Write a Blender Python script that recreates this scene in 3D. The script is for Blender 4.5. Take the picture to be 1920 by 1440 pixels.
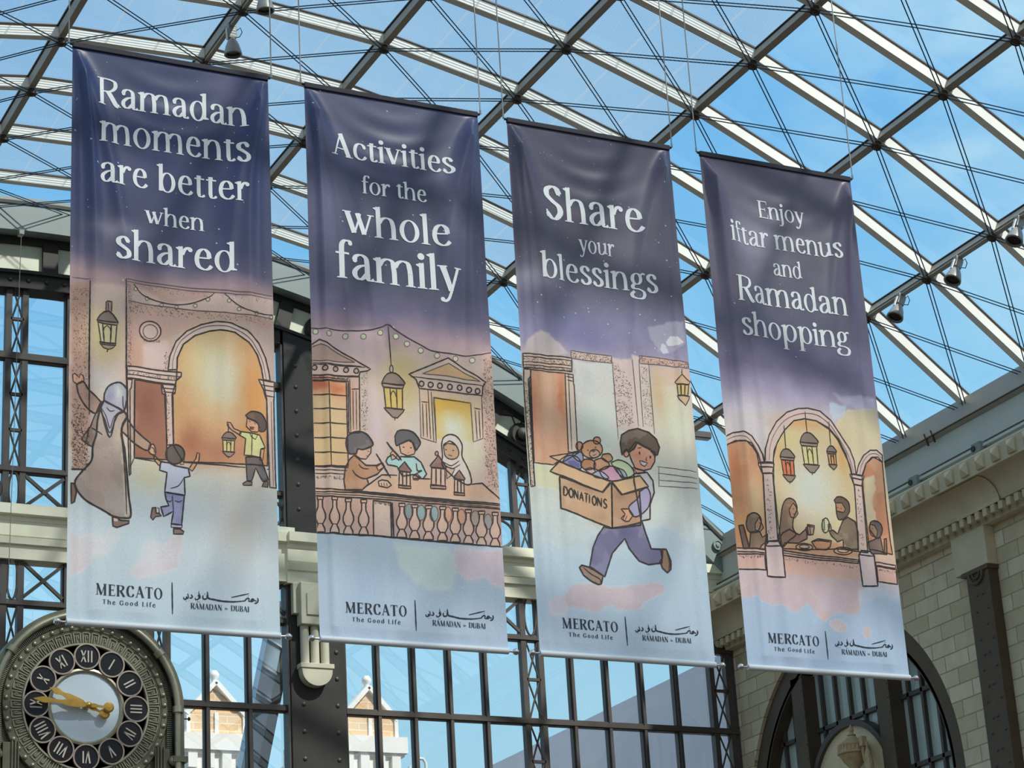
import bpy, bmesh, math, random
import numpy as np
from mathutils import Vector, Matrix
R_=math.radians; PI=math.pi
S=bpy.context.scene
for o in list(bpy.data.objects): bpy.data.objects.remove(o)
# ------------------------------------------------------------------ camera, sky, sun, exposure
cd=bpy.data.cameras.new('camera'); cam=bpy.data.objects.new('camera',cd); S.collection.objects.link(cam)
cd.sensor_width=36; cd.lens=4408.09/1920*36; cd.clip_start=.1; cd.clip_end=400
yaw,pitch,roll=R_(27.18002),R_(20.81165),R_(-3.471616)
fw=Vector((math.sin(yaw)*math.cos(pitch),math.cos(yaw)*math.cos(pitch),math.sin(pitch)))
rt=Vector((math.cos(yaw),-math.sin(yaw),0)); up=rt.cross(fw)
r2=rt*math.cos(roll)+up*math.sin(roll); u2=-rt*math.sin(roll)+up*math.cos(roll)
cam.matrix_world=Matrix((( r2.x,u2.x,-fw.x,0),(r2.y,u2.y,-fw.y,0),(r2.z,u2.z,-fw.z,0),(0,0,0,1)))
S.camera=cam
S.view_settings.view_transform='Standard'; S.view_settings.look='None'
S.view_settings.exposure=0.0; S.view_settings.gamma=1.0; S.view_settings.use_curve_mapping=False
def lin(c): 
    c=np.asarray(c,float)/255.0
    return np.where(c<=.04045,c/12.92,((c+.055)/1.055)**2.4)
def rgba(c): 
    l=lin(c); return (float(l[0]),float(l[1]),float(l[2]),1)
def world():
    w=bpy.data.worlds.new('sky'); S.world=w; w.use_nodes=True; t=w.node_tree; N=t.nodes; L=t.links; N.clear()
    out=N.new('ShaderNodeOutputWorld'); bg=N.new('ShaderNodeBackground'); tc=N.new('ShaderNodeTexCoord'); sp=N.new('ShaderNodeSeparateXYZ')
    L.new(tc.outputs['Generated'],sp.inputs[0])
    rp=N.new('ShaderNodeValToRGB'); L.new(sp.outputs['Z'],rp.inputs[0]); e=rp.color_ramp.elements
    e[0].position=0.0; e[0].color=rgba((150,142,130)); e[1].position=1.0; e[1].color=rgba((196,222,244))
    for p,c in ((.06,(200,230,244)),(.18,(182,228,248)),(.30,(156,215,246)),(.42,(124,193,241)),(.54,(112,182,238)),(.75,(170,206,236))):
        x=e.new(p); x.color=rgba(c)
    mp=N.new('ShaderNodeMapping'); mp.inputs['Scale'].default_value=(3,3,6); L.new(tc.outputs['Generated'],mp.inputs[0])
    nz=N.new('ShaderNodeTexNoise'); nz.inputs['Scale'].default_value=2.3; nz.inputs['Detail'].default_value=6; nz.inputs['Roughness'].default_value=.55; L.new(mp.outputs[0],nz.inputs[0])
    cr=N.new('ShaderNodeMapRange'); cr.inputs[1].default_value=.52; cr.inputs[2].default_value=.80; cr.inputs[4].default_value=.5; L.new(nz.outputs[0],cr.inputs[0])
    vd=N.new('ShaderNodeVectorMath'); vd.operation='DOT_PRODUCT'; L.new(tc.outputs['Generated'],vd.inputs[0]); vd.inputs[1].default_value=(.592,.673,.443)   # a bank of thin cloud high on the right
    cb=N.new('ShaderNodeMapRange'); cb.inputs[1].default_value=.9925; cb.inputs[2].default_value=.9995; cb.inputs[4].default_value=1.0; L.new(vd.outputs['Value'],cb.inputs[0])
    nm=N.new('ShaderNodeMath'); nm.operation='MULTIPLY'; L.new(cb.outputs[0],nm.inputs[0]); n3=N.new('ShaderNodeMapRange'); n3.inputs[1].default_value=.38; n3.inputs[2].default_value=.62; L.new(nz.outputs[0],n3.inputs[0]); L.new(n3.outputs[0],nm.inputs[1])
    nx_=N.new('ShaderNodeMath'); nx_.operation='MAXIMUM'; L.new(cr.outputs[0],nx_.inputs[0]); L.new(nm.outputs[0],nx_.inputs[1])
    mx=N.new('ShaderNodeMix'); mx.data_type='RGBA'; L.new(nx_.outputs[0],mx.inputs['Factor']); L.new(rp.outputs[0],mx.inputs['A']); mx.inputs['B'].default_value=rgba((196,232,248))
    # bright hazy half of the sky round the sun, behind the photographer
    hz=N.new('ShaderNodeMapRange'); hz.inputs[1].default_value=.15; hz.inputs[2].default_value=-.75; hz.inputs[3].default_value=0; hz.inputs[4].default_value=1; L.new(sp.outputs['Y'],hz.inputs[0])
    m2=N.new('ShaderNodeMix'); m2.data_type='RGBA'; L.new(hz.outputs[0],m2.inputs['Factor']); L.new(mx.outputs['Result'],m2.inputs['A']); m2.inputs['B'].default_value=(HAZE[0],HAZE[1],HAZE[2],1)
    # ground below the horizon
    gd=N.new('ShaderNodeMapRange'); gd.inputs[1].default_value=0.0; gd.inputs[2].default_value=-.06; L.new(sp.outputs['Z'],gd.inputs[0])
    m3=N.new('ShaderNodeMix'); m3.data_type='RGBA'; L.new(gd.outputs[0],m3.inputs['Factor']); L.new(m2.outputs['Result'],m3.inputs['A']); m3.inputs['B'].default_value=(GROUND[0],GROUND[1],GROUND[2],1)
    L.new(m3.outputs['Result'],bg.inputs[0]); bg.inputs[1].default_value=1.0; L.new(bg.outputs[0],out.inputs[0])
HAZE=(.54,.58,.63); GROUND=(.10,.09,.075)
world()
sd=bpy.data.lights.new('sun','SUN'); sun=bpy.data.objects.new('sun',sd); S.collection.objects.link(sun)
sd.energy=4.4; sd.angle=R_(2.0); sd.color=(1,.95,.86)
SUNV=Vector((.34,-.60,.72)).normalized()
sun.rotation_euler=SUNV.to_track_quat('Z','Y').to_euler(); sun.location=(10,0,40)
# ------------------------------------------------------------------ helpers
def link(o): S.collection.objects.link(o); return o
def tag(o,label=None,cat=None,group=None,kind=None):
    for k,v in (('label',label),('category',cat),('group',group),('kind',kind)):
        if v: o[k]=v
    return o
def empty(name,loc=(0,0,0),rot=(0,0,0)):
    o=bpy.data.objects.new(name,None); o.location=loc; o.rotation_euler=rot; o.empty_display_size=.2; return link(o)
class MB:
    def __init__(s): s.v=[]; s.f=[]; s.m=[]
    def add(s,vs,fs,mi=0):
        n=len(s.v); s.v+= [tuple(v) for v in vs]; s.f+=[tuple(i+n for i in f) for f in fs]; s.m+=[mi]*len(fs); return s
    def box(s,x0,x1,y0,y1,z0,z1,mi=0):
        vs=[(x,y,z) for x in (x0,x1) for y in (y0,y1) for z in (z0,z1)]
        return s.add(vs,[(0,1,3,2),(4,6,7,5),(0,4,5,1),(2,3,7,6),(0,2,6,4),(1,5,7,3)],mi)
    def beam(s,p0,p1,w,h,upv=(0,0,1),mi=0,off=0):
        # w across, h along upv ; off shifts along up
        p0,p1=Vector(p0),Vector(p1); d=(p1-p0).normalized(); u=Vector(upv); u=(u-d*u.dot(d)).normalized(); r=d.cross(u)
        vs=[p+r*a*w/2+u*(b*h/2+off) for p in (p0,p1) for a,b in ((-1,-1),(1,-1),(1,1),(-1,1))]
        return s.add(vs,[(0,3,2,1),(4,5,6,7),(0,1,5,4),(1,2,6,5),(2,3,7,6),(3,0,4,7)],mi)
    def tube(s,p0,p1,r,n=10,r1=None,mi=0):
        p0,p1=Vector(p0),Vector(p1); d=(p1-p0).normalized(); a=d.orthogonal().normalized(); b=d.cross(a); r1=r if r1 is None else r1
        vs=[p+(a*math.cos(2*PI*i/n)+b*math.sin(2*PI*i/n))*q for p,q in ((p0,r),(p1,r1)) for i in range(n)]
        return s.add(vs,[(i,(i+1)%n,n+(i+1)%n,n+i) for i in range(n)]+[tuple(reversed(range(n))),tuple(range(n,2*n))],mi)
    def path(s,pts,r,n=8,closed=False,mi=0):
        P=[Vector(p) for p in pts]; m=len(P); vs=[]; pa=None
        for i,p in enumerate(P):
            q=P[(i+1)%m] if (closed or i<m-1) else p; o=P[i-1] if (closed or i>0) else p
            d=(q-o).normalized()
            if pa is None: a=d.orthogonal().normalized()
            else: a=(pa-d*pa.dot(d)).normalized()
            pa=a; b=d.cross(a); vs+=[p+(a*math.cos(2*PI*k/n)+b*math.sin(2*PI*k/n))*r for k in range(n)]
        fs=[(i*n+k,i*n+(k+1)%n,((i+1)%m)*n+(k+1)%n,((i+1)%m)*n+k) for i in range(m if closed else m-1) for k in range(n)]
        if not closed: fs+=[tuple(reversed(range(n))),tuple(range((m-1)*n,m*n))]
        return s.add(vs,fs,mi)
    def lathe(s,prof,o=(0,0,0),ax='Z',n=24,mi=0):
        # prof list of (radius, height)
        vs=[]
        for r,h in prof:
            for i in range(n):
                c,t=r*math.cos(2*PI*i/n),r*math.sin(2*PI*i/n)
                v={'Z':(c,t,h),'Y':(c,h,t),'X':(h,c,t)}[ax]; vs.append((v[0]+o[0],v[1]+o[1],v[2]+o[2]))
        m=len(prof); fs=[(j*n+i,j*n+(i+1)%n,(j+1)*n+(i+1)%n,(j+1)*n+i) for j in range(m-1) for i in range(n)]
        if prof[0][0]>1e-4: fs.append(tuple(range(n)))
        if prof[-1][0]>1e-4: fs.append(tuple(range((m-1)*n,m*n)))
        return s.add(vs,fs,mi)
    def prism(s,poly,axis,a,b,mi=0):
        # poly of 2D points extruded along axis from a to b ; X:(y,z) Y:(x,z) Z:(x,y)
        def P(p,t): return {'X':(t,p[0],p[1]),'Y':(p[0],t,p[1]),'Z':(p[0],p[1],t)}[axis]
        n=len(poly); vs=[P(p,a) for p in poly]+[P(p,b) for p in poly]
        return s.add(vs,[tuple(range(n)),tuple(reversed(range(n,2*n)))]+[(i,n+i,n+(i+1)%n,(i+1)%n) for i in range(n)],mi)
    def arcbar(s,cx,cz,r0,r1,y0,y1,a0,a1,n=24,ax='Y',mi=0):
        # curved box: ring segment in the plane normal to ax, angle from vertical, clockwise
        vs=[]
        for i in range(n+1):
            t=a0+(a1-a0)*i/n
            for r,y in ((r0,y0),(r1,y0),(r1,y1),(r0,y1)):
                p,q=cx+r*math.sin(t),cz+r*math.cos(t)
                vs.append((p,y,q) if ax=='Y' else (y,p,q))
        fs=[]
        for i in range(n):
            for k in range(4): fs.append((i*4+k,i*4+(k+1)%4,(i+1)*4+(k+1)%4,(i+1)*4+k))
        if abs(a1-a0)<2*PI-1e-4: fs+=[(0,1,2,3),(n*4+3,n*4+2,n*4+1,n*4)]
        return s.add(vs,fs,mi)
    def dome(s,c,r,d,n=10,h=.6,mi=0):
        # rivet head: dome of radius r bulging along unit vector d
        d=Vector(d); a=d.orthogonal().normalized(); b=d.cross(a); c=Vector(c); vs=[]
        for rr,hh in ((1,0),(.85,.45),(.5,.85)):
            vs+=[c+(a*math.cos(2*PI*i/n)+b*math.sin(2*PI*i/n))*r*rr+d*r*h*hh for i in range(n)]
        vs.append(c+d*r*h); fs=[(j*n+i,j*n+(i+1)%n,(j+1)*n+(i+1)%n,(j+1)*n+i) for j in range(2) for i in range(n)]+[(2*n+i,2*n+(i+1)%n,3*n) for i in range(n)]
        return s.add(vs,fs,mi)
    def build(s,name,mat,parent=None,smooth=False,bevel=0,fix=True):
        me=bpy.data.meshes.new(name); me.from_pydata(s.v,[],s.f); me.update()
        mats=mat if isinstance(mat,(list,tuple)) else [mat]
        for m in mats: me.materials.append(m)
        if len(mats)>1: me.polygons.foreach_set('material_index',s.m)
        if fix:
            bm=bmesh.new(); bm.from_mesh(me); bmesh.ops.recalc_face_normals(bm,faces=bm.faces); bm.to_mesh(me); bm.free()
        if smooth:
            me.polygons.foreach_set('use_smooth',[True]*len(me.polygons))
            try: me.set_sharp_from_angle(angle=R_(38))
            except Exception: pass
        o=bpy.data.objects.new(name,me); link(o)
        if parent: o.parent=parent
        if bevel:
            b=o.modifiers.new('bevel','BEVEL'); b.width=bevel; b.segments=2; b.limit_method='ANGLE'
        return o
def part(name,mat,parent,smooth=False,bevel=0):
    class Ctx(MB): pass
    c=Ctx(); c.done=lambda: c.build(name,mat,parent,smooth,bevel); return c
def dupmesh(o,name,parent,loc):
    c=o.copy(); c.name=name; link(c); c.parent=parent; c.location=loc; return c
# ------------------------------------------------------------------ materials
def mat(name,col,rough=.5,metal=0,var=.12,scale=6,bump=0,stretch=None,spec=.5):
    m=bpy.data.materials.new(name); m.use_nodes=True; t=m.node_tree; N=t.nodes; L=t.links; p=N['Principled BSDF']
    p.inputs['Roughness'].default_value=rough; p.inputs['Metallic'].default_value=metal; p.inputs['Specular IOR Level'].default_value=spec
    tc=N.new('ShaderNodeTexCoord'); mp=N.new('ShaderNodeMapping'); L.new(tc.outputs['Object'],mp.inputs[0])
    if stretch: mp.inputs['Scale'].default_value=stretch
    nz=N.new('ShaderNodeTexNoise'); nz.inputs['Scale'].default_value=scale; nz.inputs['Detail'].default_value=5; L.new(mp.outputs[0],nz.inputs[0])
    rp=N.new('ShaderNodeValToRGB'); c=rgba(col); e=rp.color_ramp.elements
    e[0].position=.25; e[0].color=tuple(x*(1-var) for x in c[:3])+(1,); e[1].position=.75; e[1].color=tuple(min(1,x*(1+var)) for x in c[:3])+(1,)
    L.new(nz.outputs[0],rp.inputs[0]); L.new(rp.outputs[0],p.inputs['Base Color'])
    if bump:
        b=N.new('ShaderNodeBump'); b.inputs['Strength'].default_value=bump; b.inputs['Distance'].default_value=.02; L.new(nz.outputs[0],b.inputs['Height']); L.new(b.outputs[0],p.inputs['Normal'])
    return m
def glassmat(name,tint,refl=.06,frit=0,dirt=.03,rough=.0,cover=0,white=.8):
    m=bpy.data.materials.new(name); m.use_nodes=True; t=m.node_tree; N=t.nodes; L=t.links; N.clear()
    out=N.new('ShaderNodeOutputMaterial'); tr=N.new('ShaderNodeBsdfTransparent'); gl=N.new('ShaderNodeBsdfGlossy'); lw=N.new('ShaderNodeLayerWeight'); mx=N.new('ShaderNodeMixShader')
    tr.inputs[0].default_value=(*tint,1); gl.inputs['Roughness'].default_value=rough; gl.inputs['Color'].default_value=(.9,.95,1,1); lw.inputs[0].default_value=.12
    mr=N.new('ShaderNodeMapRange'); mr.inputs[3].default_value=refl; mr.inputs[4].default_value=.5; L.new(lw.outputs['Fresnel'],mr.inputs[0]); L.new(mr.outputs[0],mx.inputs[0]); L.new(tr.outputs[0],mx.inputs[1]); L.new(gl.outputs[0],mx.inputs[2])
    df=N.new('ShaderNodeBsdfDiffuse'); df.inputs[0].default_value=(white*.94,white,white,1); tl=N.new('ShaderNodeBsdfTranslucent'); tl.inputs[0].default_value=(white*.9,white*1.04,white*1.12,1); wm=N.new('ShaderNodeMixShader'); wm.inputs[0].default_value=.8; L.new(df.outputs[0],wm.inputs[1]); L.new(tl.outputs[0],wm.inputs[2])
    tc=N.new('ShaderNodeTexCoord'); nz=N.new('ShaderNodeTexNoise'); nz.inputs['Scale'].default_value=1.3; nz.inputs['Detail'].default_value=6; L.new(tc.outputs['Object'],nz.inputs[0])
    dm=N.new('ShaderNodeMapRange'); dm.inputs[1].default_value=.4; dm.inputs[2].default_value=.8; dm.inputs[3].default_value=cover; dm.inputs[4].default_value=cover+dirt*2; L.new(nz.outputs[0],dm.inputs[0]); fac=dm.outputs[0]
    if frit:
        sp=N.new('ShaderNodeSeparateXYZ'); L.new(tc.outputs['Object'],sp.inputs[0])
        a=N.new('ShaderNodeMath'); a.operation='MULTIPLY'; a.inputs[1].default_value=1/.036; L.new(sp.outputs['Y'],a.inputs[0])
        b=N.new('ShaderNodeMath'); b.operation='FRACT'; L.new(a.outputs[0],b.inputs[0]); c=N.new('ShaderNodeMath'); c.operation='LESS_THAN'; c.inputs[1].default_value=.54; L.new(b.outputs[0],c.inputs[0])
        d=N.new('ShaderNodeMath'); d.operation='MULTIPLY'; d.inputs[1].default_value=frit; L.new(c.outputs[0],d.inputs[0])
        # wider printed bands along the slope
        a2=N.new('ShaderNodeMath'); a2.operation='MULTIPLY'; a2.inputs[1].default_value=1/.75; L.new(sp.outputs['X'],a2.inputs[0]); b2=N.new('ShaderNodeMath'); b2.operation='FRACT'; L.new(a2.outputs[0],b2.inputs[0]); c2=N.new('ShaderNodeMath'); c2.operation='LESS_THAN'; c2.inputs[1].default_value=.05; L.new(b2.outputs[0],c2.inputs[0]); d2=N.new('ShaderNodeMath'); d2.operation='MULTIPLY'; d2.inputs[1].default_value=frit*.7; L.new(c2.outputs[0],d2.inputs[0])
        g=N.new('ShaderNodeMath'); g.operation='MAXIMUM'; L.new(d.outputs[0],g.inputs[0]); L.new(d2.outputs[0],g.inputs[1])
        h=N.new('ShaderNodeMath'); h.operation='MAXIMUM'; L.new(g.outputs[0],h.inputs[0]); L.new(fac,h.inputs[1]); fac=h.outputs[0]
    m2=N.new('ShaderNodeMixShader'); L.new(fac,m2.inputs[0]); L.new(mx.outputs[0],m2.inputs[1]); L.new(wm.outputs[0],m2.inputs[2]); L.new(m2.outputs[0],out.inputs[0]); return m
def stonemat(name,c1,c2,joint,bw,bh,plane='YZ',jw=.012):
    m=bpy.data.materials.new(name); m.use_nodes=True; t=m.node_tree; N=t.nodes; L=t.links; p=N['Principled BSDF']; p.inputs['Roughness'].default_value=.75
    tc=N.new('ShaderNodeTexCoord'); sp=N.new('ShaderNodeSeparateXYZ'); cb=N.new('ShaderNodeCombineXYZ'); L.new(tc.outputs['Object'],sp.inputs[0])
    L.new(sp.outputs[plane[0]],cb.inputs[0]); L.new(sp.outputs[plane[1]],cb.inputs[1])
    b=N.new('ShaderNodeTexBrick'); L.new(cb.outputs[0],b.inputs['Vector']); b.inputs['Scale'].default_value=1; b.inputs['Brick Width'].default_value=bw; b.inputs['Row Height'].default_value=bh; b.inputs['Mortar Size'].default_value=jw; b.inputs['Mortar Smooth'].default_value=.2; b.inputs['Bias'].default_value=0
    b.inputs['Color1'].default_value=rgba(c1); b.inputs['Color2'].default_value=rgba(c2); b.inputs['Mortar'].default_value=rgba(joint)
    nz=N.new('ShaderNodeTexNoise'); nz.inputs['Scale'].default_value=3.5; nz.inputs['Detail'].default_value=8; nz.inputs['Roughness'].default_value=.65; L.new(tc.outputs['Object'],nz.inputs[0])
    mr=N.new('ShaderNodeMapRange'); mr.inputs[3].default_value=.72; mr.inputs[4].default_value=1.2; L.new(nz.outputs[0],mr.inputs[0])
    mm=N.new('ShaderNodeMix'); mm.data_type='RGBA'; mm.blend_type='MULTIPLY'; mm.inputs['Factor'].default_value=1; L.new(b.outputs['Color'],mm.inputs['A']); L.new(mr.outputs[0],mm.inputs['B']); L.new(mm.outputs['Result'],p.inputs['Base Color'])
    bp=N.new('ShaderNodeBump'); bp.inputs['Strength'].default_value=.5; bp.inputs['Distance'].default_value=.01; bp.invert=True; L.new(b.outputs['Fac'],bp.inputs['Height']); L.new(bp.outputs[0],p.inputs['Normal']); return m
M={}
M['roofsteel']=mat('roof_steel_grey_paint',(240,242,237),.45,0,.05,3)
M['purlin']=mat('roof_purlin_grey_paint',(168,162,150),.5,0,.06,3)
M['hub']=mat('dark_hub_steel',(70,58,48),.5,.3,.2,8)
M['cable']=mat('stainless_cable',(44,78,104),.5,.2,.1,8)
M['hangcable']=mat('galvanised_cable',(150,150,146),.4,.6,.1,8)
M['glassclear']=glassmat('roof_glass_clear',(.93,.97,.99),.03,0,.02)
M['glassfrit']=glassmat('roof_glass_printed',(.86,.94,.98),.03,.74,.03,white=.42)
M['glassdiffuser']=glassmat('roof_glass_sun_diffuser',(.95,.97,.98),.03,0,.03,cover=.52)  # made-up frosting for the unseen bays, diffuses sun onto the banners
M['winglass']=glassmat('window_glass',(.92,.98,1.0),.14,0,.01)
M['fascia']=mat('fascia_grey_paint',(136,150,149),.5,0,.05,2)
M['upstand']=mat('eaves_panel_paint',(204,214,210),.5,0,.05,2)
M['iron']=mat('black_brown_iron',(88,75,59),.55,.2,.15,5,.05)
M['irondark']=mat('near_black_iron',(46,44,41),.55,.2,.15,5,.05)
M['ironlt']=mat('window_frame_iron',(80,74,70),.5,.2,.1,5)
M['cream']=mat('cream_stone_moulding',(236,234,210),.65,0,.1,2.5,.05)
M['panelgrey']=mat('pale_grey_green_panel',(222,226,206),.7,0,.1,2)
M['bracketstone']=mat('greenish_painted_plaster',(196,194,172),.55,0,.08,2.5)
M['wallstone']=stonemat('ashlar_stone',(196,184,152),(226,216,188),(168,156,130),.62,.262)
M['entab']=mat('sandstone_entablature',(204,194,166),.75,0,.1,2.2,.05)
M['chrome']=mat('polished_steel',(210,205,205),.12,1,.03,5)
M['rodwhite']=mat('white_rod_sleeve',(206,216,222),.5,0,.03,5)
M['rodblack']=mat('dark_rod_sleeve',(40,42,56),.7,0,.1,8)
M['lampbody']=mat('spotlight_grey_casting',(160,160,156),.45,.3,.08,8)
M['lampdark']=mat('spotlight_dark_lens',(38,36,34),.25,.2,.1,8)
M['bronze']=mat('aged_grey_bronze',(112,110,92),.42,.55,.18,5,.05)
M['bronzelt']=mat('worn_bronze_edges',(166,162,140),.38,.6,.15,7)
M['black']=mat('black_enamel',(22,22,26),.3,0,.1,6)
M['numeral']=mat('cream_numeral_paint',(214,206,190),.5,0,.05,8)
M['ringpink']=mat('pale_copper_ring',(184,166,152),.4,.5,.08,8)
M['dial']=mat('frosted_white_dial',(206,222,232),.35,0,.02,2)
M['gold']=mat('gold_leaf_hands',(214,170,84),.35,.7,.12,10)
M['urn']=mat('weathered_stone_urn',(186,168,130),.8,0,.2,7,.1)
M['alabaster']=mat('veined_cream_marble',(222,208,174),.6,0,.14,2)
M['brickout']=stonemat('buff_brick_outside',(240,206,158),(232,190,142),(246,232,210),.5,.16,'XZ')
M['whiteout']=mat('white_render_outside',(246,244,238),.8,0,.04,2)
M['wingwall']=mat('mauve_grey_render',(236,232,240),.85,0,.05,.8)
M['slab']=mat('blue_grey_slab_panel',(156,172,184),.35,.1,.15,.9)
M['pipe']=mat('white_pipe',(232,236,238),.4,0,.03,5)
# ------------------------------------------------------------------ glass barrel roof
VC=(9.98,-1.5); VR=19.0
TH=[R_(42.1-6.75*j) for j in range(10)]
AY=[25+1.65*(k-1) for k in range(-2,8)]+[36.0]        # arch planes
NY=[25+1.65*(k-1) for k in range(-7,-2)]              # unseen nearer bays, glazed to soften the sun on the banners
def vp(j,y,r=VR):
    t=TH[j] if isinstance(j,int) else j
    return Vector((VC[0]+r*math.sin(t),y,VC[1]+r*math.cos(t)))
def rad(j):
    t=TH[j] if isinstance(j,int) else j
    return Vector((math.sin(t),0,math.cos(t)))
roof=empty('ceiling',(VC[0],29,12)); tag(roof,'glazed steel barrel roof of square panes spanning the hall above everything','roof','',"structure")
roof.location=(0,0,0)
for k,y in enumerate(AY+NY):
    m=MB()
    for j in range(len(TH)-1):
        a,b=vp(j,y),vp(j+1,y); u=(rad(j)+rad(j+1)).normalized()
        m.beam(a,b,.13 if k!=10 else .09,.17,u,0,.085); m.beam(a+u*.18,b+u*.18,.16,.025,u,1)
        # glazing cap strip on top and thin gasket line
        m.beam(a+u*.21,b+u*.21,.06,.03,u,1)
    m.build('arch_rib',[M['roofsteel'],M['hub']],roof)
for j in range(len(TH)):
    m=MB(); m.beam(vp(j,NY[0]-.3),vp(j,36.0),.10,.16,rad(j),0,.08); m.beam(vp(j,NY[0]-.3)+rad(j)*.18,vp(j,36.0)+rad(j)*.18,.14,.025,rad(j),1)
    if j in (1,6): m.beam(vp(j,AY[0])-rad(j)*.03,vp(j,31.4)-rad(j)*.03,.06,.05,rad(j),0)
    m.build('purlin',[M['purlin'],M['hub']],roof)
hubme=None
for k,y in enumerate(AY[:-1]):
    for j in range(len(TH)):
        m=MB(); p=vp(j,y); u=rad(j)
        m.tube(p-u*.09,p+u*.02,.05,8); m.tube(p-u*.10,p-u*.07,.075,10); m.dome(p-u*.10,.04,-u,8)
        m.build('node_hub',M['hub'],roof)
for k in range(len(AY)-1):
    y0,y1=AY[k],AY[k+1]
    for j in range(len(TH)-1):
        # pane
        m=MB(); a,b,c,d=vp(j,y0+.03,VR+.195),vp(j+1,y0+.03,VR+.195),vp(j+1,y1-.03,VR+.195),vp(j,y1-.03,VR+.195)
        m.add([a,b,c,d],[(0,1,2,3)])
        m.build('glass_pane',M['glassfrit'] if (j>=3 and k<9) else M['glassclear'],roof,fix=False)
        # twin crossing cables
        m=MB(); o=.07
        for (ja,ya),(jb,yb) in (((j,y0),(j+1,y1)),((j+1,y0),(j,y1))):
            p=vp(ja,ya)-rad(ja)*o; q=vp(jb,yb)-rad(jb)*o; s=(q-p).cross(rad(ja)).normalized()*.03
            m.tube(p+s,q+s,.009,5); m.tube(p-s,q-s,.009,5)
        m.build('cross_cables',M['cable'],roof)
m=MB()
for k in range(len(NY)):
    y0=NY[k]; y1=y0+1.65
    for j in range(len(TH)-1): m.add([vp(j,y0+.03,VR+.195),vp(j+1,y0+.03,VR+.195),vp(j+1,y1-.03,VR+.195),vp(j,y1-.03,VR+.195)],[(0,1,2,3)])
o=m.build('sun_diffuser_panes',M['glassdiffuser'],roof,fix=False); o['kind']='stuff'  # unseen frosted panes added to diffuse the sun
# ------------------------------------------------------------------ spotlights on the purlins
def spotlight(loc,aim,label,bodyrot=0):
    t=empty('spotlight',loc); tag(t,label,'spotlight','spotlights clamped to the roof purlins')
    d=Vector(aim).normalized(); t.scale=(.86,.86,.86)
    m=MB(); m.box(-.07,.07,-.05,.05,-.04,.05); m.build('mounting_clamp',M['lampbody'],t,bevel=.008)
    m=MB(); c=Vector((0,0,-.05)); g=c+d*.17; m.beam(c-d*.02,g,.14,.12,(0,1,0)); m.build('gear_box',M['lampbody'],t,bevel=.015)
    h=g+d*.06
    q=d.to_track_quat('Z','Y')
    m=MB(); m.lathe([(.06,-.06),(.09,0),(.12,.08),(.15,.20),(.155,.24),(.13,.25),(.12,.18)],n=20); o=m.build('lamp_head',M['lampbody'],t,True); o.location=h; o.rotation_euler=q.to_euler()
    m=MB(); m.lathe([(.128,.0),(.09,-.012),(.0,-.02)],n=20); l=m.build('lens',M['lampdark'],o,True); l.location=(0,0,.20)
    m=MB(); s=Vector((.10,.02,-.02)); m.path([s,s+Vector((.07,0,.06)),s+Vector((.10,0,-.02)),s+Vector((.05,0,-.12)),g+Vector((.03,0,.03))],.008,6); m.build('power_lead',M['lampdark'],t)
    m=MB(); m.beam((-.09,0,-.02),Vector((-.09,0,-.02))+d*.22,.02,.05,(0,1,0)); m.build('yoke',M['roofsteel'],t)
for (j,y,dy,lab,aim) in [(1,27.35,0,'grey spotlight under the right roof purlin, nearest the last banner',(-.55,-.10,-1)),(1,25.85,0,'grey spotlight under the right roof purlin, middle one of three',(-.55,-.10,-1)),(1,24.35,0,'grey spotlight under the right roof purlin, uppermost at the photo edge',(-.55,-.10,-1)),
                   (6,28.8,0,'grey spotlight hanging just above the first banner',(.05,0,-1)),(6,27.45,0,'grey spotlight over the first banner, cut by the top photo edge',(.05,0,-1))]:
    p=vp(j,y+.0,VR)+Vector((0,dy,0)); u=rad(j)
    spotlight(p-u*.06,aim,lab)
# ------------------------------------------------------------------ back wall : arched band, windows, cornice, pillar
YB=36.05
def sc(y): return y/YB
def bx(X,Z,y): return X*sc(y),Z*sc(y)
AC=(9.95,-1.5)
yF=35.75; cF=(AC[0]*sc(yF),AC[1]*sc(yF))
w=empty('wall_back'); tag(w,'arched end wall with pale curved beam over a dark riveted iron band','wall','','structure')
A0,A1=R_(-14),R_(47)
m=MB(); m.arcbar(*cF,18.66*sc(yF),19.16*sc(yF),yF,36.3,A0,A1,60); m.arcbar(*cF,19.18*sc(yF),19.30*sc(yF),yF+.05,36.2,A0,A1,60); m.build('curved_beam',M['fascia'],w)
m=MB(); m.arcbar(*cF,19.14*sc(yF),19.20*sc(yF),yF-.02,36.2,A0,A1,60); m.build('beam_edge_trim',M['irondark'],w)
yD=36.0
m=MB(); m.arcbar(*AC,18.38,18.75,yD,36.35,A0,R_(43),60); m.arcbar(*AC,17.55,17.83,yD-.05,36.35,A0,R_(43),60); m.arcbar(*AC,17.80,17.86,yD-.1,36.1,A0,R_(43),60); m.build('iron_band',M['irondark'],w)
m=MB(); m.arcbar(*AC,17.8,18.4,yD+.06,yD+.2,A0,R_(43),60); m.build('band_infill_panel',M['panelgrey'],w)
def onarc(r,deg,y): return Vector((AC[0]+r*math.sin(R_(deg)),y,AC[1]+r*math.cos(R_(deg))))
for d0 in (-13.5,0,13.5,27,40.5):
    for d in (d0-.45,d0+3.6):
        a,b=onarc(17.8,d,yD+.08),onarc(18.42,d,yD+.08); m=MB(); m.beam(a,b,.26,.22,(0,1,0)); m.build('band_post',M['irondark'],w)
    if d0<40:
        m=MB(); c=onarc(18.1,d0+1.6,yD+.06); m.lathe([(.24,0),(.24,-.06),(.20,-.10),(.13,-.10),(.12,-.16),(.07,-.19),(0,-.195)],c,'Y',24); m.build('round_boss',M['irondark'],w,True)
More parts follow.
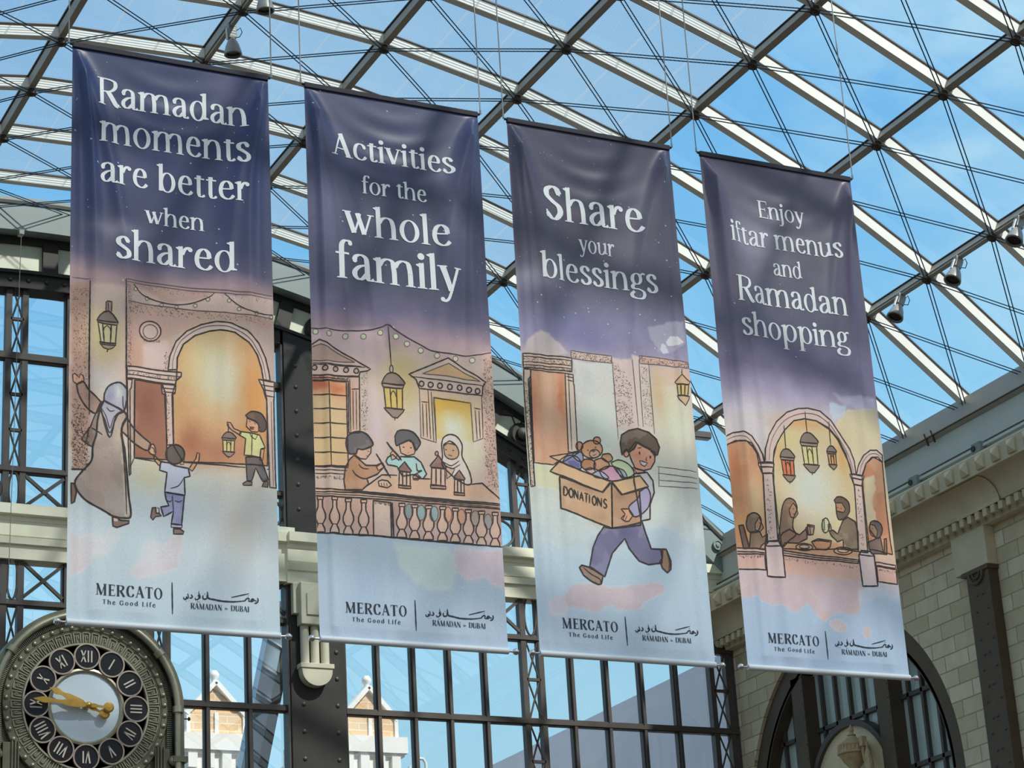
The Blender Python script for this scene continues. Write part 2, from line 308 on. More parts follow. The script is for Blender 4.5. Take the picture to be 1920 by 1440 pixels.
for i in range(-8,44):
    d=i*1.0+.3
    m=MB(); m.dome(onarc(17.69,d,yD-.05),.045,(0,-1,0),8); m.build('rivet',M['irondark'],w)
    if i%2==0 and i<42: m=MB(); m.dome(onarc(18.56,d,yD),.045,(0,-1,0),8); m.build('rivet',M['irondark'],w)
# end volute where the curved beam lands on the side wall
m=MB(); c=Vector((22.62*sc(yF),yF-.02,12.63*sc(yF))); m.lathe([(.10,.0),(.10,-.03),(.075,-.03),(.075,-.015),(.04,-.015),(.04,-.035),(0,-.04)],c,'Y',24); m.build('volute',M['fascia'],w,True)
def ztop(x,r=17.75): 
    return AC[1]+math.sqrt(max(0,r*r-(x-AC[0])**2))
def win(n,label,x0,x1,z0,z1,mull,lats,trans,low,latkind,braces,arched):
    """one glazed bay: mull = bar centres, lats = (left,right) edges of lattice columns, trans = (z,h)"""
    t=empty('window_%d'%n); tag(t,label,'window','','structure'); y=YB; fm=M['ironlt']
    top=(lambda x: ztop(x)) if arched else (lambda x:z1)
    m=MB()
    for xa,xb in ((x0-.02,x0+.03),(x1-.03,x1+.02)): m.box(xa,xb,y,y+.16,z0,top((xa+xb)/2))
    m.box(x0,x1,y,y+.14,z0,z0+.06)
    if not arched: m.box(x0,x1,y,y+.14,z1-.06,z1)
    m.build('window_frame',fm,t)
    for x in mull:
        m=MB(); m.box(x-.05,x+.05,y+.02,y+.13,z0,top(x)); m.box(x-.028,x+.028,y-.03,y+.03,z0,top(x)); m.build('mullion',fm,t)
    for z,h in trans:
        m=MB(); m.box(x0,x1,y-.01,y+.12,z-h/2,z+h/2); m.box(x0,x1,y-.04,y,z-h/2+.015,z+h/2-.03); m.build('transom',fm,t)
    m=MB(); n_=max(2,int((x1-x0)/.5)); xs=[x0+(x1-x0)*i/n_ for i in range(n_+1)]; vs=[(x,y+.09,z0) for x in xs]+[(x,y+.09,top(x)) for x in xs]
    m.add(vs,[(i,i+1,n_+2+i,n_+1+i) for i in range(n_)]); m.build('panes',M['winglass'],t,fix=False)
    zs=sorted([z0]+[z for z,h in trans]+[min(top(l[0]) for l in lats) if lats else z1])
    for l,r in lats:
        m=MB(); xc=(l+r)/2
        for q in (l-.05,r+.05): m.box(q-.05,q+.05,y-.02,y+.12,z0,top(q)); 
        for a,b in zip(zs[:-1],zs[1:]):
            a+=.05;b-=.05
            if (a<low[1] and b>low[0] and latkind=='oval'):
                m.path([(xc+(r-l)*.48*math.sin(2*PI*i/24),y,(a+b)/2+(b-a)/2*math.cos(2*PI*i/24)) for i in range(24)],.02,6,True); continue
            k=max(1,round((b-a)/.72)); hh=(b-a)/k
            for i in range(k):
                m.tube((l,y,a+i*hh),(r,y+.005,a+(i+1)*hh),.017,6); m.tube((r,y,a+i*hh),(l,y+.01,a+(i+1)*hh),.017,6)
                if i: m.box(l-.02,r+.02,y-.02,y+.04,a+i*hh-.025,a+i*hh+.025)
        m.build('lattice_column',fm,t)
    for xa,xb,kind in braces:
        m=MB(); a,b=low[0]+.05,low[1]-.05
        if kind=='X': m.beam((xa,y,a),(xb,y,b),.055,.05,(0,1,0)); m.beam((xa,y+.005,b),(xb,y+.005,a),.055,.05,(0,1,0)); m.box((xa+xb)/2-.04,(xa+xb)/2+.04,y-.03,y+.03,(a+b)/2-.04,(a+b)/2+.04)
        else: m.path([((xa+xb)/2+(xb-xa)*.48*math.sin(2*PI*i/28),y,(a+b)/2+(b-a)/2*math.cos(2*PI*i/28)) for i in range(28)],.025,6,True)
        m.build('brace_bar',fm,t)
    return t
cm=[10.15,10.85,12.55,13.29]; cm=[7.7,8.42,10.15,10.85,12.55,13.29]; cl=[(9.18,9.36),(11.64,11.82)]
rm=[15.61,16.28,16.96,17.65,19.36,20.06,20.77,21.49]; rl=[(18.47,18.70),(22.30,22.55)]
T1=[(14.83,.14),(12.84,.11)]; T2=[(10.58,.11),(9.08,.12)]
win(1,'tall iron window above the stone ledge, left of the riveted pillar',7.0,13.99,12.1,18,cm,cl,T1,(12.17,12.79),'oval',[(8.47,9.07,'O'),(9.46,10.10,'X'),(10.9,11.54,'X'),(11.92,12.5,'O'),(13.34,13.95,'O')],True)
win(2,'tall iron window above the stone ledge, right of the riveted pillar',15.0,22.7,12.1,18,rm,[rl[0]],T1,(12.17,12.79),'x',[(15.05,15.56,'X'),(17.7,18.37,'O'),(18.80,19.31,'O')],True)
win(3,'iron window below the stone ledge, behind and beside the clock',7.0,13.99,7.0,11.4,cm,cl,T2,(10.64,11.3),'oval',[(8.47,9.07,'X'),(9.46,10.10,'X'),(10.9,11.54,'X'),(13.34,13.95,'X')],False)
win(4,'iron window below the stone ledge, right of the riveted pillar',15.0,22.72,7.0,11.4,rm,rl,T2,(10.64,11.3),'oval',[(15.05,15.56,'X'),(16.33,16.91,'X'),(17.7,18.37,'X'),(18.80,19.31,'X'),(20.1,20.7,'X')],False)
# stone ledge
def ledge(name,x0,x1,y,lab,cat):
    z=lambda f:(12.18-.88*f)*sc(y)
    prof=[(y-.22,z(0)),(y-.22,z(.19)),(y-.12,z(.20)),(y-.12,z(.29)),(y-.10,z(.30)),(y-.10,z(.57)),(y-.05,z(.575)),(y-.05,z(.60)),(y-.13,z(.605)),(y-.11,z(.73)),(y-.05,z(.735)),(y-.05,z(.77)),(y-.06,z(.775)),(y-.04,z(1)),(YB+.25,z(1)),(YB+.25,z(0))]
    m=MB(); m.prism(prof,'X',x0,x1); o=m.build(name,M['cream'],None); tag(o,lab,cat,'','structure'); return o
ledge('trim_1',6.5,14.05,36.0,'cream stone ledge crossing the windows left of the pillar','ledge')
ledge('trim_2',14.75,22.75,36.0,'cream stone ledge crossing the windows right of the pillar','ledge')
# riveted pillar
pl=empty('riveted_pillar',(14.46,35.9,7)); tag(pl,'black riveted iron pillar between the first two banners, with stone capital','pillar')
def pp(name,mt,smooth=False,bevel=0):
    m=MB(); m._fin=lambda: None; return m
def addp(m,name,mt,parent,smooth=False,bevel=0):
    o=m.build(name,mt,parent,smooth,bevel)
    loc=parent.location if parent.parent is None else None
    return o
def relbuild(m,name,mt,parent,smooth=False,bevel=0):
    p=Vector((0,0,0)); q=parent
    while q: p+=q.location; q=q.parent
    m.v=[(v[0]-p.x,v[1]-p.y,v[2]-p.z) for v in m.v]
    return m.build(name,mt,parent,smooth,bevel)
m=MB(); m.prism([(13.97,7.0),(14.96,7.0),(14.96,15.56),(13.97,15.84)],'Y',35.92,36.3); relbuild(m,'shaft',M['irondark'],pl,bevel=.01)
m=MB(); m.box(13.93,14.02,35.95,36.2,7.0,15.84); relbuild(m,'edge_angle',M['ironlt'],pl)
r0=None
for z in [7.3,7.76,8.22,8.68,9.14,9.6,10.06,10.52]+[12.55,13.0,13.45,13.9,14.35,14.8,15.2]:
    for x in (14.19,14.80):
        m=MB(); m.dome((x,35.92,z),.042,(0,-1,0),10); relbuild(m,'rivet',M['ironlt'],pl,True)
yc=35.72; z=lambda f:(12.18-.88*f)*sc(yc)
prof=[(yc-.02,z(0)),(yc-.02,z(.19)),(yc+.06,z(.22)),(yc+.06,z(.30)),(yc+.08,z(.31)),(yc+.08,z(.56)),(yc+.12,z(.57)),(yc+.12,z(.60)),(yc+.05,z(.61)),(yc+.08,z(.74)),(yc+.12,z(.75)),(yc+.12,z(.78)),(yc+.10,z(.785)),(yc+.12,z(1)),(YB+.2,z(1)),(YB+.2,z(0))]
m=MB(); m.prism(prof,'X',13.92,14.90); cap=relbuild(m,'stone_capital',M['cream'],pl)
m=MB(); m.prism([(yc+.04,z(0)),(yc+.04,z(.19)),(yc+.14,z(.22)),(yc+.14,z(.97)),(YB+.1,z(.97)),(YB+.1,z(0))],'X',13.74,15.06); relbuild(m,'capital_return',M['cream'],pl)
yb=35.72
br=empty('console_bracket',(14.38,yb,10.2)); tag(br,'pale stone console with three tubes and half-round drop on the pillar','bracket')
m=MB(); m.box(14.10,14.66,yb-.02,35.92,10.46,11.19); relbuild(m,'console_block',M['bracketstone'],br,bevel=.012)
for q in (14.0,14.62):
    m=MB(); m.box(q,q+.14,yb+.08,35.92,10.66,11.19); relbuild(m,'side_block',M['bracketstone'],br,bevel=.01)
m=MB(); m.prism([(14.2,10.62),(14.56,10.62),(14.56,11.0),(14.38,11.14),(14.2,11.0)],'Y',yb-.045,yb); relbuild(m,'lozenge_panel',M['bracketstone'],br,bevel=.006)
for x in (14.20,14.38,14.56):
    m=MB(); m.tube((x,yb+.12,10.47),(x,yb+.12,9.80),.075,16); relbuild(m,'tube',M['bracketstone'],br,True)
m=MB(); m.box(14.08,14.68,yb+.0,35.92,9.72,9.80); relbuild(m,'plate',M['bracketstone'],br,bevel=.006)
m=MB(); m.prism([(14.38+.27*math.cos(PI+PI*i/20),9.68+.26*math.sin(PI+PI*i/20)) for i in range(21)]+[(14.66,9.72),(14.10,9.72)],'Y',yb+.02,35.92); relbuild(m,'half_round_drop',M['bracketstone'],br)
# thin wire hanging in front of the left window
m=MB(); m.tube((9.038,35.4,10.380),(9.145,35.4,16.774),.006,6); m.box(9.105,9.185,35.36,35.5,16.754,16.864)
o=m.build('hanging_wire',M['hangcable']); tag(o,'thin wire hanging down in front of the leftmost window and stone ledge','wire')
# ------------------------------------------------------------------ clock
yk=35.55; s=sc(yk); ck=empty('wall_clock',(10.50*s,yk,8.93*s)); tag(ck,'large ornate bronze clock with roman numeral discs and gold hands','clock')
def ckb(m,name,mt,parent=None,smooth=False,bevel=0): return m.build(name,mt,parent or ck,smooth,bevel)
ANG=lambda h:(math.sin(h),math.cos(h))
def hood(r,t,y0,y1,zb): # arch on stilted sides
    po=[(r*math.cos(PI*i/48),r*math.sin(PI*i/48)) for i in range(49)]; pi_=[((r-t)*math.cos(PI*i/48),(r-t)*math.sin(PI*i/48)) for i in range(49)]
    m=MB(); po=[(r,zb)]+po+[(-r,zb)]; pi_=[(r-t,zb)]+pi_+[(-(r-t),zb)]; n=len(po)
    vs=[(p[0],y,p[1]) for y in (y0,y1) for p in po+pi_]
    fs=[]
    for i in range(n-1):
        a,b,c,d=i,i+1,n+i+1,n+i; fs+=[(a,b,c,d),(a+2*n,d+2*n,c+2*n,b+2*n),(a,a+2*n,b+2*n,b),(d,c,c+2*n,d+2*n)]
    m.add(vs,fs); return m
m=MB(); pts=[(1.44*math.cos(PI*i/48),1.44*math.sin(PI*i/48)) for i in range(49)]; m.prism([(1.44,-1.9)]+pts+[(-1.44,-1.9)],'Y',.04,.4); ckb(m,'backplate',M['bronze'])
ckb(hood(1.585,.10,-.12,.42,-1.9),'hood_rim',M['bronze'],None,True)
m=MB()
arcp=[(-1.475,-.14,-1.9)]+[(1.475*math.cos(PI-PI*i/60),-.14,1.475*math.sin(PI-PI*i/60)) for i in range(61)]+[(1.475,-.14,-1.9)]
m.path(arcp,.055,12); ckb(m,'hood_roll',M['bronzelt'],None,True)
for a in (38,146,0,180,90):
    m=MB(); c=(1.475*math.cos(R_(a)),-.14,1.475*math.sin(R_(a))); t_=(-math.sin(R_(a)),0,math.cos(R_(a))); c=Vector(c); t_=Vector(t_); m.tube(c-t_*.05,c+t_*.05,.085,14); ckb(m,'roll_collar',M['bronzelt'],None,True)
m=MB(); m.arcbar(0,0,1.335,1.415,.03,.05,-PI/2,PI/2,48)
for i in range(150):  # ribbed band between the rivet ring and the hood
    a=PI*(i+.5)/150; c,q=math.cos(a),math.sin(a); m.beam((1.335*c,.02,1.335*q),(1.415*c,.02,1.415*q),.014,.05,(0,1,0))
ckb(m,'ribbed_band',M['bronzelt'])
for sx in (-1,1):
    m=MB(); m.box(min(sx*1.335,sx*1.415),max(sx*1.335,sx*1.415),.03,.05,-1.95,0)
    for i in range(58): m.box(min(sx*1.335,sx*1.415),max(sx*1.335,sx*1.415),-.005,.045,-.03-i*.033-.008,-.03-i*.033+.008)
    ckb(m,'ribbed_strip',M['bronzelt'])

m=MB(); m.lathe([(1.345,.05),(1.345,-.03),(1.33,-.045),(1.245,-.045),(1.235,-.02),(1.23,.05)],(0,0,0),'Y',96); m.arcbar(0,0,1.22,1.34,-.03,.05,0,2*PI,96); ckb(m,'rivet_ring',M['bronze'],None,True)
for i in range(48):
    a=2*PI*(i+.5)/48; m=MB(); m.dome((1.285*math.sin(a),-.045,1.285*math.cos(a)),.042,(0,-1,0),10,.85); ckb(m,'knob',M['bronzelt'],None,True)
m=MB(); m.arcbar(0,0,1.01,1.235,-.02,.05,0,2*PI,96); ckb(m,'key_band',M['bronze'])
m=MB()
for i in range(48):   # square key pattern
    a=2*PI*i/48; u=Vector((math.sin(a),0,math.cos(a))); v=Vector((math.cos(a),0,-math.sin(a)))
    def kb(r0,t0,r1,t1): m.beam(u*r0+v*t0+Vector((0,-.025,0)),u*r1+v*t1+Vector((0,-.025,0)),.013,.03,(0,1,0))
    kb(1.04,-.06,1.20,-.065);kb(1.20,-.065,1.20,.045);kb(1.20,.045,1.04,.04);kb(1.04,-.02,1.15,-.02);kb(1.15,-.02,1.15,.012);kb(1.15,.012,1.10,.012)
ckb(m,'key_pattern',M['bronzelt'])
m=MB(); m.lathe([(1.03,.0),(1.03,-.05),(1.0,-.05),(.99,.0)],(0,0,0),'Y',96); ckb(m,'inner_rim',M['bronzelt'],None,True)
m=MB(); m.arcbar(0,0,.58,1.0,.0,.04,0,2*PI,96); ckb(m,'black_ring',M['black'])
m=MB(); m.lathe([(.62,.02),(.62,-.04),(.585,-.05),(.555,-.02),(.555,.02)],(0,0,0),'Y',96); ckb(m,'dial_rim',M['bronzelt'],None,True)
m=MB(); m.lathe([(.57,.0),(.4,-.015),(0,-.03)],(0,0,0),'Y',64); ckb(m,'dial',M['dial'],None,True)
ROM=['XII','I','II','III','IV','V','VI','VII','VIII','IX','X','XI']
for h,tx in enumerate(ROM):
    a=2*PI*h/12; c=Vector((.81*math.sin(a),-.01,.81*math.cos(a)))
    m=MB(); m.lathe([(.205,0),(.205,-.035),(0,-.035)],c,'Y',40); d=ckb(m,'numeral_disc',M['black'])
    m=MB(); m.lathe([(.213,.0),(.213,-.055),(.19,-.055),(.19,.0)],c,'Y',40); ckb(m,'disc_ring',M['ringpink'],d,True)
    wd={'I':.055,'V':.095,'X':.10}; tot=sum(wd[k] for k in tx); x=-tot/2; m=MB(); u=Vector((math.sin(a),0,math.cos(a))); v=Vector((math.cos(a),0,-math.sin(a)))
    def nb(x0,z0,x1,z1,wt): m.beam(c+v*x0+u*z0+Vector((0,-.04,0)),c+v*x1+u*z1+Vector((0,-.04,0)),wt,.014,(0,1,0))
    H=.095
    for k in tx:
        wk=wd[k]; xm=x+wk/2
        if k=='I': nb(xm,-H,xm,H,.022)
        elif k=='V': nb(xm-.034,H,xm,-H,.024); nb(xm+.034,H,xm,-H,.015)
        else: nb(xm-.036,H,xm+.036,-H,.024); nb(xm+.036,H,xm-.036,-H,.015)
        x+=wk
    m.build('numeral',M['numeral'],d)
def hand(name,ang,L,tail,y,wd):
    # outline in (t,s) along the hand
    P=[(-tail,0)]; up_=[(-tail+.02,.012),(-.16,.02),(-.10,.035),(-.05,.03),(0,.045),(.05,.03),(.10,.05),(.22,wd),(.34,wd*.9),(.42,wd*.5),(.5*L+.12,.028),(L*.78,.05),(L*.84,.045),(L,.0)]
    pts=[(-tail,.0)]+up_+[(t_,-q) for t_,q in reversed(up_[:-1])]
    d=Vector((math.sin(ang),0,math.cos(ang))); n_=Vector((math.cos(ang),0,-math.sin(ang)))
    m=MB(); vs=[d*t_+n_*q+Vector((0,y,0)) for t_,q in pts]+[d*t_+n_*q+Vector((0,y-.02,0)) for t_,q in pts]; k=len(pts)
    m.add(vs,[tuple(range(k)),tuple(reversed(range(k,2*k)))]+[(i,(i+1)%k,k+(i+1)%k,k+i) for i in range(k)])
    c=-d*tail; m.lathe([(.085,y+.005),(.085,y-.015),(.06,y-.03),(0,y-.032)],(c.x,0,c.z),'Y',24); ckb(m,name,M['gold'],None,False,0)
hand('hour_hand',R_(293),.67,.30,-.10,.052); hand('minute_hand',R_(274),.89,.33,-.15,.06)
m=MB(); m.lathe([(.05,-.02),(.05,-.17),(.03,-.19),(0,-.195)],(0,0,0),'Y',16); ckb(m,'hand_pivot',M['gold'],None,True)
for sx in (-1,1):
    m=MB(); m.box(sx*1.22-.10,sx*1.22+.14,-.06,.2,-2.0,-.62); 
    for i in range(3): m.box(sx*1.17-.02+i*.05,sx*1.17+i*.05,-.09,-.05,-2.0,-.6)
    ckb(m,'side_pilaster',M['bronze'])
    m=MB(); m.dome((sx*1.42,-.1,-.82),.09,(0,-1,0),14,.9); ckb(m,'corner_ball',M['bronzelt'],None,True)
    m=MB(); m.box(sx*1.5-.12,sx*1.5+.12,-.2,.3,-.85,-.76); ckb(m,'side_moulding',M['bronze'])
    m=MB(); m.tube((sx*1.55,-.05,-.12),(sx*1.68,-.05,-.12),.012,8); m.dome((sx*1.68,-.05,-.12),.035,(sx,0,0),10,1); ckb(m,'fixing_bolt',M['irondark'])
# ------------------------------------------------------------------ right wall
XW=22.75
rw=empty('wall_right'); tag(rw,'right side wall of pale ashlar stone blocks','wall','','structure')
AYc,AZc,AR=32.75,7.15,3.18
m=MB(); n=48; pts=[(AYc+AR*math.cos(PI*i/n),AZc+AR*math.sin(PI*i/n)) for i in range(n+1)]
# stone face with arched opening: strips from arch to top
zt=11.2; ys=[p[0] for p in pts]
vs=[];fs=[]
for p in pts: vs+=[(XW,p[0],p[1]),(XW,p[0],zt),(XW+.45,p[0],p[1])]
for i in range(n): a=3*i;b=3*(i+1); fs+=[(a,a+1,b+1,b),(a,b,b+2,a+2)]
m.add(vs,fs); m.add([(XW,AYc+AR,6),(XW,36.3,6),(XW,36.3,zt),(XW,AYc+AR,zt)],[(0,1,2,3)]); m.add([(XW,20,6),(XW,AYc-AR,6),(XW,AYc-AR,zt),(XW,20,zt)],[(0,1,2,3)])
m.add([(XW,AYc+AR,6),(XW,AYc+AR,AZc),(XW+.45,AYc+AR,AZc),(XW+.45,AYc+AR,6)],[(0,1,2,3)]); m.add([(XW,AYc-AR,6),(XW,AYc-AR,AZc),(XW+.45,AYc-AR,AZc),(XW+.45,AYc-AR,6)],[(0,1,2,3)])
m.build('stone_face',M['wallstone'],rw,fix=False)
et=empty('trim_3'); tag(et,'sandstone entablature with pyramid blocks and dentils along the right wall','entablature','','structure')
Y0,Y1=19.5,36.4
cove=[(22.42-.36*(1-math.cos(PI/2*i/8))-.0, 10.79+.36*math.sin(PI/2*i/8)) for i in range(9)]
prof=[(XW+.3,10.60),(22.58,10.60),(22.58,10.64),(22.57,10.66),(22.57,10.79),(22.44,10.80)]+cove[1:]+[(22.02,11.16),(22.02,11.46),(22.06,11.50),(22.50,11.56),(XW+.3,11.56)]
def PX(poly,m,a,b): 
    n=len(poly); vs=[(p[0],a,p[1]) for p in poly]+[(p[0],b,p[1]) for p in poly]; m.add(vs,[tuple(range(n)),tuple(reversed(range(n,2*n)))]+[(i,n+i,n+(i+1)%n,(i+1)%n) for i in range(n)])
m=MB(); PX(prof,m,Y0,Y1); m.build('entablature_moulding',M['entab'],et)
m=MB(); 
for y in (28.0,):  # break in the cove over the pilaster
    for i in range(8):
        (x0,z0),(x1,z1)=cove[i],cove[i+1]; m.add([(x0-.02,y-.55,z0-.02),(x0-.02,y+.55,z0-.02),(x1-.02,y+.55,z1-.02),(x1-.02,y-.55,z1-.02)],[(0,1,2,3)])
m.build('cove_break',M['entab'],et,fix=False)
y=20.0
while y<36.3:
    m=MB(); m.box(22.40,22.52,y,y+.10,10.645,10.765); m.build('dentil',M['entab'],et); y+=.20
y=20.1
while y<36.2:
    m=MB(); m.box(21.98,22.03,y,y+.185,11.20,11.42); x=21.98
    m.add([(x,y,11.20),(x,y+.185,11.20),(x,y+.185,11.42),(x,y,11.42),(x-.075,y+.0925,11.31)],[(0,1,4),(1,2,4),(2,3,4),(3,0,4)]); m.build('pyramid_block',M['entab'],et); y+=.395
ub=empty('trim_4'); tag(ub,'grey painted eaves beam between the roof edge and the right entablature','beam','','structure')
m=MB(); m.box(22.52,22.62,Y0,Y1,11.5,12.34); m.build('upstand_panel',M['upstand'],ub)
m=MB(); PX([(22.42,12.33),(22.50,12.30),(22.95,12.34),(22.95,12.75),(22.62,12.78),(22.55,12.62)],m,Y0,Y1); m.build('eaves_beam',M['purlin'],ub)
m=MB(); m.box(22.40,22.55,Y0,Y1,12.335,12.35); m.box(22.44,22.5,Y0,Y1,11.78,11.83); m.build('shadow_strip',M['iron'],ub)
tr=empty('track_rail',(22.38,28,11.72)); tag(tr,'white conduit rail with brackets running above the pyramid blocks','rail')
m=MB(); m.box(22.34,22.42,Y0,Y1,11.70,11.745); relbuild(m,'rail',M['upstand'],tr)
for y in (22.5,24.2,25.9,27.6,29.3,31.0,32.7,34.4):
    m=MB(); m.box(22.28,22.5,y,y+.22,11.62,11.79); relbuild(m,'rail_bracket',M['fascia'],tr,bevel=.01)
    m=MB(); m.tube((22.26,y+.16,11.70),(22.36,y+.16,11.70),.05,8); relbuild(m,'bracket_bolt',M['hub'],tr)
for y in (28.9,29.08):
    m=MB(); m.beam((22.44,y,12.22),(22.38,y,12.42),.02,.03,(0,1,0)); o=m.build('fixing_pin',M['hub']); tag(o,'short dark pin on the eaves beam, %s of two'%('nearer' if y<29 else 'farther'),'pin')
# steel pilaster with stone block over it
ps=empty('steel_pilaster',(22.6,28.42,8)); tag(ps,'dark riveted steel pilaster on the stone side wall','pilaster')
m=MB(); m.box(22.55,XW,28.14,28.70,6.0,9.93); relbuild(m,'shaft',M['iron'],ps,bevel=.012)
m=MB(); m.box(22.52,XW,28.11,28.78,9.90,9.97); relbuild(m,'cap_plate',M['iron'],ps)
m=MB(); m.path([(22.54,28.44+.17*math.cos(PI*i/14),9.90-.17*math.sin(PI*i/14)) for i in range(15)],.03,8); m.path([(22.54,28.44+.09*math.cos(PI*i/14),9.90-.09*math.sin(PI*i/14)) for i in range(15)],.02,8); relbuild(m,'half_round_moulding',M['iron'],ps,True)
i=0; z_=9.62
for y,z in [(28.48,9.55),(28.33,9.55),(28.25,9.30),(28.54,9.30),(28.31,9.06),(28.22,8.82),(28.53,8.86)]+[(yy,8.62-.5*k-dz) for k in range(5) for yy,dz in ((28.36,0),(28.48,.01),(28.22,.24),(28.55,.24))]:
    m=MB(); m.dome((22.55,y,z),.032,(-1,0,0),10); relbuild(m,'rivet',M['ironlt'],ps,True)
m=MB(); m.box(22.55,XW,28.12,28.98,9.97,10.60); o=m.build('stone_block',M['entab'],None,bevel=.01); tag(o,'plain smooth stone block between the steel pilaster and the dentils','block')
# arched side window
sw=empty('window_5'); tag(sw,'round-arched iron window in the right stone wall','window','','structure')
def arcx(m,yc,zc,r0,r1,x0,x1,a0,a1,n=40,mi=0):
    vs=[]
    for i in range(n+1):
        t=a0+(a1-a0)*i/n
        for r,x in ((r0,x0),(r1,x0),(r1,x1),(r0,x1)): vs.append((x,yc+r*math.sin(t),zc+r*math.cos(t)))
    fs=[(i*4+k,i*4+(k+1)%4,(i+1)*4+(k+1)%4,(i+1)*4+k) for i in range(n) for k in range(4)]+[(0,1,2,3),(n*4+3,n*4+2,n*4+1,n*4)]
    m.add(vs,fs,mi)
m=MB(); arcx(m,AYc,AZc,2.80,3.17,XW+.06,XW+.16,-PI/2,PI/2); arcx(m,AYc,AZc,2.78,2.86,XW+.06,XW+.5,-PI/2,PI/2)
for sg in (-1,1): m.box(XW+.06,XW+.4,AYc+sg*2.98-.18,AYc+sg*2.98+.18,6,AZc)
m.build('arch_frame',M['iron'],sw)
xg=XW+.28
def zarc(y,r=2.85): return AZc+math.sqrt(max(.01,r*r-(y-AYc)**2))
for yc_ in (34.15,31.62):
    m=MB(); m.box(XW+.06,XW+.4,yc_-.19,yc_+.19,6,zarc(yc_)); m.box(XW+.02,XW+.4,yc_-.23,yc_-.15,6,zarc(yc_)-.02); relbuild(m,'main_mullion',M['iron'],sw)
    for k in range(16):
        m=MB(); m.dome((XW+.02,yc_-.19,9.6-.24*k),.02,(-1,0,0),8); m.build('rivet',M['ironlt'],sw)
for y in (33.69,33.27,32.85,32.45,32.05,34.6,34.98,31.17,30.79,30.4):
    m=MB(); m.box(xg-.05,xg+.05,y-.03,y+.03,6,zarc(y)); m.build('mullion',M['ironlt'],sw)
for z in (8.63,7.46):
    yy=math.sqrt(2.85**2-(z-AZc)**2)
    m=MB(); m.box(xg-.05,xg+.05,AYc-yy,AYc+yy,z-.035,z+.035); m.build('transom',M['ironlt'],sw)
m=MB(); arcx(m,32.85,7.3,1.16,1.26,xg-.20,xg+.05,-PI/2,PI/2,32); m.build('niche_arch',M['ironlt'],sw)
M['darkglass']=mat('grey_green_side_glazing',(176,190,184),.12,0,.3,.7,0,(1,1.6,.35))
m=MB(); m.add([(xg+.02,AYc+2.88*math.cos(PI*i/40),AZc+2.88*math.sin(PI*i/40)) for i in range(41)]+[(xg+.02,AYc-2.88,6),(xg+.02,AYc+2.88,6)],[tuple(range(43))]); m.build('panes',M['darkglass'],sw,fix=False)
nb_=MB(); nb_.add([(xg-.13,32.85+1.17*math.cos(PI*i/30),7.3+1.17*math.sin(PI*i/30)) for i in range(31)]+[(xg-.13,31.68,6.5),(xg-.13,34.02,6.5)],[tuple(range(33))]); nb_.build('niche_slab',M['alabaster'],sw,fix=False)
u=empty('stone_urn',(22.66,32.43,7.40)); u.scale=(.60,.60,.60); tag(u,'lidded carved stone urn in front of the arched side window','urn')
m=MB(); m.lathe([(.02,.0),(.16,.0),(.18,.05),(.10,.12),(.09,.3),(.16,.45),(.30,.62),(.40,.80)],n=32); m.build('bowl',M['urn'],u,True)
m=MB(); m.lathe([(.41,.80),(.45,.83),(.45,.88),(.42,.90),(.40,1.04),(.42,1.06),(.42,1.09)],n=32)
for i in range(24):
    a=2*PI*i/24; m.tube((.41*math.cos(a),.41*math.sin(a),.9),(.41*math.cos(a),.41*math.sin(a),1.05),.028,6)
m.build('fluted_band',M['urn'],u,True)
m=MB(); m.lathe([(.42,1.09),(.34,1.14),(.22,1.22),(.13,1.30),(.10,1.34)],n=32)
m.build('lid',M['urn'],u,True)
m=MB(); m.lathe([(.10,1.34),(.13,1.36),(.08,1.40),(.05,1.44),(.08,1.50),(.07,1.56),(.03,1.63),(.0,1.68)],n=20); m.build('finial',M['urn'],u,True)
f=empty('stone_statue',(22.66,32.02,7.08)); f.scale=(.64,.64,.64); tag(f,'carved stone figure in draped robe lifting a square block beside the urn','statue')
m=MB(); 
prof=[(0,.34,.30),(.5,.30,.26),(.9,.22,.18),(1.1,.17,.13),(1.22,.14,.11),(1.30,.06,.06),(1.33,.055,.055),(1.40,.075,.085),(1.47,.06,.07),(1.50,.01,.01)]
n_=24; vs=[]
for h,a,b in prof:
    for i in range(n_):
        t=2*PI*i/n_; fl=1+.10*math.cos(8*t+h*4)*(1 if h<1.15 else 0); vs.append((b*.6*fl*math.cos(t),a*.55*fl*math.sin(t),h))
m.add(vs,[(j*n_+i,j*n_+(i+1)%n_,(j+1)*n_+(i+1)%n_,(j+1)*n_+i) for j in range(len(prof)-1) for i in range(n_)]); 
m.path([(0,.08,1.14),(-.04,.12,1.0),(-.06,.12,1.25),(-.06,.08,1.36)],.04,8); m.build('figure',M['urn'],f,True)
m=MB(); m.box(-.14,.02,.0,.15,1.36,1.62); m.build('block',M['urn'],f,bevel=.01)
m=MB(); m.box(-.3,.3,-.32,.32,-3,.0); m.build('pedestal',M['urn'],u,bevel=.03)
m=MB(); m.box(-.25,.25,-.28,.28,-2.5,.0); m.build('pedestal',M['urn'],f,bevel=.03)
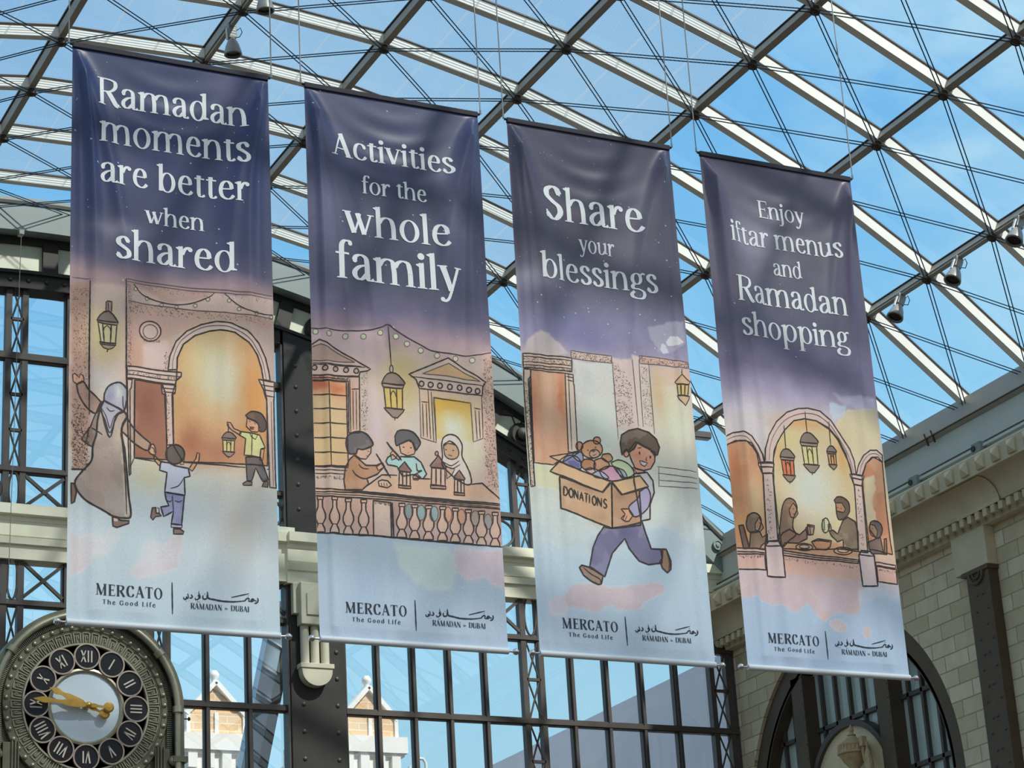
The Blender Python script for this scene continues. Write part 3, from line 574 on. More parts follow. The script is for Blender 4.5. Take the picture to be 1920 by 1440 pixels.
# ------------------------------------------------------------------ outside
def tower(x,zb,w,label,zw):
    t=empty('gabled_tower',(x,47,0)); tag(t,label,'building','gabled brick towers outside the window')
    y0=-1.0; m=MB(); m.box(-w*.5,w*.5,y0,2.5,zb-6,zw); m.build('brick_wall',M['brickout'],t)
    m=MB(); m.prism([(-w*.46,zw-.02),(w*.46,zw-.02),(0,zw+.62)],'Y',y0+.05,y0+.3); m.build('gable',M['brickout'],t)
    m=MB(); 
    for sg in (-1,1): m.beam((sg*w*.5,y0+.1,zw-.05),(0,y0+.1,zw+.66),.3,.10,(0,0,1))
    m.build('gable_coping',M['whiteout'],t)
    m=MB(); m.lathe([(0,-.11),(.06,-.10),(.105,-.03),(.105,.03),(.06,.10),(0,.11)],(0,y0+.1,zw+.82),'Z',20); m.tube((0,y0+.1,zw+.6),(0,y0+.1,zw+.74),.06,12); m.build('ball_finial',M['whiteout'],t,True)
    m=MB(); m.box(-w*.5-.16,w*.5+.16,y0-.16,2.6,zb-.35,zb); m.box(-w*.5-.1,w*.5+.1,y0-.1,2.5,zb-.42,zb-.34); m.box(-w*.5-.02,w*.5+.02,y0-.03,2.5,zb-3,zb-.4); 
    for xx in (-w*.47,-w*.0,w*.47): m.box(xx-.04,xx+.04,y0-.04,y0+.1,zb,zw)
    m.build('white_cornice',M['whiteout'],t)
    k=-w*.42
    while k<w*.5:
        m=MB(); m.box(k-.1,k+.1,y0-.12,y0+.05,zb-.72,zb-.42); m.build('cornice_bracket',M['whiteout'],t); k+=w*.28
tower(16.2,10.95,1.32,'pale brick gabled tower with white ball finial seen through the glazing beside the clock',11.42)
tower(19.68,11.05,1.3,'pale brick gabled tower outside the window just right of the riveted pillar',11.5)
m=MB(); m.box(24.2,34,38.6,62,5,11.33); o=m.build('outside_wing',M['wingwall']); tag(o,'plain mauve-grey building wing with straight sloping roofline behind the window','building')
ms=empty('slanting_slab',(14.2,38.5,8)); tag(ms,'slanted blue-grey panelled mast outside the window by the clock','slab')  # stands in for a slanted grey strip seen in the glass
m=MB(); a=Vector((13.95,38.5,7.6)); b=Vector((14.86,38.5,11.6)); m.beam(a,b,.42,.3,(0,1,0)); relbuild(m,'slab_body',M['slab'],ms)
m=MB(); m.beam(a+Vector((.17,-.17,0)),b+Vector((.17,-.17,0)),.16,.06,(0,1,0)); relbuild(m,'edge_strip',M['ironlt'],ms)
for k in range(8):
    c=a.lerp(b,(k+.4)/8); m=MB(); m.beam(c+Vector((-.2,-.16,.12)),c+Vector((.22,-.16,-.12)),.03,.05,(0,1,0)); relbuild(m,'cross_strip',M['wingwall'],ms)
m=MB(); m.path([(20.40,45.6,5.0),(20.40,45.6,10.36),(20.56,45.6,10.36)],.035,8); m.path([(20.56,45.6,5.0),(20.56,45.6,10.48),(20.6,45.6,10.54),(20.72,45.6,10.54),(20.78,45.6,10.45),(20.78,45.6,5.0)],.035,8); o=m.build('white_vent_pipe',M['pipe'],None,True); tag(o,'bent white vent pipe on the roof outside, beside the second tower','pipe')
LOGO=[
('T','MERCATO',289,974,6070,83),
('T','The Good Life',359,900,6158,33),
('T','RAMADAN',1265,1591,6145,43),
('T','in',1623,1653,6132,17),
('T','DUBAI',1686,1884,6140,41),
('L',12,2,[1076,5884,1078,6214],0),
('L',13,2,[1976,5984,1981,6011,1967,6035,1939,6045],1),
('L',12,2,[1963,6018,1940,6014,1923,5999,1906,6012,1924,6023,1899,6026,1874,6024],1),
('L',12,2,[1876,6024,1884,6004,1872,5995,1852,6006,1838,6023,1803,6031],1),
('L',14,2,[1803,6031,1712,6044,1602,6046,1512,6034,1453,6023,1445,5988,1443,5957],1),
('L',14,2,[1873,5969,1879,5972],0),
('L',9,2,[1693,6000,1885,5946],0),
('L',12,2,[1435,5994,1439,6020,1421,6035,1399,6033,1393,6013,1399,5999],1),
('L',13,2,[1411,5983,1417,5986],0),
('L',11,2,[1350,5973,1358,5994,1365,6019,1353,6034,1359,6006,1345,6005,1357,6020,1339,6045,1317,6046,1314,6029],1),
('L',12,2,[1350,5962,1356,5965],0),
('L',12,2,[1333,6069,1339,6070],0),
('L',12,2,[1349,6069,1355,6071],0),
('L',12,2,[1272,5997,1284,6021,1272,6034,1254,6035],1),
('L',11,2,[1237,5991,1244,6028,1230,6041,1225,6025,1217,6050,1197,6047,1193,6028],1),
('L',12,2,[1220,6069,1224,6070],0),
('L',12,2,[1248,6063,1252,6065],0)]
ART=[
([(0,(52,62,92)),(1500,(54,62,90)),(2150,(62,67,92)),(2420,(78,78,100)),(2620,(140,122,128)),(2900,(170,152,146)),(4300,(176,158,148)),(4520,(190,186,168)),(5050,(186,198,202)),(6350,(172,192,204))],[
('W',(180,168,170),.75,9,[17,5438,145,5473,356,5439,446,5370,614,5363,508,5519,402,5681,282,5675,163,5837,22,5908]),
('W',(178,166,170),.8,8,[752,5576,783,5465,906,5463,1014,5508,1077,5394,1193,5384,1169,5589,1137,5715,966,5790,706,5872,645,5830]),
('B',(212,204,164),.6,846,4771,187,205),
('B',(204,192,178),.6,1788,5191,322,474),
('B',(190,210,216),.6,614,5510,462,307),
('W',(184,170,160),.6,8,[1923,4811,2119,4744,2036,4865]),
('B',(118,116,128),.7,500,2093,328,122),  # soft patch of dappled roof light painted into the cloth colour
('B',(96,92,120),.5,1803,224,332,220),
('B',(58,62,98),.6,888,1180,498,628),
('W',(158,128,114),.9,10,[13,2788,204,2728,215,4771,33,4793]),
('W',(190,172,164),.8,14,[209,2744,589,2742,591,3765,217,3873]),
('B',(222,208,140),.9,375,3317,173,311),
('B',(196,192,186),.9,347,3842,186,193),
('W',(170,142,130),.8,12,[605,2690,2210,2676,2202,3019,1741,2993,1088,3211,1054,3612,607,3633]),
('W',(196,178,172),.8,14,[769,3350,1056,3248,1054,3596,769,3613]),
('B',(176,140,122),.8,682,3493,79,212),
('W',(190,172,166),.7,10,[605,2907,2205,2891,2210,2667,1581,2692,1090,2859,690,2712]),
('F',(184,144,104),[1147,3585,1154,3452,1220,3294,1350,3178,1494,3118,1608,3095,1772,3107,1919,3207,2019,3329,2066,3475,2092,3656,2122,3819,2115,4552,1207,4593,1105,4419,1094,3870,1142,3700],0),
('L',8,0,[1147,3585,1154,3452,1220,3294,1350,3178,1494,3118,1608,3095,1772,3107,1919,3207,2019,3329,2066,3475,2092,3656,2122,3819,2115,4552,1207,4593,1105,4419,1094,3870,1142,3700,1147,3585],0),
('B',(216,190,134),.9,1409,3470,211,331),
('B',(232,226,190),1,1578,3583,278,429),
('B',(238,236,212),.8,1634,3643,147,248),
('B',(196,140,84),.8,1957,3838,132,494),
('B',(160,114,92),.9,1559,4453,420,194),
('B',(150,98,76),.7,1288,4368,112,193),
('F',(200,182,172),[1054,3596,1071,3445,1139,3271,1258,3139,1413,3049,1577,3001,1741,3007,1905,3074,2035,3193,2115,3351,2153,3515,2163,3598,2085,3598,2063,3475,2016,3330,1919,3207,1772,3107,1608,3095,1494,3118,1347,3178,1216,3295,1151,3452,1147,3585],0),
('L',9,0,[1054,3596,1071,3445,1139,3271,1258,3139,1413,3049,1577,3001,1741,3007,1905,3074,2035,3193,2115,3351,2153,3515,2163,3598,2085,3598,2063,3475,2016,3330,1919,3207,1772,3107,1608,3095,1494,3118,1347,3178,1216,3295,1151,3452,1147,3585,1054,3596],0),
('L',6,1,[1099,3590,1111,3457,1176,3283,1298,3159,1429,3080,1576,3048,1740,3057,1887,3127,2001,3247,2081,3406,2119,3586],1),
('F',(140,98,82),[687,3762,990,3759,1029,3877,1034,4587,683,4606],0),
('L',8,0,[687,3762,990,3759,1029,3877,1034,4587,683,4606,687,3762],0),
('B',(120,82,70),.7,831,4013,111,194),
('F',(200,180,170),[603,3620,1195,3612,1191,3658,1137,3709,1133,3751,604,3750],0),
('L',9,0,[603,3620,1195,3612,1191,3658,1137,3709,1133,3751,604,3750,603,3620],0),
('L',6,0,[611,3665,1185,3659],0),
('L',6,0,[611,3710,1149,3706],0),
('S',90,14,1,[611,3673,1166,3665,1142,3704,611,3713]),
('F',(196,174,164),[982,3760,1136,3758,1126,3850,1104,3860,1107,4411,1038,4426,1016,3870,990,3865],0),
('L',8,0,[982,3760,1136,3758,1126,3850,1104,3860,1107,4411,1038,4426,1016,3870,990,3865,982,3760],0),
('L',6,0,[987,3803,1130,3803],0),
('L',6,0,[998,3845,1123,3843],0),
('S',60,12,1,[1021,3878,1061,3873,1066,4415,1035,4418]),
('F',(196,174,164),[607,3763,659,3765,649,3855,635,3873,647,4783,629,4804,612,3989],0),
('L',7,0,[607,3763,659,3765,649,3855,635,3873,647,4783,629,4804,612,3989,607,3763],0),
('L',8,0,[682,3767,683,4606],0),
('L',6,0,[683,4606,644,4705],0),
('F',(200,180,170),[2027,3605,2209,3609,2210,3743,2201,3819,2202,4698,2208,4786,2135,4785,2132,4526,2122,3828,2091,3740,2083,3707],0),
('L',8,0,[2027,3605,2209,3609,2210,3743,2201,3819,2202,4698,2208,4786,2135,4785,2132,4526,2122,3828,2091,3740,2083,3707,2027,3605],0),
('L',6,0,[2059,3660,2208,3663],0),
('L',6,0,[2083,3710,2207,3713],0),
('L',6,0,[2098,3772,2206,3776],0),
('L',5,1,[2171,3830,2176,4765],0),
('L',10,0,[589,2655,596,3650,612,4150,632,4801],0),
('L',9,0,[209,2719,204,3713,210,4194],0),
('L',7,1,[589,2652,2206,2628],0),
('L',6,1,[602,2682,2205,2663],0),
('L',8,1,[610,2898,2208,2890],0),
('L',5,1,[27,2703,215,2702],0),
('L',7,0,[683,4609,908,4618],0),
('L',8,0,[1215,4597,1866,4597],0),
('L',8,0,[2106,4590,2139,4590],0),
('L',10,0,[33,4790,185,4781],0),
('S',240,14,1,[28,2819,200,2779,207,4115,35,3733]),
('S',300,22,0,[28,4023,156,4104,212,4353,206,4575,177,4774,36,4788]),
('S',160,16,1,[610,2907,2208,2899,2207,2967,1414,2976,642,3019]),
('S',120,12,1,[599,2691,642,2685,643,3628,600,3650]),
('S',60,12,1,[610,2689,2205,2673,2204,2711,705,2743]),
('S',40,11,1,[1023,3385,1071,3445,1046,3597,991,3603]),
('L',7,0,[674,2697,769,2793,929,2844,1123,2858,1317,2815,1498,2729,1556,2678],1),
('L',7,0,[1663,2677,1778,2768,1909,2835,2075,2856,2209,2847],1),
('F',(225,228,190),[718,2745,714,2758,704,2768,691,2769,681,2763,677,2750,681,2737,691,2728,704,2726,714,2733],0),
('L',5,1,[718,2745,714,2758,704,2768,691,2769,681,2763,677,2750,681,2737,691,2728,704,2726,714,2733,718,2745],0),
('F',(225,228,190),[846,2828,842,2841,832,2851,819,2853,808,2846,804,2834,808,2820,819,2811,832,2809,842,2816],0),
('L',5,1,[846,2828,842,2841,832,2851,819,2853,808,2846,804,2834,808,2820,819,2811,832,2809,842,2816,846,2828],0),
('F',(225,228,190),[1003,2883,999,2896,989,2905,976,2907,965,2900,961,2888,965,2875,976,2865,989,2864,999,2870],0),
('L',5,1,[1003,2883,999,2896,989,2905,976,2907,965,2900,961,2888,965,2875,976,2865,989,2864,999,2870,1003,2883],0),
('F',(225,228,190),[1168,2883,1164,2896,1153,2905,1140,2907,1130,2900,1126,2888,1130,2875,1140,2865,1153,2864,1164,2870],0),
('L',5,1,[1168,2883,1164,2896,1153,2905,1140,2907,1130,2900,1126,2888,1130,2875,1140,2865,1153,2864,1164,2870,1168,2883],0),
('F',(225,228,190),[1374,2835,1370,2848,1359,2858,1346,2860,1336,2853,1332,2841,1336,2827,1347,2818,1360,2816,1370,2823],0),
('L',5,1,[1374,2835,1370,2848,1359,2858,1346,2860,1336,2853,1332,2841,1336,2827,1347,2818,1360,2816,1370,2823,1374,2835],0),
('F',(225,228,190),[1508,2753,1503,2766,1493,2776,1479,2778,1469,2771,1465,2758,1469,2745,1480,2735,1493,2734,1504,2740],0),
('L',5,1,[1508,2753,1503,2766,1493,2776,1479,2778,1469,2771,1465,2758,1469,2745,1480,2735,1493,2734,1504,2740,1508,2753],0),
('F',(225,228,190),[1733,2750,1729,2763,1718,2773,1705,2775,1694,2768,1690,2755,1694,2742,1705,2732,1719,2731,1729,2737],0),
('L',5,1,[1733,2750,1729,2763,1718,2773,1705,2775,1694,2768,1690,2755,1694,2742,1705,2732,1719,2731,1729,2737,1733,2750],0),
('F',(225,228,190),[1843,2832,1838,2846,1827,2855,1814,2857,1804,2850,1800,2838,1804,2824,1815,2815,1828,2813,1839,2820],0),
('L',5,1,[1843,2832,1838,2846,1827,2855,1814,2857,1804,2850,1800,2838,1804,2824,1815,2815,1828,2813,1839,2820,1843,2832],0),
('F',(225,228,190),[2039,2856,2034,2869,2023,2879,2010,2881,1999,2874,1995,2862,1999,2848,2010,2838,2024,2837,2035,2843],0),
('L',5,1,[2039,2856,2034,2869,2023,2879,2010,2881,1999,2874,1995,2862,1999,2848,2010,2838,2024,2837,2035,2843,2039,2856],0),
('F',(225,228,190),[2210,2873,2206,2886,2195,2896,2181,2898,2171,2891,2167,2878,2171,2865,2182,2855,2196,2853,2206,2860],0),
('L',5,1,[2210,2873,2206,2886,2195,2896,2181,2898,2171,2891,2167,2878,2171,2865,2182,2855,2196,2853,2206,2860,2210,2873],0),
('F',(186,160,148),[977,3178,971,3214,953,3247,927,3275,893,3295,857,3305,820,3304,787,3293,760,3271,743,3242,738,3209,743,3174,760,3140,787,3112,820,3092,857,3082,894,3083,927,3094,954,3116,971,3145],0),
('L',8,0,[977,3178,971,3214,953,3247,927,3275,893,3295,857,3305,820,3304,787,3293,760,3271,743,3242,738,3209,743,3174,760,3140,787,3112,820,3092,857,3082,894,3083,927,3094,954,3116,971,3145,977,3178],0),
('F',(180,160,152),[941,3188,937,3213,925,3237,907,3257,885,3271,860,3278,834,3277,812,3269,794,3253,783,3233,779,3209,783,3184,794,3160,812,3140,835,3126,860,3118,885,3119,908,3128,926,3143,937,3164],0),
('L',7,1,[941,3188,937,3213,925,3237,907,3257,885,3271,860,3278,834,3277,812,3269,794,3253,783,3233,779,3209,783,3184,794,3160,812,3140,835,3126,860,3118,885,3119,908,3128,926,3143,937,3164,941,3188],0),
('S',40,13,1,[740,3248,788,3317,960,3300,970,3269,845,3306]),
('F',(150,132,122),[380,2942,394,2925,441,2927,437,3049,408,3033,380,3052],0),
('L',7,0,[380,2942,394,2925,441,2927,437,3049,408,3033,380,3052,380,2942],0),
('L',5,0,[401,2939,407,3033],0),
('F',(118,108,104),[278,3159,315,3095,361,3049,408,3033,456,3071,484,3112,508,3154,390,3154],0),
('L',8,0,[278,3159,315,3095,361,3049,408,3033,456,3071,484,3112,508,3154,390,3154,278,3159],0),
('F',(148,130,118),[278,3159,508,3154,494,3185,287,3177],0),
('L',6,0,[278,3159,508,3154,494,3185,287,3177,278,3159],0),
('F',(228,220,172),[292,3182,494,3185,481,3385,326,3397],0),
('L',7,0,[292,3182,494,3185,481,3385,326,3397,292,3182],0),
('L',9,0,[343,3180,363,3394],0),
('L',9,0,[437,3178,429,3391],0),
('L',6,0,[358,3257,362,3227,392,3198,423,3224,430,3258],0),
('F',(130,116,106),[309,3391,487,3384,485,3407,317,3415],0),
('L',6,0,[309,3391,487,3384,485,3407,317,3415,309,3391],0),
('F',(150,134,122),[317,3415,481,3407,453,3442,410,3459,354,3449],0),
('L',6,0,[317,3415,481,3407,453,3442,410,3459,354,3449,317,3415],0),
('L',12,0,[401,3458,394,3491],0),
('F',(190,150,128),[38,3777,62,3762,104,3807,116,3762,145,3777,158,3826,146,3846,87,3878,45,3851],0),
('L',6,0,[38,3777,62,3762,104,3807,116,3762,145,3777,158,3826,146,3846,87,3878,45,3851,38,3777],0),
('F',(150,124,112),[79,3885,146,3842,206,3932,315,4038,333,4055,292,4159,244,4176,160,4087,100,3982],1),
('L',9,0,[79,3885,146,3842,206,3932,315,4038,333,4055,292,4159,244,4176,160,4087,100,3982,79,3885],1),
('F',(122,108,100),[321,4056,250,4238,221,4327,145,4439,134,4465,229,4535,252,4532,281,4382,292,4258],0),
('L',7,0,[321,4056,250,4238,221,4327,145,4439,134,4465,229,4535,252,4532,281,4382,292,4258,321,4056],0),
('L',7,0,[233,4338,347,4400],0),
('L',6,0,[209,4328,187,4478],0),
('F',(146,134,126),[362,4027,321,4131,292,4258,281,4407,246,4533,236,4681,148,4799,73,4915,103,5020,221,5130,375,5200,469,5246,576,5257,647,5224,623,4996,586,4572,550,4329,603,4174,549,4106],1),
('L',12,0,[362,4027,321,4131,292,4258,281,4407,246,4533,236,4681,148,4799,73,4915,103,5020,221,5130,375,5200,469,5246,576,5257,647,5224,623,4996,586,4572,550,4329,603,4174,549,4106,362,4027],1),
('B',(158,138,128),.8,313,4819,143,218),
('B',(178,166,148),.7,526,4406,72,197),
('L',7,0,[538,4355,562,4501,587,4817,605,5216],1),
('L',7,0,[586,4498,623,4935,644,5224],1),
('W',(206,190,168),.7,5,[556,4575,580,4573,623,5226,599,5228]),
('F',(150,150,164),[362,4021,368,3951,410,3865,488,3815,548,3815,603,3874,612,3936,597,4025,573,4115,489,4187,424,4416,333,4142,321,4094],1),
('L',10,0,[362,4021,368,3951,410,3865,488,3815,548,3815,603,3874,612,3936,597,4025,573,4115,489,4187,424,4416,333,4142,321,4094,362,4021],1),
('B',(190,196,186),.8,512,3922,49,100),
('B',(128,130,158),.7,416,3996,48,87),
('L',5,0,[390,4098,429,4131,477,4120],1),
('L',6,0,[561,3954,567,4066,597,4150],1),
('L',7,0,[321,4143,370,4225,424,4367,477,4238,525,4146,573,4128],1),
('L',5,0,[339,4116,387,4198,427,4317,465,4202,513,4141,549,4118],1),
('F',(158,134,118),[603,4174,670,4279,767,4368,857,4433,839,4503,779,4503,670,4440,586,4362,550,4329,561,4253],1),
('L',9,0,[603,4174,670,4279,767,4368,857,4433,839,4503,779,4503,670,4440,586,4362,550,4329,561,4253,603,4174],1),
('F',(196,156,130),[845,4453,888,4436,912,4489,906,4546,863,4544,837,4510],1),
('L',7,0,[845,4453,888,4436,912,4489,906,4546,863,4544,837,4510,845,4453],1),
('L',5,0,[869,4469,894,4485,900,4528],1),
('F',(120,102,94),[457,5253,464,5348,505,5359,623,5310,629,5280,552,5283,528,5277,516,5262,487,5256],0),
('L',9,0,[457,5253,464,5348,505,5359,623,5310,629,5280,552,5283,528,5277,516,5262,487,5256,457,5253],0),
('F',(214,196,180),[472,5261,516,5266,511,5296,475,5299],0),
('F',(120,96,86),[32,4937,67,4939,89,5022,69,5131,37,5152],0),
('L',9,0,[32,4937,67,4939,89,5022,69,5131,37,5152,32,4937],0),
('F',(196,152,122),[887,4541,954,4609,984,4606,948,4659,905,4614],0),
('L',7,0,[887,4541,954,4609,984,4606,948,4659,905,4614,887,4541],0),
('F',(196,152,122),[1265,4665,1296,4612,1339,4546,1352,4482,1377,4492,1370,4567,1301,4686],0),
('L',7,0,[1265,4665,1296,4612,1339,4546,1352,4482,1377,4492,1370,4567,1301,4686,1265,4665],0),
('F',(190,150,124),[1180,4562,1219,4564,1210,4621,1173,4624],0),
('L',5,0,[1180,4562,1219,4564,1210,4621,1173,4624,1180,4562],0),
('F',(192,198,216),[966,4614,1057,4617,1118,4642,1258,4659,1276,4744,1215,4762,1220,4953,1007,4936,1032,4725,954,4708],0),
('L',9,0,[966,4614,1057,4617,1118,4642,1258,4659,1276,4744,1215,4762,1220,4953,1007,4936,1032,4725,954,4708,966,4614],0),
('L',6,0,[1068,4893,1153,4855,1209,4769],1),
('F',(92,84,78),[1222,4508,1217,4541,1202,4572,1180,4598,1151,4616,1121,4625,1090,4622,1062,4610,1040,4589,1026,4560,1021,4528,1026,4494,1041,4463,1063,4437,1091,4419,1122,4411,1153,4413,1181,4425,1203,4447,1217,4475],0),
('L',9,0,[1222,4508,1217,4541,1202,4572,1180,4598,1151,4616,1121,4625,1090,4622,1062,4610,1040,4589,1026,4560,1021,4528,1026,4494,1041,4463,1063,4437,1091,4419,1122,4411,1153,4413,1181,4425,1203,4447,1217,4475,1222,4508],0),
('F',(124,126,160),[1007,4938,1213,4956,1181,5274,1072,5271,1097,5135,994,5199,964,5099,1049,5079,1019,5008],0),
('L',9,0,[1007,4938,1213,4956,1181,5274,1072,5271,1097,5135,994,5199,964,5099,1049,5079,1019,5008,1007,4938],0),
('L',6,0,[1086,4965,1097,5135],1),
('L',5,0,[1019,5020,1061,5035,1079,5015],1),
('L',5,0,[1110,5018,1152,5030,1189,5011],1),
('F',(170,172,196),[1072,5265,1187,5274,1181,5305,1072,5305],0),
('L',6,0,[1072,5265,1187,5274,1181,5305,1072,5305,1072,5265],0),
('F',(122,104,96),[874,5119,910,5110,916,5170,946,5167,970,5195,910,5207,880,5246,856,5218],0),
('L',8,0,[874,5119,910,5110,916,5170,946,5167,970,5195,910,5207,880,5246,856,5218,874,5119],0),
('F',(214,206,200),[910,5113,946,5115,948,5163,916,5166],0),
('L',5,0,[910,5113,946,5115,948,5163,916,5166,910,5113],0),
('F',(122,104,96),[1096,5318,1162,5315,1204,5343,1192,5370,1096,5376],0),
('L',8,0,[1096,5318,1162,5315,1204,5343,1192,5370,1096,5376,1096,5318],0),
('F',(90,80,76),[1872,4029,1938,3980,2053,3984,2113,4085,2090,4170,2025,4180,2010,4096,1904,4058],1),
('L',7,0,[1872,4029,1938,3980,2053,3984,2113,4085,2090,4170,2025,4180,2010,4096,1904,4058,1872,4029],1),
('F',(200,158,132),[1888,4060,2005,4097,2041,4159,2000,4199,1934,4203,1880,4151],0),
('L',6,0,[1888,4060,2005,4097,2041,4159,2000,4199,1934,4203,1880,4151,1888,4060],0),
('L',4,0,[1904,4091,1928,4098],0),
('L',4,0,[1961,4101,1985,4112],0),
('F',(120,70,60),[1916,4152,1968,4153,1951,4178,1922,4175],0),
('L',4,0,[1916,4152,1968,4153,1951,4178,1922,4175,1916,4152],0),
('F',(200,158,132),[1816,4251,1723,4201,1678,4156,1673,4119,1711,4120,1748,4182,1828,4211],0),
('L',6,0,[1816,4251,1723,4201,1678,4156,1673,4119,1711,4120,1748,4182,1828,4211,1816,4251],0),
('F',(218,222,160),[1817,4209,1934,4219,2029,4226,2091,4358,2042,4375,2030,4471,1855,4464,1871,4283,1803,4249],0),
('L',7,0,[1817,4209,1934,4219,2029,4226,2091,4358,2042,4375,2030,4471,1855,4464,1871,4283,1803,4249,1817,4209],0),
('L',5,0,[1942,4227,1933,4464],0),
('L',5,0,[1914,4221,1941,4268,1978,4283,2007,4228],0),
('F',(200,158,132),[2037,4380,2081,4376,2059,4500,2023,4496],0),
('L',5,0,[2037,4380,2081,4376,2059,4500,2023,4496,2037,4380],0),
('F',(92,88,90),[1871,4483,2037,4470,2123,4705,2054,4731,1979,4593,1934,4736,1883,4741],0),
('L',7,0,[1871,4483,2037,4470,2123,4705,2054,4731,1979,4593,1934,4736,1883,4741,1871,4483],0),
('F',(112,100,92),[1835,4775,1884,4741,1937,4752,1933,4788,1843,4793],0),
('L',6,0,[1835,4775,1884,4741,1937,4752,1933,4788,1843,4793,1835,4775],0),
('F',(112,100,92),[2045,4787,2071,4730,2120,4722,2113,4787],0),
('L',6,0,[2045,4787,2071,4730,2120,4722,2113,4787,2045,4787],0),
('L',6,0,[1689,4131,1687,4237],0),
('F',(120,108,100),[1613,4299,1638,4257,1672,4230,1709,4227,1742,4246,1766,4292],1),
('L',6,0,[1613,4299,1638,4257,1672,4230,1709,4227,1742,4246,1766,4292,1613,4299],1),
('F',(150,130,118),[1613,4299,1766,4292,1757,4316,1622,4321],0),
('L',6,0,[1613,4299,1766,4292,1757,4316,1622,4321,1613,4299],0),
('F',(230,214,150),[1625,4324,1754,4316,1746,4439,1629,4445],0),
('L',6,0,[1625,4324,1754,4316,1746,4439,1629,4445,1625,4324],0),
('F',(135,118,108),[1617,4447,1758,4441,1745,4459,1705,4497,1671,4498,1632,4465],0),
('L',6,0,[1617,4447,1758,4441,1745,4459,1705,4497,1671,4498,1632,4465,1617,4447],0),
('L',6,0,[1668,4322,1667,4444],1),
('L',6,0,[1714,4320,1709,4443],1),
('L',4,0,[1670,4373,1676,4350,1689,4337,1701,4347,1707,4369],1),
('L',9,0,[1686,4496,1686,4513],1),
('T','Ramadan',271,1961,661,237),
('T','moments',288,1969,1104,239),
('T','are better',310,1949,1573,227),
('T','when',793,1461,1971,150),
('T','shared',478,1804,2426,250),
('K',60)]),
([(0,(64,70,98)),(1200,(62,66,88)),(2300,(67,70,90)),(2620,(88,86,110)),(2900,(150,132,140)),(3200,(178,162,150)),(4800,(176,158,146)),(5250,(176,196,212)),(6350,(164,184,204))],[
('B',(130,128,158),.5,170,1525,242,616),
('B',(60,62,92),.5,1009,890,634,425),
('B',(120,118,142),.5,1745,1283,171,635),
('W',(196,176,176),.8,16,[-16,2969,823,2862,870,3166,788,3381,657,3338,125,3097,-20,3100]),
('B',(196,176,120),.9,1018,3544,194,321),
('B',(222,204,148),.7,1029,3294,180,221),
('W',(186,158,144),.9,8,[2032,2950,2148,2966,2136,4559,1939,4563]),
('B',(196,190,182),.7,1147,3980,179,288),
('B',(200,186,190),.8,707,3940,132,373),
('F',(196,176,164),[-21,3144,90,3057,657,3346,619,3372,538,3389,521,3442,-30,3477],0),
('L',9,0,[-21,3144,90,3057,657,3346,619,3372,538,3389,521,3442,-30,3477,-21,3144],0),
('F',(168,142,132),[-7,3157,103,3107,483,3286,-11,3309],0),
('L',7,1,[-7,3157,103,3107,483,3286,-11,3309,-7,3157],0),
('L',7,0,[-26,3347,598,3331],0),
('L',5,0,[-26,3330,555,3324],0),
('F',(168,148,140),[53,3384,49,3399,39,3411,25,3416,11,3414,1,3405,-2,3391,2,3376,13,3364,26,3358,40,3361,50,3370],0),
('L',8,0,[53,3384,49,3399,39,3411,25,3416,11,3414,1,3405,-2,3391,2,3376,13,3364,26,3358,40,3361,50,3370,53,3384],0),
('F',(168,148,140),[166,3382,162,3397,151,3409,137,3414,124,3412,114,3403,111,3389,115,3374,125,3362,139,3356,153,3359,162,3368],0),
('L',8,0,[166,3382,162,3397,151,3409,137,3414,124,3412,114,3403,111,3389,115,3374,125,3362,139,3356,153,3359,162,3368,166,3382],0),
('F',(168,148,140),[289,3379,285,3394,274,3406,260,3411,247,3409,237,3400,234,3386,238,3371,248,3359,262,3353,276,3356,286,3365],0),
('L',8,0,[289,3379,285,3394,274,3406,260,3411,247,3409,237,3400,234,3386,238,3371,248,3359,262,3353,276,3356,286,3365,289,3379],0),
('F',(168,148,140),[410,3376,405,3391,395,3403,381,3409,367,3406,357,3397,354,3383,358,3368,369,3356,383,3350,397,3353,406,3362],0),
('L',8,0,[410,3376,405,3391,395,3403,381,3409,367,3406,357,3397,354,3383,358,3368,369,3356,383,3350,397,3353,406,3362,410,3376],0),
('F',(168,148,140),[522,3379,518,3394,507,3406,493,3411,479,3409,469,3400,466,3386,470,3371,481,3359,495,3353,509,3355,519,3365],0),
('L',8,0,[522,3379,518,3394,507,3406,493,3411,479,3409,469,3400,466,3386,470,3371,481,3359,495,3353,509,3355,519,3365,522,3379],0),
('F',(190,160,146),[-16,3476,528,3448,513,4083,389,4096,402,3506,-17,3533],0),
('L',8,0,[-16,3476,528,3448,513,4083,389,4096,402,3506,-17,3533,-16,3476],0),
('L',6,0,[435,3596,523,3586],0),
('L',5,0,[450,3609,441,4054],0),
('L',5,0,[486,3605,477,4051],0),
('L',7,0,[418,3483,411,4086],0),
('L',6,0,[-16,3505,403,3487],0),
('S',70,14,1,[-16,3483,418,3461,403,3484,-16,3505]),
('F',(208,174,134),[-9,3540,380,3516,369,4472,-16,4496],0),
('L',8,0,[-9,3540,380,3516,369,4472,-16,4496,-9,3540],0),
('B',(160,88,66),.9,67,3581,145,86),
('B',(168,100,70),.9,283,3614,131,101),
('B',(226,204,160),.9,89,3808,145,114),
('B',(228,206,160),.9,269,4030,145,142),
('B',(224,200,150),.8,117,4315,201,141),
('L',8,0,[-8,3697,389,3674],0),
('L',8,0,[-12,3854,384,3832],0),
('L',8,0,[-17,4018,378,3997],0),
('L',8,0,[-21,4181,373,4161],0),
('L',8,0,[-26,4343,367,4325],0),
('L',8,0,[173,3533,176,4489],0),
('L',8,0,[-16,4503,369,4489],0),
('L',6,0,[-17,4538,353,4523],0),
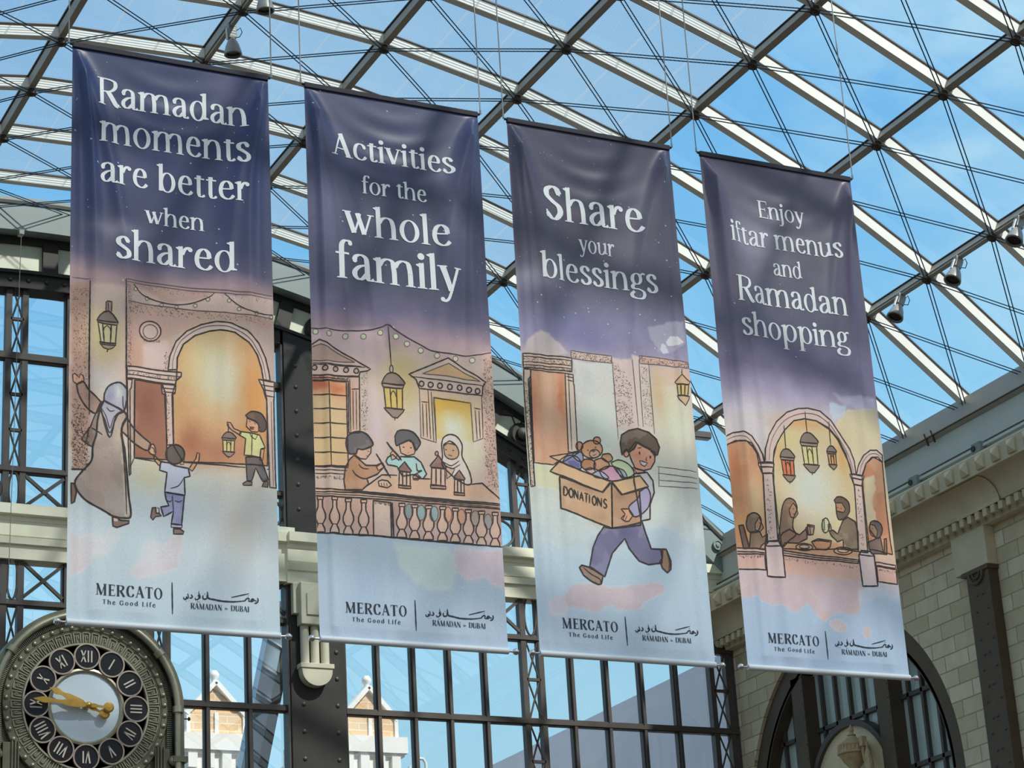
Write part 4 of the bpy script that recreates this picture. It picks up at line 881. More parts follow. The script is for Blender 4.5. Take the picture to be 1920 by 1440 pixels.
('L',6,0,[-18,4580,323,4564],0),
('S',60,18,1,[-19,4594,322,4582,321,4617,-20,4629]),
('S',90,14,1,[545,3381,611,3387,594,4038,527,4074]),
('F',(196,176,164),[1108,3351,1587,3106,2045,3322,2007,3386,1993,3492,1220,3506,1188,3407],0),
('L',9,0,[1108,3351,1587,3106,2045,3322,2007,3386,1993,3492,1220,3506,1188,3407,1108,3351],0),
('F',(198,164,118),[1266,3328,1591,3168,1980,3330,1553,3320],0),
('L',7,1,[1266,3328,1591,3168,1980,3330,1553,3320,1266,3328],0),
('L',7,0,[1129,3378,2016,3373],0),
('F',(176,156,146),[1280,3445,1275,3461,1264,3474,1249,3480,1234,3477,1223,3467,1220,3452,1225,3436,1236,3423,1251,3418,1266,3420,1277,3430],0),
('L',9,0,[1280,3445,1275,3461,1264,3474,1249,3480,1234,3477,1223,3467,1220,3452,1225,3436,1236,3423,1251,3418,1266,3420,1277,3430,1280,3445],0),
('F',(176,156,146),[1390,3443,1385,3459,1373,3471,1358,3477,1343,3475,1333,3465,1329,3450,1334,3434,1346,3421,1361,3415,1376,3418,1387,3428],0),
('L',9,0,[1390,3443,1385,3459,1373,3471,1358,3477,1343,3475,1333,3465,1329,3450,1334,3434,1346,3421,1361,3415,1376,3418,1387,3428,1390,3443],0),
('F',(176,156,146),[1501,3442,1497,3458,1485,3470,1470,3476,1455,3474,1444,3464,1441,3449,1446,3433,1457,3420,1473,3414,1488,3416,1498,3427],0),
('L',9,0,[1501,3442,1497,3458,1485,3470,1470,3476,1455,3474,1444,3464,1441,3449,1446,3433,1457,3420,1473,3414,1488,3416,1498,3427,1501,3442],0),
('F',(176,156,146),[1623,3439,1618,3456,1606,3468,1591,3474,1576,3472,1565,3462,1562,3446,1567,3430,1578,3418,1594,3412,1609,3414,1619,3424],0),
('L',9,0,[1623,3439,1618,3456,1606,3468,1591,3474,1576,3472,1565,3462,1562,3446,1567,3430,1578,3418,1594,3412,1609,3414,1619,3424,1623,3439],0),
('F',(176,156,146),[1746,3431,1741,3447,1729,3460,1714,3466,1699,3464,1688,3453,1685,3438,1690,3422,1702,3409,1717,3403,1732,3406,1743,3416],0),
('L',9,0,[1746,3431,1741,3447,1729,3460,1714,3466,1699,3464,1688,3453,1685,3438,1690,3422,1702,3409,1717,3403,1732,3406,1743,3416,1746,3431],0),
('F',(176,156,146),[1862,3442,1856,3458,1845,3470,1829,3476,1814,3474,1803,3464,1800,3449,1805,3433,1817,3420,1832,3414,1848,3416,1858,3426],0),
('L',9,0,[1862,3442,1856,3458,1845,3470,1829,3476,1814,3474,1803,3464,1800,3449,1805,3433,1817,3420,1832,3414,1848,3416,1858,3426,1862,3442],0),
('F',(176,156,146),[1965,3445,1960,3461,1948,3473,1933,3479,1918,3477,1907,3467,1904,3452,1909,3435,1921,3423,1936,3417,1952,3419,1962,3429],0),
('L',9,0,[1965,3445,1960,3461,1948,3473,1933,3479,1918,3477,1907,3467,1904,3452,1909,3435,1921,3423,1936,3417,1952,3419,1962,3429,1965,3445],0),
('F',(192,170,150),[1220,3506,1986,3493,1972,3994,1847,4051,1842,3598,1381,3590,1393,4113,1216,4073],0),
('L',6,1,[1220,3506,1986,3493,1972,3994,1847,4051,1842,3598,1381,3590,1393,4113,1216,4073,1220,3506],0),
('L',6,0,[1325,3509,1328,4076],0),
('L',6,0,[1362,3527,1364,4101],0),
('L',6,0,[1236,3658,1318,3656],0),
('L',6,0,[1250,3678,1247,4056],0),
('L',6,0,[1295,3673,1291,4065],0),
('L',6,0,[1877,3653,1961,3658],0),
('L',6,0,[1891,3673,1895,4017],0),
('L',6,0,[1937,3675,1934,3998],0),
('L',6,0,[1841,3612,1848,4037],0),
('L',6,0,[1986,3493,1978,3891],0),
('W',(226,190,100),.95,7,[1391,3597,1835,3591,1848,4037,1411,4053]),
('B',(222,170,60),.8,1580,3685,182,89),
('B',(206,214,206),.95,1627,3929,198,219),
('B',(218,218,190),.8,1779,4189,183,232),
('L',6,0,[1388,3597,1835,3595],0),
('L',6,0,[1396,3596,1394,4098],0),
('S',420,18,1,[2026,3055,2146,2996,2136,4573,1971,4531,2000,3506]),
('L',8,0,[-15,2937,159,2929,378,2930,614,2900,794,2843,886,2795,973,2850,1119,2928,1267,2992,1415,3048,1643,3050,1873,3037,2148,2958],1),
('L',8,0,[888,2809,903,3265],0),
('F',(222,226,196),[81,2968,74,2988,58,3002,38,3004,23,2994,17,2976,24,2957,40,2943,60,2940,76,2950],0),
('L',5,1,[81,2968,74,2988,58,3002,38,3004,23,2994,17,2976,24,2957,40,2943,60,2940,76,2950,81,2968],0),
('F',(222,226,196),[226,2979,219,2999,203,3012,183,3015,167,3005,162,2987,168,2967,185,2954,205,2951,220,2961],0),
('L',5,1,[226,2979,219,2999,203,3012,183,3015,167,3005,162,2987,168,2967,185,2954,205,2951,220,2961,226,2979],0),
('F',(222,226,196),[415,2990,409,3010,392,3024,372,3026,356,3017,351,2998,358,2979,374,2965,394,2962,410,2972],0),
('L',5,1,[415,2990,409,3010,392,3024,372,3026,356,3017,351,2998,358,2979,374,2965,394,2962,410,2972,415,2990],0),
('F',(222,226,196),[623,2970,617,2990,600,3004,580,3006,564,2996,558,2978,565,2958,582,2944,602,2942,618,2952],0),
('L',5,1,[623,2970,617,2990,600,3004,580,3006,564,2996,558,2978,565,2958,582,2944,602,2942,618,2952,623,2970],0),
('F',(222,226,196),[822,2901,815,2921,798,2935,777,2937,762,2927,756,2909,763,2889,780,2875,800,2872,816,2882],0),
('L',5,1,[822,2901,815,2921,798,2935,777,2937,762,2927,756,2909,763,2889,780,2875,800,2872,816,2882,822,2901],0),
('F',(222,226,196),[1007,2920,1000,2940,983,2954,963,2957,947,2947,941,2928,948,2908,965,2894,986,2892,1002,2902],0),
('L',5,1,[1007,2920,1000,2940,983,2954,963,2957,947,2947,941,2928,948,2908,965,2894,986,2892,1002,2902,1007,2920],0),
('F',(222,226,196),[1134,2993,1127,3013,1110,3027,1090,3030,1074,3020,1068,3002,1075,2982,1092,2968,1113,2965,1129,2975],0),
('L',5,1,[1134,2993,1127,3013,1110,3027,1090,3030,1074,3020,1068,3002,1075,2982,1092,2968,1113,2965,1129,2975,1134,2993],0),
('F',(222,226,196),[1294,3052,1287,3072,1270,3086,1249,3089,1233,3079,1228,3060,1235,3040,1252,3026,1273,3024,1289,3034],0),
('L',5,1,[1294,3052,1287,3072,1270,3086,1249,3089,1233,3079,1228,3060,1235,3040,1252,3026,1273,3024,1289,3034,1294,3052],0),
('F',(222,226,196),[1486,3091,1478,3111,1461,3125,1440,3128,1424,3118,1419,3099,1426,3079,1443,3065,1464,3063,1480,3073],0),
('L',5,1,[1486,3091,1478,3111,1461,3125,1440,3128,1424,3118,1419,3099,1426,3079,1443,3065,1464,3063,1480,3073,1486,3091],0),
('F',(222,226,196),[1714,3096,1706,3116,1689,3130,1668,3133,1652,3123,1646,3104,1654,3084,1671,3070,1692,3068,1708,3078],0),
('L',5,1,[1714,3096,1706,3116,1689,3130,1668,3133,1652,3123,1646,3104,1654,3084,1671,3070,1692,3068,1708,3078,1714,3096],0),
('F',(222,226,196),[1923,3086,1915,3106,1898,3120,1876,3123,1860,3113,1855,3094,1862,3074,1880,3060,1901,3057,1917,3067],0),
('L',5,1,[1923,3086,1915,3106,1898,3120,1876,3123,1860,3113,1855,3094,1862,3074,1880,3060,1901,3057,1917,3067,1923,3086],0),
('F',(180,164,150),[925,3314,921,3338,913,3356,902,3363,892,3358,885,3342,883,3319,887,3295,895,3277,906,3269,916,3274,923,3290],0),
('L',6,0,[925,3314,921,3338,913,3356,902,3363,892,3358,885,3342,883,3319,887,3295,895,3277,906,3269,916,3274,923,3290,925,3314],0),
('F',(120,108,100),[779,3495,820,3414,878,3363,942,3356,1002,3392,1047,3481],1),
('L',8,0,[779,3495,820,3414,878,3363,942,3356,1002,3392,1047,3481,779,3495],1),
('F',(150,130,118),[779,3495,1047,3481,1031,3526,795,3537],0),
('L',8,0,[779,3495,1047,3481,1031,3526,795,3537,779,3495],0),
('F',(230,200,120),[801,3542,1026,3527,1019,3762,816,3774],0),
('L',8,0,[801,3542,1026,3527,1019,3762,816,3774,801,3542],0),
('F',(135,118,108),[795,3776,1041,3765,1020,3800,952,3872,893,3873,823,3811],0),
('L',8,0,[795,3776,1041,3765,1020,3800,952,3872,893,3873,823,3811,795,3776],0),
('L',8,0,[876,3538,883,3771],1),
('L',8,0,[956,3535,955,3769],1),
('L',6,0,[883,3636,893,3591,914,3567,936,3586,947,3628],1),
('L',11,0,[920,3870,920,3903],1),
('W',(190,160,138),.95,3,[538,4721,747,4536,1307,4529,1800,4534,1934,4516,2147,4676,2157,4702]),
('F',(158,122,96),[327,4736,315,4634,335,4488,391,4389,441,4343,497,4389,569,4444,687,4438,741,4406,772,4445,693,4536,575,4589,593,4649,517,4723],0),
('L',9,0,[327,4736,315,4634,335,4488,391,4389,441,4343,497,4389,569,4444,687,4438,741,4406,772,4445,693,4536,575,4589,593,4649,517,4723,327,4736],0),
('F',(96,92,94),[350,4217,374,4131,477,4073,583,4088,654,4185,636,4229,544,4270,480,4271,463,4320,393,4332,363,4288],1),
('L',9,0,[350,4217,374,4131,477,4073,583,4088,654,4185,636,4229,544,4270,480,4271,463,4320,393,4332,363,4288,350,4217],1),
('F',(224,184,158),[468,4309,485,4271,544,4270,636,4224,628,4303,600,4337,572,4376,508,4377,456,4346],0),
('L',7,0,[468,4309,485,4271,544,4270,636,4224,628,4303,600,4337,572,4376,508,4377,456,4346,468,4309],0),
('L',4,0,[591,4281,612,4289],0),
('L',4,0,[574,4329,594,4343],0),
('L',8,0,[413,4511,459,4569,553,4596,683,4537,705,4514],1),
('L',6,0,[485,4442,526,4479,600,4483],1),
('F',(220,184,158),[686,4453,757,4399,782,4444,706,4493],0),
('L',6,0,[686,4453,757,4399,782,4444,706,4493,686,4453],0),
('L',11,0,[686,4307,732,4376,772,4445,842,4563],1),
('F',(150,182,180),[819,4336,874,4299,947,4355,971,4310,1133,4294,1207,4350,1266,4480,1220,4537,1113,4495,983,4529,922,4430,816,4420,796,4380],0),
('L',9,0,[819,4336,874,4299,947,4355,971,4310,1133,4294,1207,4350,1266,4480,1220,4537,1113,4495,983,4529,922,4430,816,4420,796,4380,819,4336],0),
('F',(224,182,158),[848,4291,876,4257,928,4294,916,4337,861,4363],0),
('L',6,0,[848,4291,876,4257,928,4294,916,4337,861,4363,848,4291],0),
('F',(224,182,158),[1107,4517,1157,4486,1199,4518,1165,4553,1111,4553],0),
('L',6,0,[1107,4517,1157,4486,1199,4518,1165,4553,1111,4553,1107,4517],0),
('L',13,0,[810,4164,866,4237,949,4312,980,4351],1),
('L',8,0,[1152,4366,1164,4448,1213,4444,1124,4494],1),
('F',(92,90,92),[910,4090,950,4023,1038,3998,1135,4019,1207,4118,1182,4184,1148,4219,1119,4137,1077,4110,977,4163,922,4189],1),
('L',9,0,[910,4090,950,4023,1038,3998,1135,4019,1207,4118,1182,4184,1148,4219,1119,4137,1077,4110,977,4163,922,4189,910,4090],1),
('F',(224,182,156),[960,4175,1076,4115,1130,4136,1154,4208,1135,4262,1058,4291,978,4268],0),
('L',7,0,[960,4175,1076,4115,1130,4136,1154,4208,1135,4262,1058,4291,978,4268,960,4175],0),
('L',9,0,[1002,4197,1024,4198],0),
('L',9,0,[1089,4193,1108,4195],0),
('F',(140,70,66),[1046,4252,1081,4249,1064,4264],0),
('F',(196,188,182),[1458,4124,1484,4046,1564,3995,1652,4008,1713,4097,1706,4226,1756,4327,1795,4429,1794,4535,1679,4525,1467,4377,1463,4250],1),
('L',9,0,[1458,4124,1484,4046,1564,3995,1652,4008,1713,4097,1706,4226,1756,4327,1795,4429,1794,4535,1679,4525,1467,4377,1463,4250,1458,4124],1),
('F',(160,126,100),[1480,4132,1560,4071,1635,4105,1670,4187,1639,4254,1560,4278,1496,4247],1),
('L',7,0,[1480,4132,1560,4071,1635,4105,1670,4187,1639,4254,1560,4278,1496,4247,1480,4132],1),
('F',(188,176,172),[1480,4121,1560,4065,1646,4115,1591,4099,1536,4100,1485,4137],0),
('L',5,0,[1480,4121,1560,4065,1646,4115,1591,4099,1536,4100,1485,4137,1480,4121],0),
('L',9,0,[1499,4175,1519,4179],0),
('L',9,0,[1593,4171,1612,4174],0),
('L',6,0,[1535,4232,1584,4238],0),
('L',6,0,[1470,4324,1567,4351,1670,4283],1),
('L',6,0,[1479,4354,1577,4382,1679,4324],1),
('F',(176,150,132),[1500,4373,1610,4384,1573,4451,1504,4510],0),
('L',6,0,[1500,4373,1610,4384,1573,4451,1504,4510,1500,4373],0),
('F',(122,96,88),[932,4459,1017,4361,1094,4457,1080,4472,944,4475],0),
('L',8,0,[932,4459,1017,4361,1094,4457,1080,4472,944,4475,932,4459],0),
('F',(208,180,160),[947,4478,1077,4476,1073,4631,937,4637],0),
('L',8,0,[947,4478,1077,4476,1073,4631,937,4637,947,4478],0),
('F',(160,130,116),[931,4631,1079,4631,1078,4658,933,4665],0),
('L',8,0,[931,4631,1079,4631,1078,4658,933,4665,931,4631],0),
('L',10,0,[987,4478,983,4630],0),
('L',10,0,[1036,4477,1029,4629],0),
('F',(122,96,88),[1309,4379,1413,4256,1506,4377,1489,4396,1323,4399],0),
('L',8,0,[1309,4379,1413,4256,1506,4377,1489,4396,1323,4399,1309,4379],0),
('F',(208,180,160),[1327,4403,1485,4401,1479,4595,1314,4602],0),
('L',8,0,[1327,4403,1485,4401,1479,4595,1314,4602,1327,4403],0),
('F',(160,130,116),[1306,4594,1487,4595,1485,4629,1308,4637],0),
('L',8,0,[1306,4594,1487,4595,1485,4629,1308,4637,1306,4594],0),
('L',10,0,[1376,4403,1369,4593],0),
('L',10,0,[1435,4401,1426,4592],0),
('F',(150,130,120),[1412,4234,1407,4250,1397,4260,1385,4261,1375,4253,1372,4238,1377,4223,1387,4213,1400,4211,1409,4220],0),
('L',7,0,[1412,4234,1407,4250,1397,4260,1385,4261,1375,4253,1372,4238,1377,4223,1387,4213,1400,4211,1409,4220,1412,4234],0),
('F',(122,96,88),[1588,4483,1664,4390,1731,4482,1719,4496,1599,4498],0),
('L',8,0,[1588,4483,1664,4390,1731,4482,1719,4496,1599,4498,1588,4483],0),
('F',(208,180,160),[1601,4501,1716,4500,1711,4647,1591,4652],0),
('L',8,0,[1601,4501,1716,4500,1711,4647,1591,4652,1601,4501],0),
('F',(160,130,116),[1585,4646,1716,4647,1715,4673,1586,4678],0),
('L',8,0,[1585,4646,1716,4647,1715,4673,1586,4678,1585,4646],0),
('L',10,0,[1637,4501,1631,4645],0),
('L',10,0,[1680,4500,1672,4644],0),
('F',(214,190,170),[701,4613,744,4593,808,4597,849,4645,805,4675,710,4664],0),
('L',8,0,[701,4613,744,4593,808,4597,849,4645,805,4675,710,4664,701,4613],0),
('L',6,0,[732,4625,742,4655],0),
('L',6,0,[765,4622,772,4658],0),
('L',6,0,[796,4624,802,4658],0),
('L',9,0,[506,4727,747,4536,918,4530],0),
('L',8,0,[1112,4537,1307,4531],0),
('L',10,0,[1800,4537,1928,4517,2153,4676],0),
('F',(194,164,144),[-17,4745,305,4741,808,4742,1334,4746,2143,4728,2148,4785,1331,4806,805,4809,-20,4826],0),
('L',9,0,[-17,4745,305,4741,808,4742,1334,4746,2143,4728,2148,4785,1331,4806,805,4809,-20,4826,-17,4745],0),
('L',11,0,[-18,4782,486,4757,1333,4765,2150,4747],0),
('L',6,0,[-19,4804,485,4787,1332,4783,2148,4770],0),
('W',(176,146,132),.95,3,[-16,4840,637,4810,621,5216,-9,5233]),
('W',(158,132,122),.95,3,[850,4827,2156,4784,2154,5199,849,5219]),
('W',(170,150,148),.9,3,[902,5045,2158,5011,2156,5177,849,5211]),
('F',(120,132,134),[1096,4909,1088,4953,1068,4986,1043,5000,1018,4991,1002,4961,997,4918,1006,4874,1025,4841,1050,4827,1075,4836,1091,4866],0),
('L',6,1,[1096,4909,1088,4953,1068,4986,1043,5000,1018,4991,1002,4961,997,4918,1006,4874,1025,4841,1050,4827,1075,4836,1091,4866,1096,4909],0),
('F',(130,150,152),[1236,4912,1227,4956,1207,4989,1182,5003,1157,4993,1141,4963,1136,4920,1145,4877,1164,4843,1190,4829,1214,4839,1231,4869],0),
('L',6,1,[1236,4912,1227,4956,1207,4989,1182,5003,1157,4993,1141,4963,1136,4920,1145,4877,1164,4843,1190,4829,1214,4839,1231,4869,1236,4912],0),
('F',(130,150,152),[1384,4913,1375,4957,1355,4991,1329,5005,1305,4995,1288,4965,1283,4922,1292,4878,1312,4845,1338,4831,1362,4840,1379,4870],0),
('L',6,1,[1384,4913,1375,4957,1355,4991,1329,5005,1305,4995,1288,4965,1283,4922,1292,4878,1312,4845,1338,4831,1362,4840,1379,4870,1384,4913],0),
('F',(176,136,112),[1548,4906,1539,4951,1519,4984,1493,4998,1469,4988,1452,4958,1448,4915,1456,4871,1477,4837,1502,4823,1527,4833,1544,4863],0),
('L',6,1,[1548,4906,1539,4951,1519,4984,1493,4998,1469,4988,1452,4958,1448,4915,1456,4871,1477,4837,1502,4823,1527,4833,1544,4863,1548,4906],0),
('F',(176,136,112),[1713,4914,1704,4959,1684,4992,1658,5006,1633,4997,1616,4966,1612,4923,1621,4879,1641,4845,1667,4831,1692,4841,1709,4871],0),
('L',6,1,[1713,4914,1704,4959,1684,4992,1658,5006,1633,4997,1616,4966,1612,4923,1621,4879,1641,4845,1667,4831,1692,4841,1709,4871,1713,4914],0),
('F',(150,140,130),[1880,4915,1870,4959,1850,4993,1824,5007,1799,4997,1782,4967,1778,4924,1787,4879,1807,4845,1833,4831,1858,4841,1875,4871],0),
('L',6,1,[1880,4915,1870,4959,1850,4993,1824,5007,1799,4997,1782,4967,1778,4924,1787,4879,1807,4845,1833,4831,1858,4841,1875,4871,1880,4915],0),
('F',(140,138,136),[2029,4939,2020,4984,1999,5017,1973,5031,1948,5022,1931,4991,1927,4948,1936,4904,1957,4870,1983,4856,2008,4865,2025,4896],0),
('L',6,1,[2029,4939,2020,4984,1999,5017,1973,5031,1948,5022,1931,4991,1927,4948,1936,4904,1957,4870,1983,4856,2008,4865,2025,4896,2029,4939],0),
('F',(186,160,146),[16,4830,85,4824,81,4856,72,4872,72,4943,101,5020,100,5067,76,5116,66,5133,88,5178,91,5217,-13,5226,-8,5186,16,5137,8,5122,-13,5077,-12,5030,22,4948,26,4877,18,4861],0),
('L',9,0,[16,4830,85,4824,81,4856,72,4872,72,4943,101,5020,100,5067,76,5116,66,5133,88,5178,91,5217,-13,5226,-8,5186,16,5137,8,5122,-13,5077,-12,5030,22,4948,26,4877,18,4861,16,4830],0),
('L',7,0,[14,5130,69,5125],0),
('L',6,0,[19,4865,80,4860],0),
('F',(186,160,146),[170,4827,239,4821,236,4853,226,4870,226,4941,256,5018,254,5065,230,5115,220,5131,241,5177,245,5216,140,5224,146,5185,170,5136,161,5121,140,5075,141,5028,176,4946,180,4874,172,4859],0),
('L',9,0,[170,4827,239,4821,236,4853,226,4870,226,4941,256,5018,254,5065,230,5115,220,5131,241,5177,245,5216,140,5224,146,5185,170,5136,161,5121,140,5075,141,5028,176,4946,180,4874,172,4859,170,4827],0),
('L',7,0,[168,5128,222,5123],0),
('L',6,0,[173,4863,235,4857],0),
('F',(186,160,146),[325,4834,394,4827,391,4860,381,4876,381,4948,410,5025,409,5072,384,5122,374,5138,396,5184,399,5223,293,5232,299,5192,324,5143,315,5128,294,5082,296,5035,330,4952,335,4881,326,4866],0),
('L',9,0,[325,4834,394,4827,391,4860,381,4876,381,4948,410,5025,409,5072,384,5122,374,5138,396,5184,399,5223,293,5232,299,5192,324,5143,315,5128,294,5082,296,5035,330,4952,335,4881,326,4866,325,4834],0),
('L',7,0,[322,5135,377,5130],0),
('L',6,0,[327,4869,390,4864],0),
('F',(186,160,146),[495,4833,564,4827,561,4859,551,4876,550,4947,580,5024,578,5072,553,5122,543,5138,564,5184,568,5223,462,5232,468,5192,493,5143,484,5128,463,5082,464,5034,500,4952,504,4880,496,4865],0),
('L',9,0,[495,4833,564,4827,561,4859,551,4876,550,4947,580,5024,578,5072,553,5122,543,5138,564,5184,568,5223,462,5232,468,5192,493,5143,484,5128,463,5082,464,5034,500,4952,504,4880,496,4865,495,4833],0),
('L',7,0,[491,5135,546,5130],0),
('L',6,0,[497,4869,559,4863],0),
('F',(186,160,146),[928,4838,1002,4831,998,4862,988,4878,987,4946,1019,5019,1017,5065,990,5112,979,5128,1002,5171,1005,5209,892,5218,899,5180,925,5133,916,5118,893,5075,895,5030,933,4951,938,4883,929,4868],0),
('L',9,0,[928,4838,1002,4831,998,4862,988,4878,987,4946,1019,5019,1017,5065,990,5112,979,5128,1002,5171,1005,5209,892,5218,899,5180,925,5133,916,5118,893,5075,895,5030,933,4951,938,4883,929,4868,928,4838],0),
('L',7,0,[923,5125,982,5120],0),
('L',6,0,[930,4872,997,4866],0),
('F',(186,160,146),[1078,4836,1152,4830,1149,4860,1138,4877,1137,4945,1169,5018,1166,5064,1139,5111,1129,5127,1152,5170,1155,5208,1041,5217,1048,5179,1074,5132,1065,5117,1042,5074,1044,5029,1083,4950,1088,4881,1079,4867],0),
('L',9,0,[1078,4836,1152,4830,1149,4860,1138,4877,1137,4945,1169,5018,1166,5064,1139,5111,1129,5127,1152,5170,1155,5208,1041,5217,1048,5179,1074,5132,1065,5117,1042,5074,1044,5029,1083,4950,1088,4881,1079,4867,1078,4836],0),
('L',7,0,[1072,5124,1132,5119],0),
('L',6,0,[1080,4870,1147,4864],0),
('F',(186,160,146),[1238,4834,1313,4827,1309,4858,1298,4874,1297,4943,1329,5016,1326,5062,1299,5109,1288,5125,1311,5169,1314,5206,1200,5216,1207,5178,1234,5130,1224,5116,1202,5072,1204,5027,1242,4948,1248,4879,1239,4864],0),
('L',9,0,[1238,4834,1313,4827,1309,4858,1298,4874,1297,4943,1329,5016,1326,5062,1299,5109,1288,5125,1311,5169,1314,5206,1200,5216,1207,5178,1234,5130,1224,5116,1202,5072,1204,5027,1242,4948,1248,4879,1239,4864,1238,4834],0),
('L',7,0,[1231,5123,1291,5118],0),
('L',6,0,[1240,4868,1307,4862],0),
('F',(186,160,146),[1402,4830,1477,4823,1473,4854,1462,4870,1461,4939,1493,5012,1490,5058,1463,5106,1452,5122,1475,5166,1478,5203,1363,5213,1370,5174,1397,5127,1388,5112,1365,5069,1367,5023,1406,4944,1412,4874,1403,4860],0),
('L',9,0,[1402,4830,1477,4823,1473,4854,1462,4870,1461,4939,1493,5012,1490,5058,1463,5106,1452,5122,1475,5166,1478,5203,1363,5213,1370,5174,1397,5127,1388,5112,1365,5069,1367,5023,1406,4944,1412,4874,1403,4860,1402,4830],0),
('L',7,0,[1395,5119,1455,5114],0),
('L',6,0,[1404,4864,1472,4858],0),
('F',(186,160,146),[1555,4831,1631,4824,1627,4855,1616,4871,1615,4940,1646,5014,1644,5060,1616,5108,1605,5124,1628,5168,1631,5205,1515,5215,1522,5176,1550,5129,1541,5114,1518,5071,1520,5025,1560,4945,1566,4876,1556,4861],0),
('L',9,0,[1555,4831,1631,4824,1627,4855,1616,4871,1615,4940,1646,5014,1644,5060,1616,5108,1605,5124,1628,5168,1631,5205,1515,5215,1522,5176,1550,5129,1541,5114,1518,5071,1520,5025,1560,4945,1566,4876,1556,4861,1555,4831],0),
('L',7,0,[1548,5121,1608,5116],0),
('L',6,0,[1557,4865,1626,4859],0),
('F',(186,160,146),[1713,4832,1789,4825,1785,4856,1774,4872,1773,4941,1804,5015,1802,5061,1774,5109,1763,5126,1785,5169,1788,5207,1672,5217,1679,5178,1707,5130,1698,5116,1675,5072,1677,5026,1717,4946,1723,4877,1714,4862],0),
('L',9,0,[1713,4832,1789,4825,1785,4856,1774,4872,1773,4941,1804,5015,1802,5061,1774,5109,1763,5126,1785,5169,1788,5207,1672,5217,1679,5178,1707,5130,1698,5116,1675,5072,1677,5026,1717,4946,1723,4877,1714,4862,1713,4832],0),
('L',7,0,[1705,5123,1766,5118],0),
('L',6,0,[1715,4866,1784,4860],0),
('F',(186,160,146),[1866,4837,1943,4831,1939,4862,1928,4878,1926,4947,1958,5021,1955,5068,1927,5116,1916,5132,1938,5176,1941,5214,1824,5224,1832,5185,1860,5137,1850,5122,1827,5078,1830,5032,1870,4952,1877,4883,1867,4868],0),
('L',9,0,[1866,4837,1943,4831,1939,4862,1928,4878,1926,4947,1958,5021,1955,5068,1927,5116,1916,5132,1938,5176,1941,5214,1824,5224,1832,5185,1860,5137,1850,5122,1827,5078,1830,5032,1870,4952,1877,4883,1867,4868,1866,4837],0),
('L',7,0,[1857,5129,1919,5124],0),
('L',6,0,[1868,4872,1937,4866],0),
('F',(186,160,146),[2034,4833,2111,4826,2107,4858,2096,4874,2094,4943,2125,5018,2123,5064,2094,5112,2083,5129,2106,5173,2108,5211,1991,5220,1998,5182,2026,5133,2017,5119,1994,5075,1997,5029,2037,4948,2044,4878,2035,4864],0),
('L',9,0,[2034,4833,2111,4826,2107,4858,2096,4874,2094,4943,2125,5018,2123,5064,2094,5112,2083,5129,2106,5173,2108,5211,1991,5220,1998,5182,2026,5133,2017,5119,1994,5075,1997,5029,2037,4948,2044,4878,2035,4864,2034,4833],0),
('L',7,0,[2024,5126,2086,5121],0),
('L',6,0,[2036,4868,2105,4861],0),
('F',(200,176,160),[636,4832,834,4836,834,5220,629,5215],0),
('L',9,0,[636,4832,834,4836,834,5220,629,5215,636,4832],0),
('L',12,0,[850,4835,857,5218],0),
('S',40,18,1,[643,4839,834,4841,833,4866,650,4863]),
('L',12,0,[-12,5233,636,5218,1373,5224,2158,5214],0),
('W',(186,200,190),.6,12,[846,5285,1510,5289,1610,5459,1518,5730,1253,5764,1059,5662,927,5542]),
('W',(184,168,174),.8,12,[1557,5271,2157,5237,2164,5683,1991,5666,1917,5583,1680,5616,1576,5521]),
('B',(196,216,228),.7,388,5410,272,188),
('B',(150,172,196),.5,523,5803,181,359),  # bluish dapple shadow painted into the cloth colour
('T','Activities',282,1795,829,208),
('T','for the',649,1436,1236,153),
('T','whole',387,1689,1763,268),
('T','family',295,1806,2313,314),
('K',40)]),
([(0,(66,67,86)),(1100,(74,74,88)),(1900,(82,82,96)),(2400,(116,116,142)),(2750,(136,132,156)),(3000,(176,166,162)),(3800,(190,188,176)),(4700,(178,186,182)),(5300,(164,184,198)),(6350,(160,180,198))],[
('W',(174,160,164),.85,9,[495,5571,762,5521,913,5560,1159,5542,1435,5460,1613,5487,1625,5558,1511,5617,1347,5690,1224,5820,1047,5812,919,5761,691,5867,388,5838,297,5745]),
('W',(184,172,178),.6,9,[134,5776,300,5705,388,5838,337,5941,144,5934]),
('W',(178,196,210),.7,14,[1397,4866,1676,4801,2027,4980,2030,5188,1737,5376,1421,5112]),
('B',(176,186,180),.5,434,4908,334,306),
('B',(148,148,162),.6,135,1985,272,183),
('B',(120,118,130),.5,1355,1484,352,231),
('B',(60,60,80),.5,347,2218,252,222),
('B',(112,110,126),.4,1734,882,269,639),
('B',(104,104,144),.6,809,2586,466,206),
('W',(176,168,168),.9,5,[19,2930,75,2751,171,2653,263,2619,366,2642,436,2720,521,2796,606,2872]),
('W',(150,150,166),.8,6,[1645,2392,1904,2314,2163,2265,2153,2535,1967,2662,1774,2700]),
('F',(206,206,214),[1890,2553,1953,2471,2048,2467,2138,2522,2055,2570,1910,2598],0),
('F',(196,200,210),[1802,2653,1833,2575,1879,2592,1917,2683,1836,2708],0),
('F',(206,186,172),[23,2915,626,2906,630,2949,621,3072,16,3087],0),
('L',8,0,[23,2915,626,2906,630,2949,621,3072,16,3087,23,2915],0),
('L',7,0,[21,2951,624,2939],0),
('L',6,0,[21,3015,627,3002],0),
('L',6,0,[19,3051,624,3036],0),
('S',120,14,1,[25,2958,623,2942,620,2993,21,3008]),
('S',90,12,1,[18,3055,624,3043,622,3065,17,3080]),
('F',(186,144,118),[96,3106,529,3104,505,4040,511,4060,308,4212,74,4208],0),
('L',7,0,[96,3106,529,3104,505,4040,511,4060,308,4212,74,4208,96,3106],0),
('B',(214,178,150),.9,299,3394,120,426),
('B',(168,104,76),.8,463,3390,61,285),
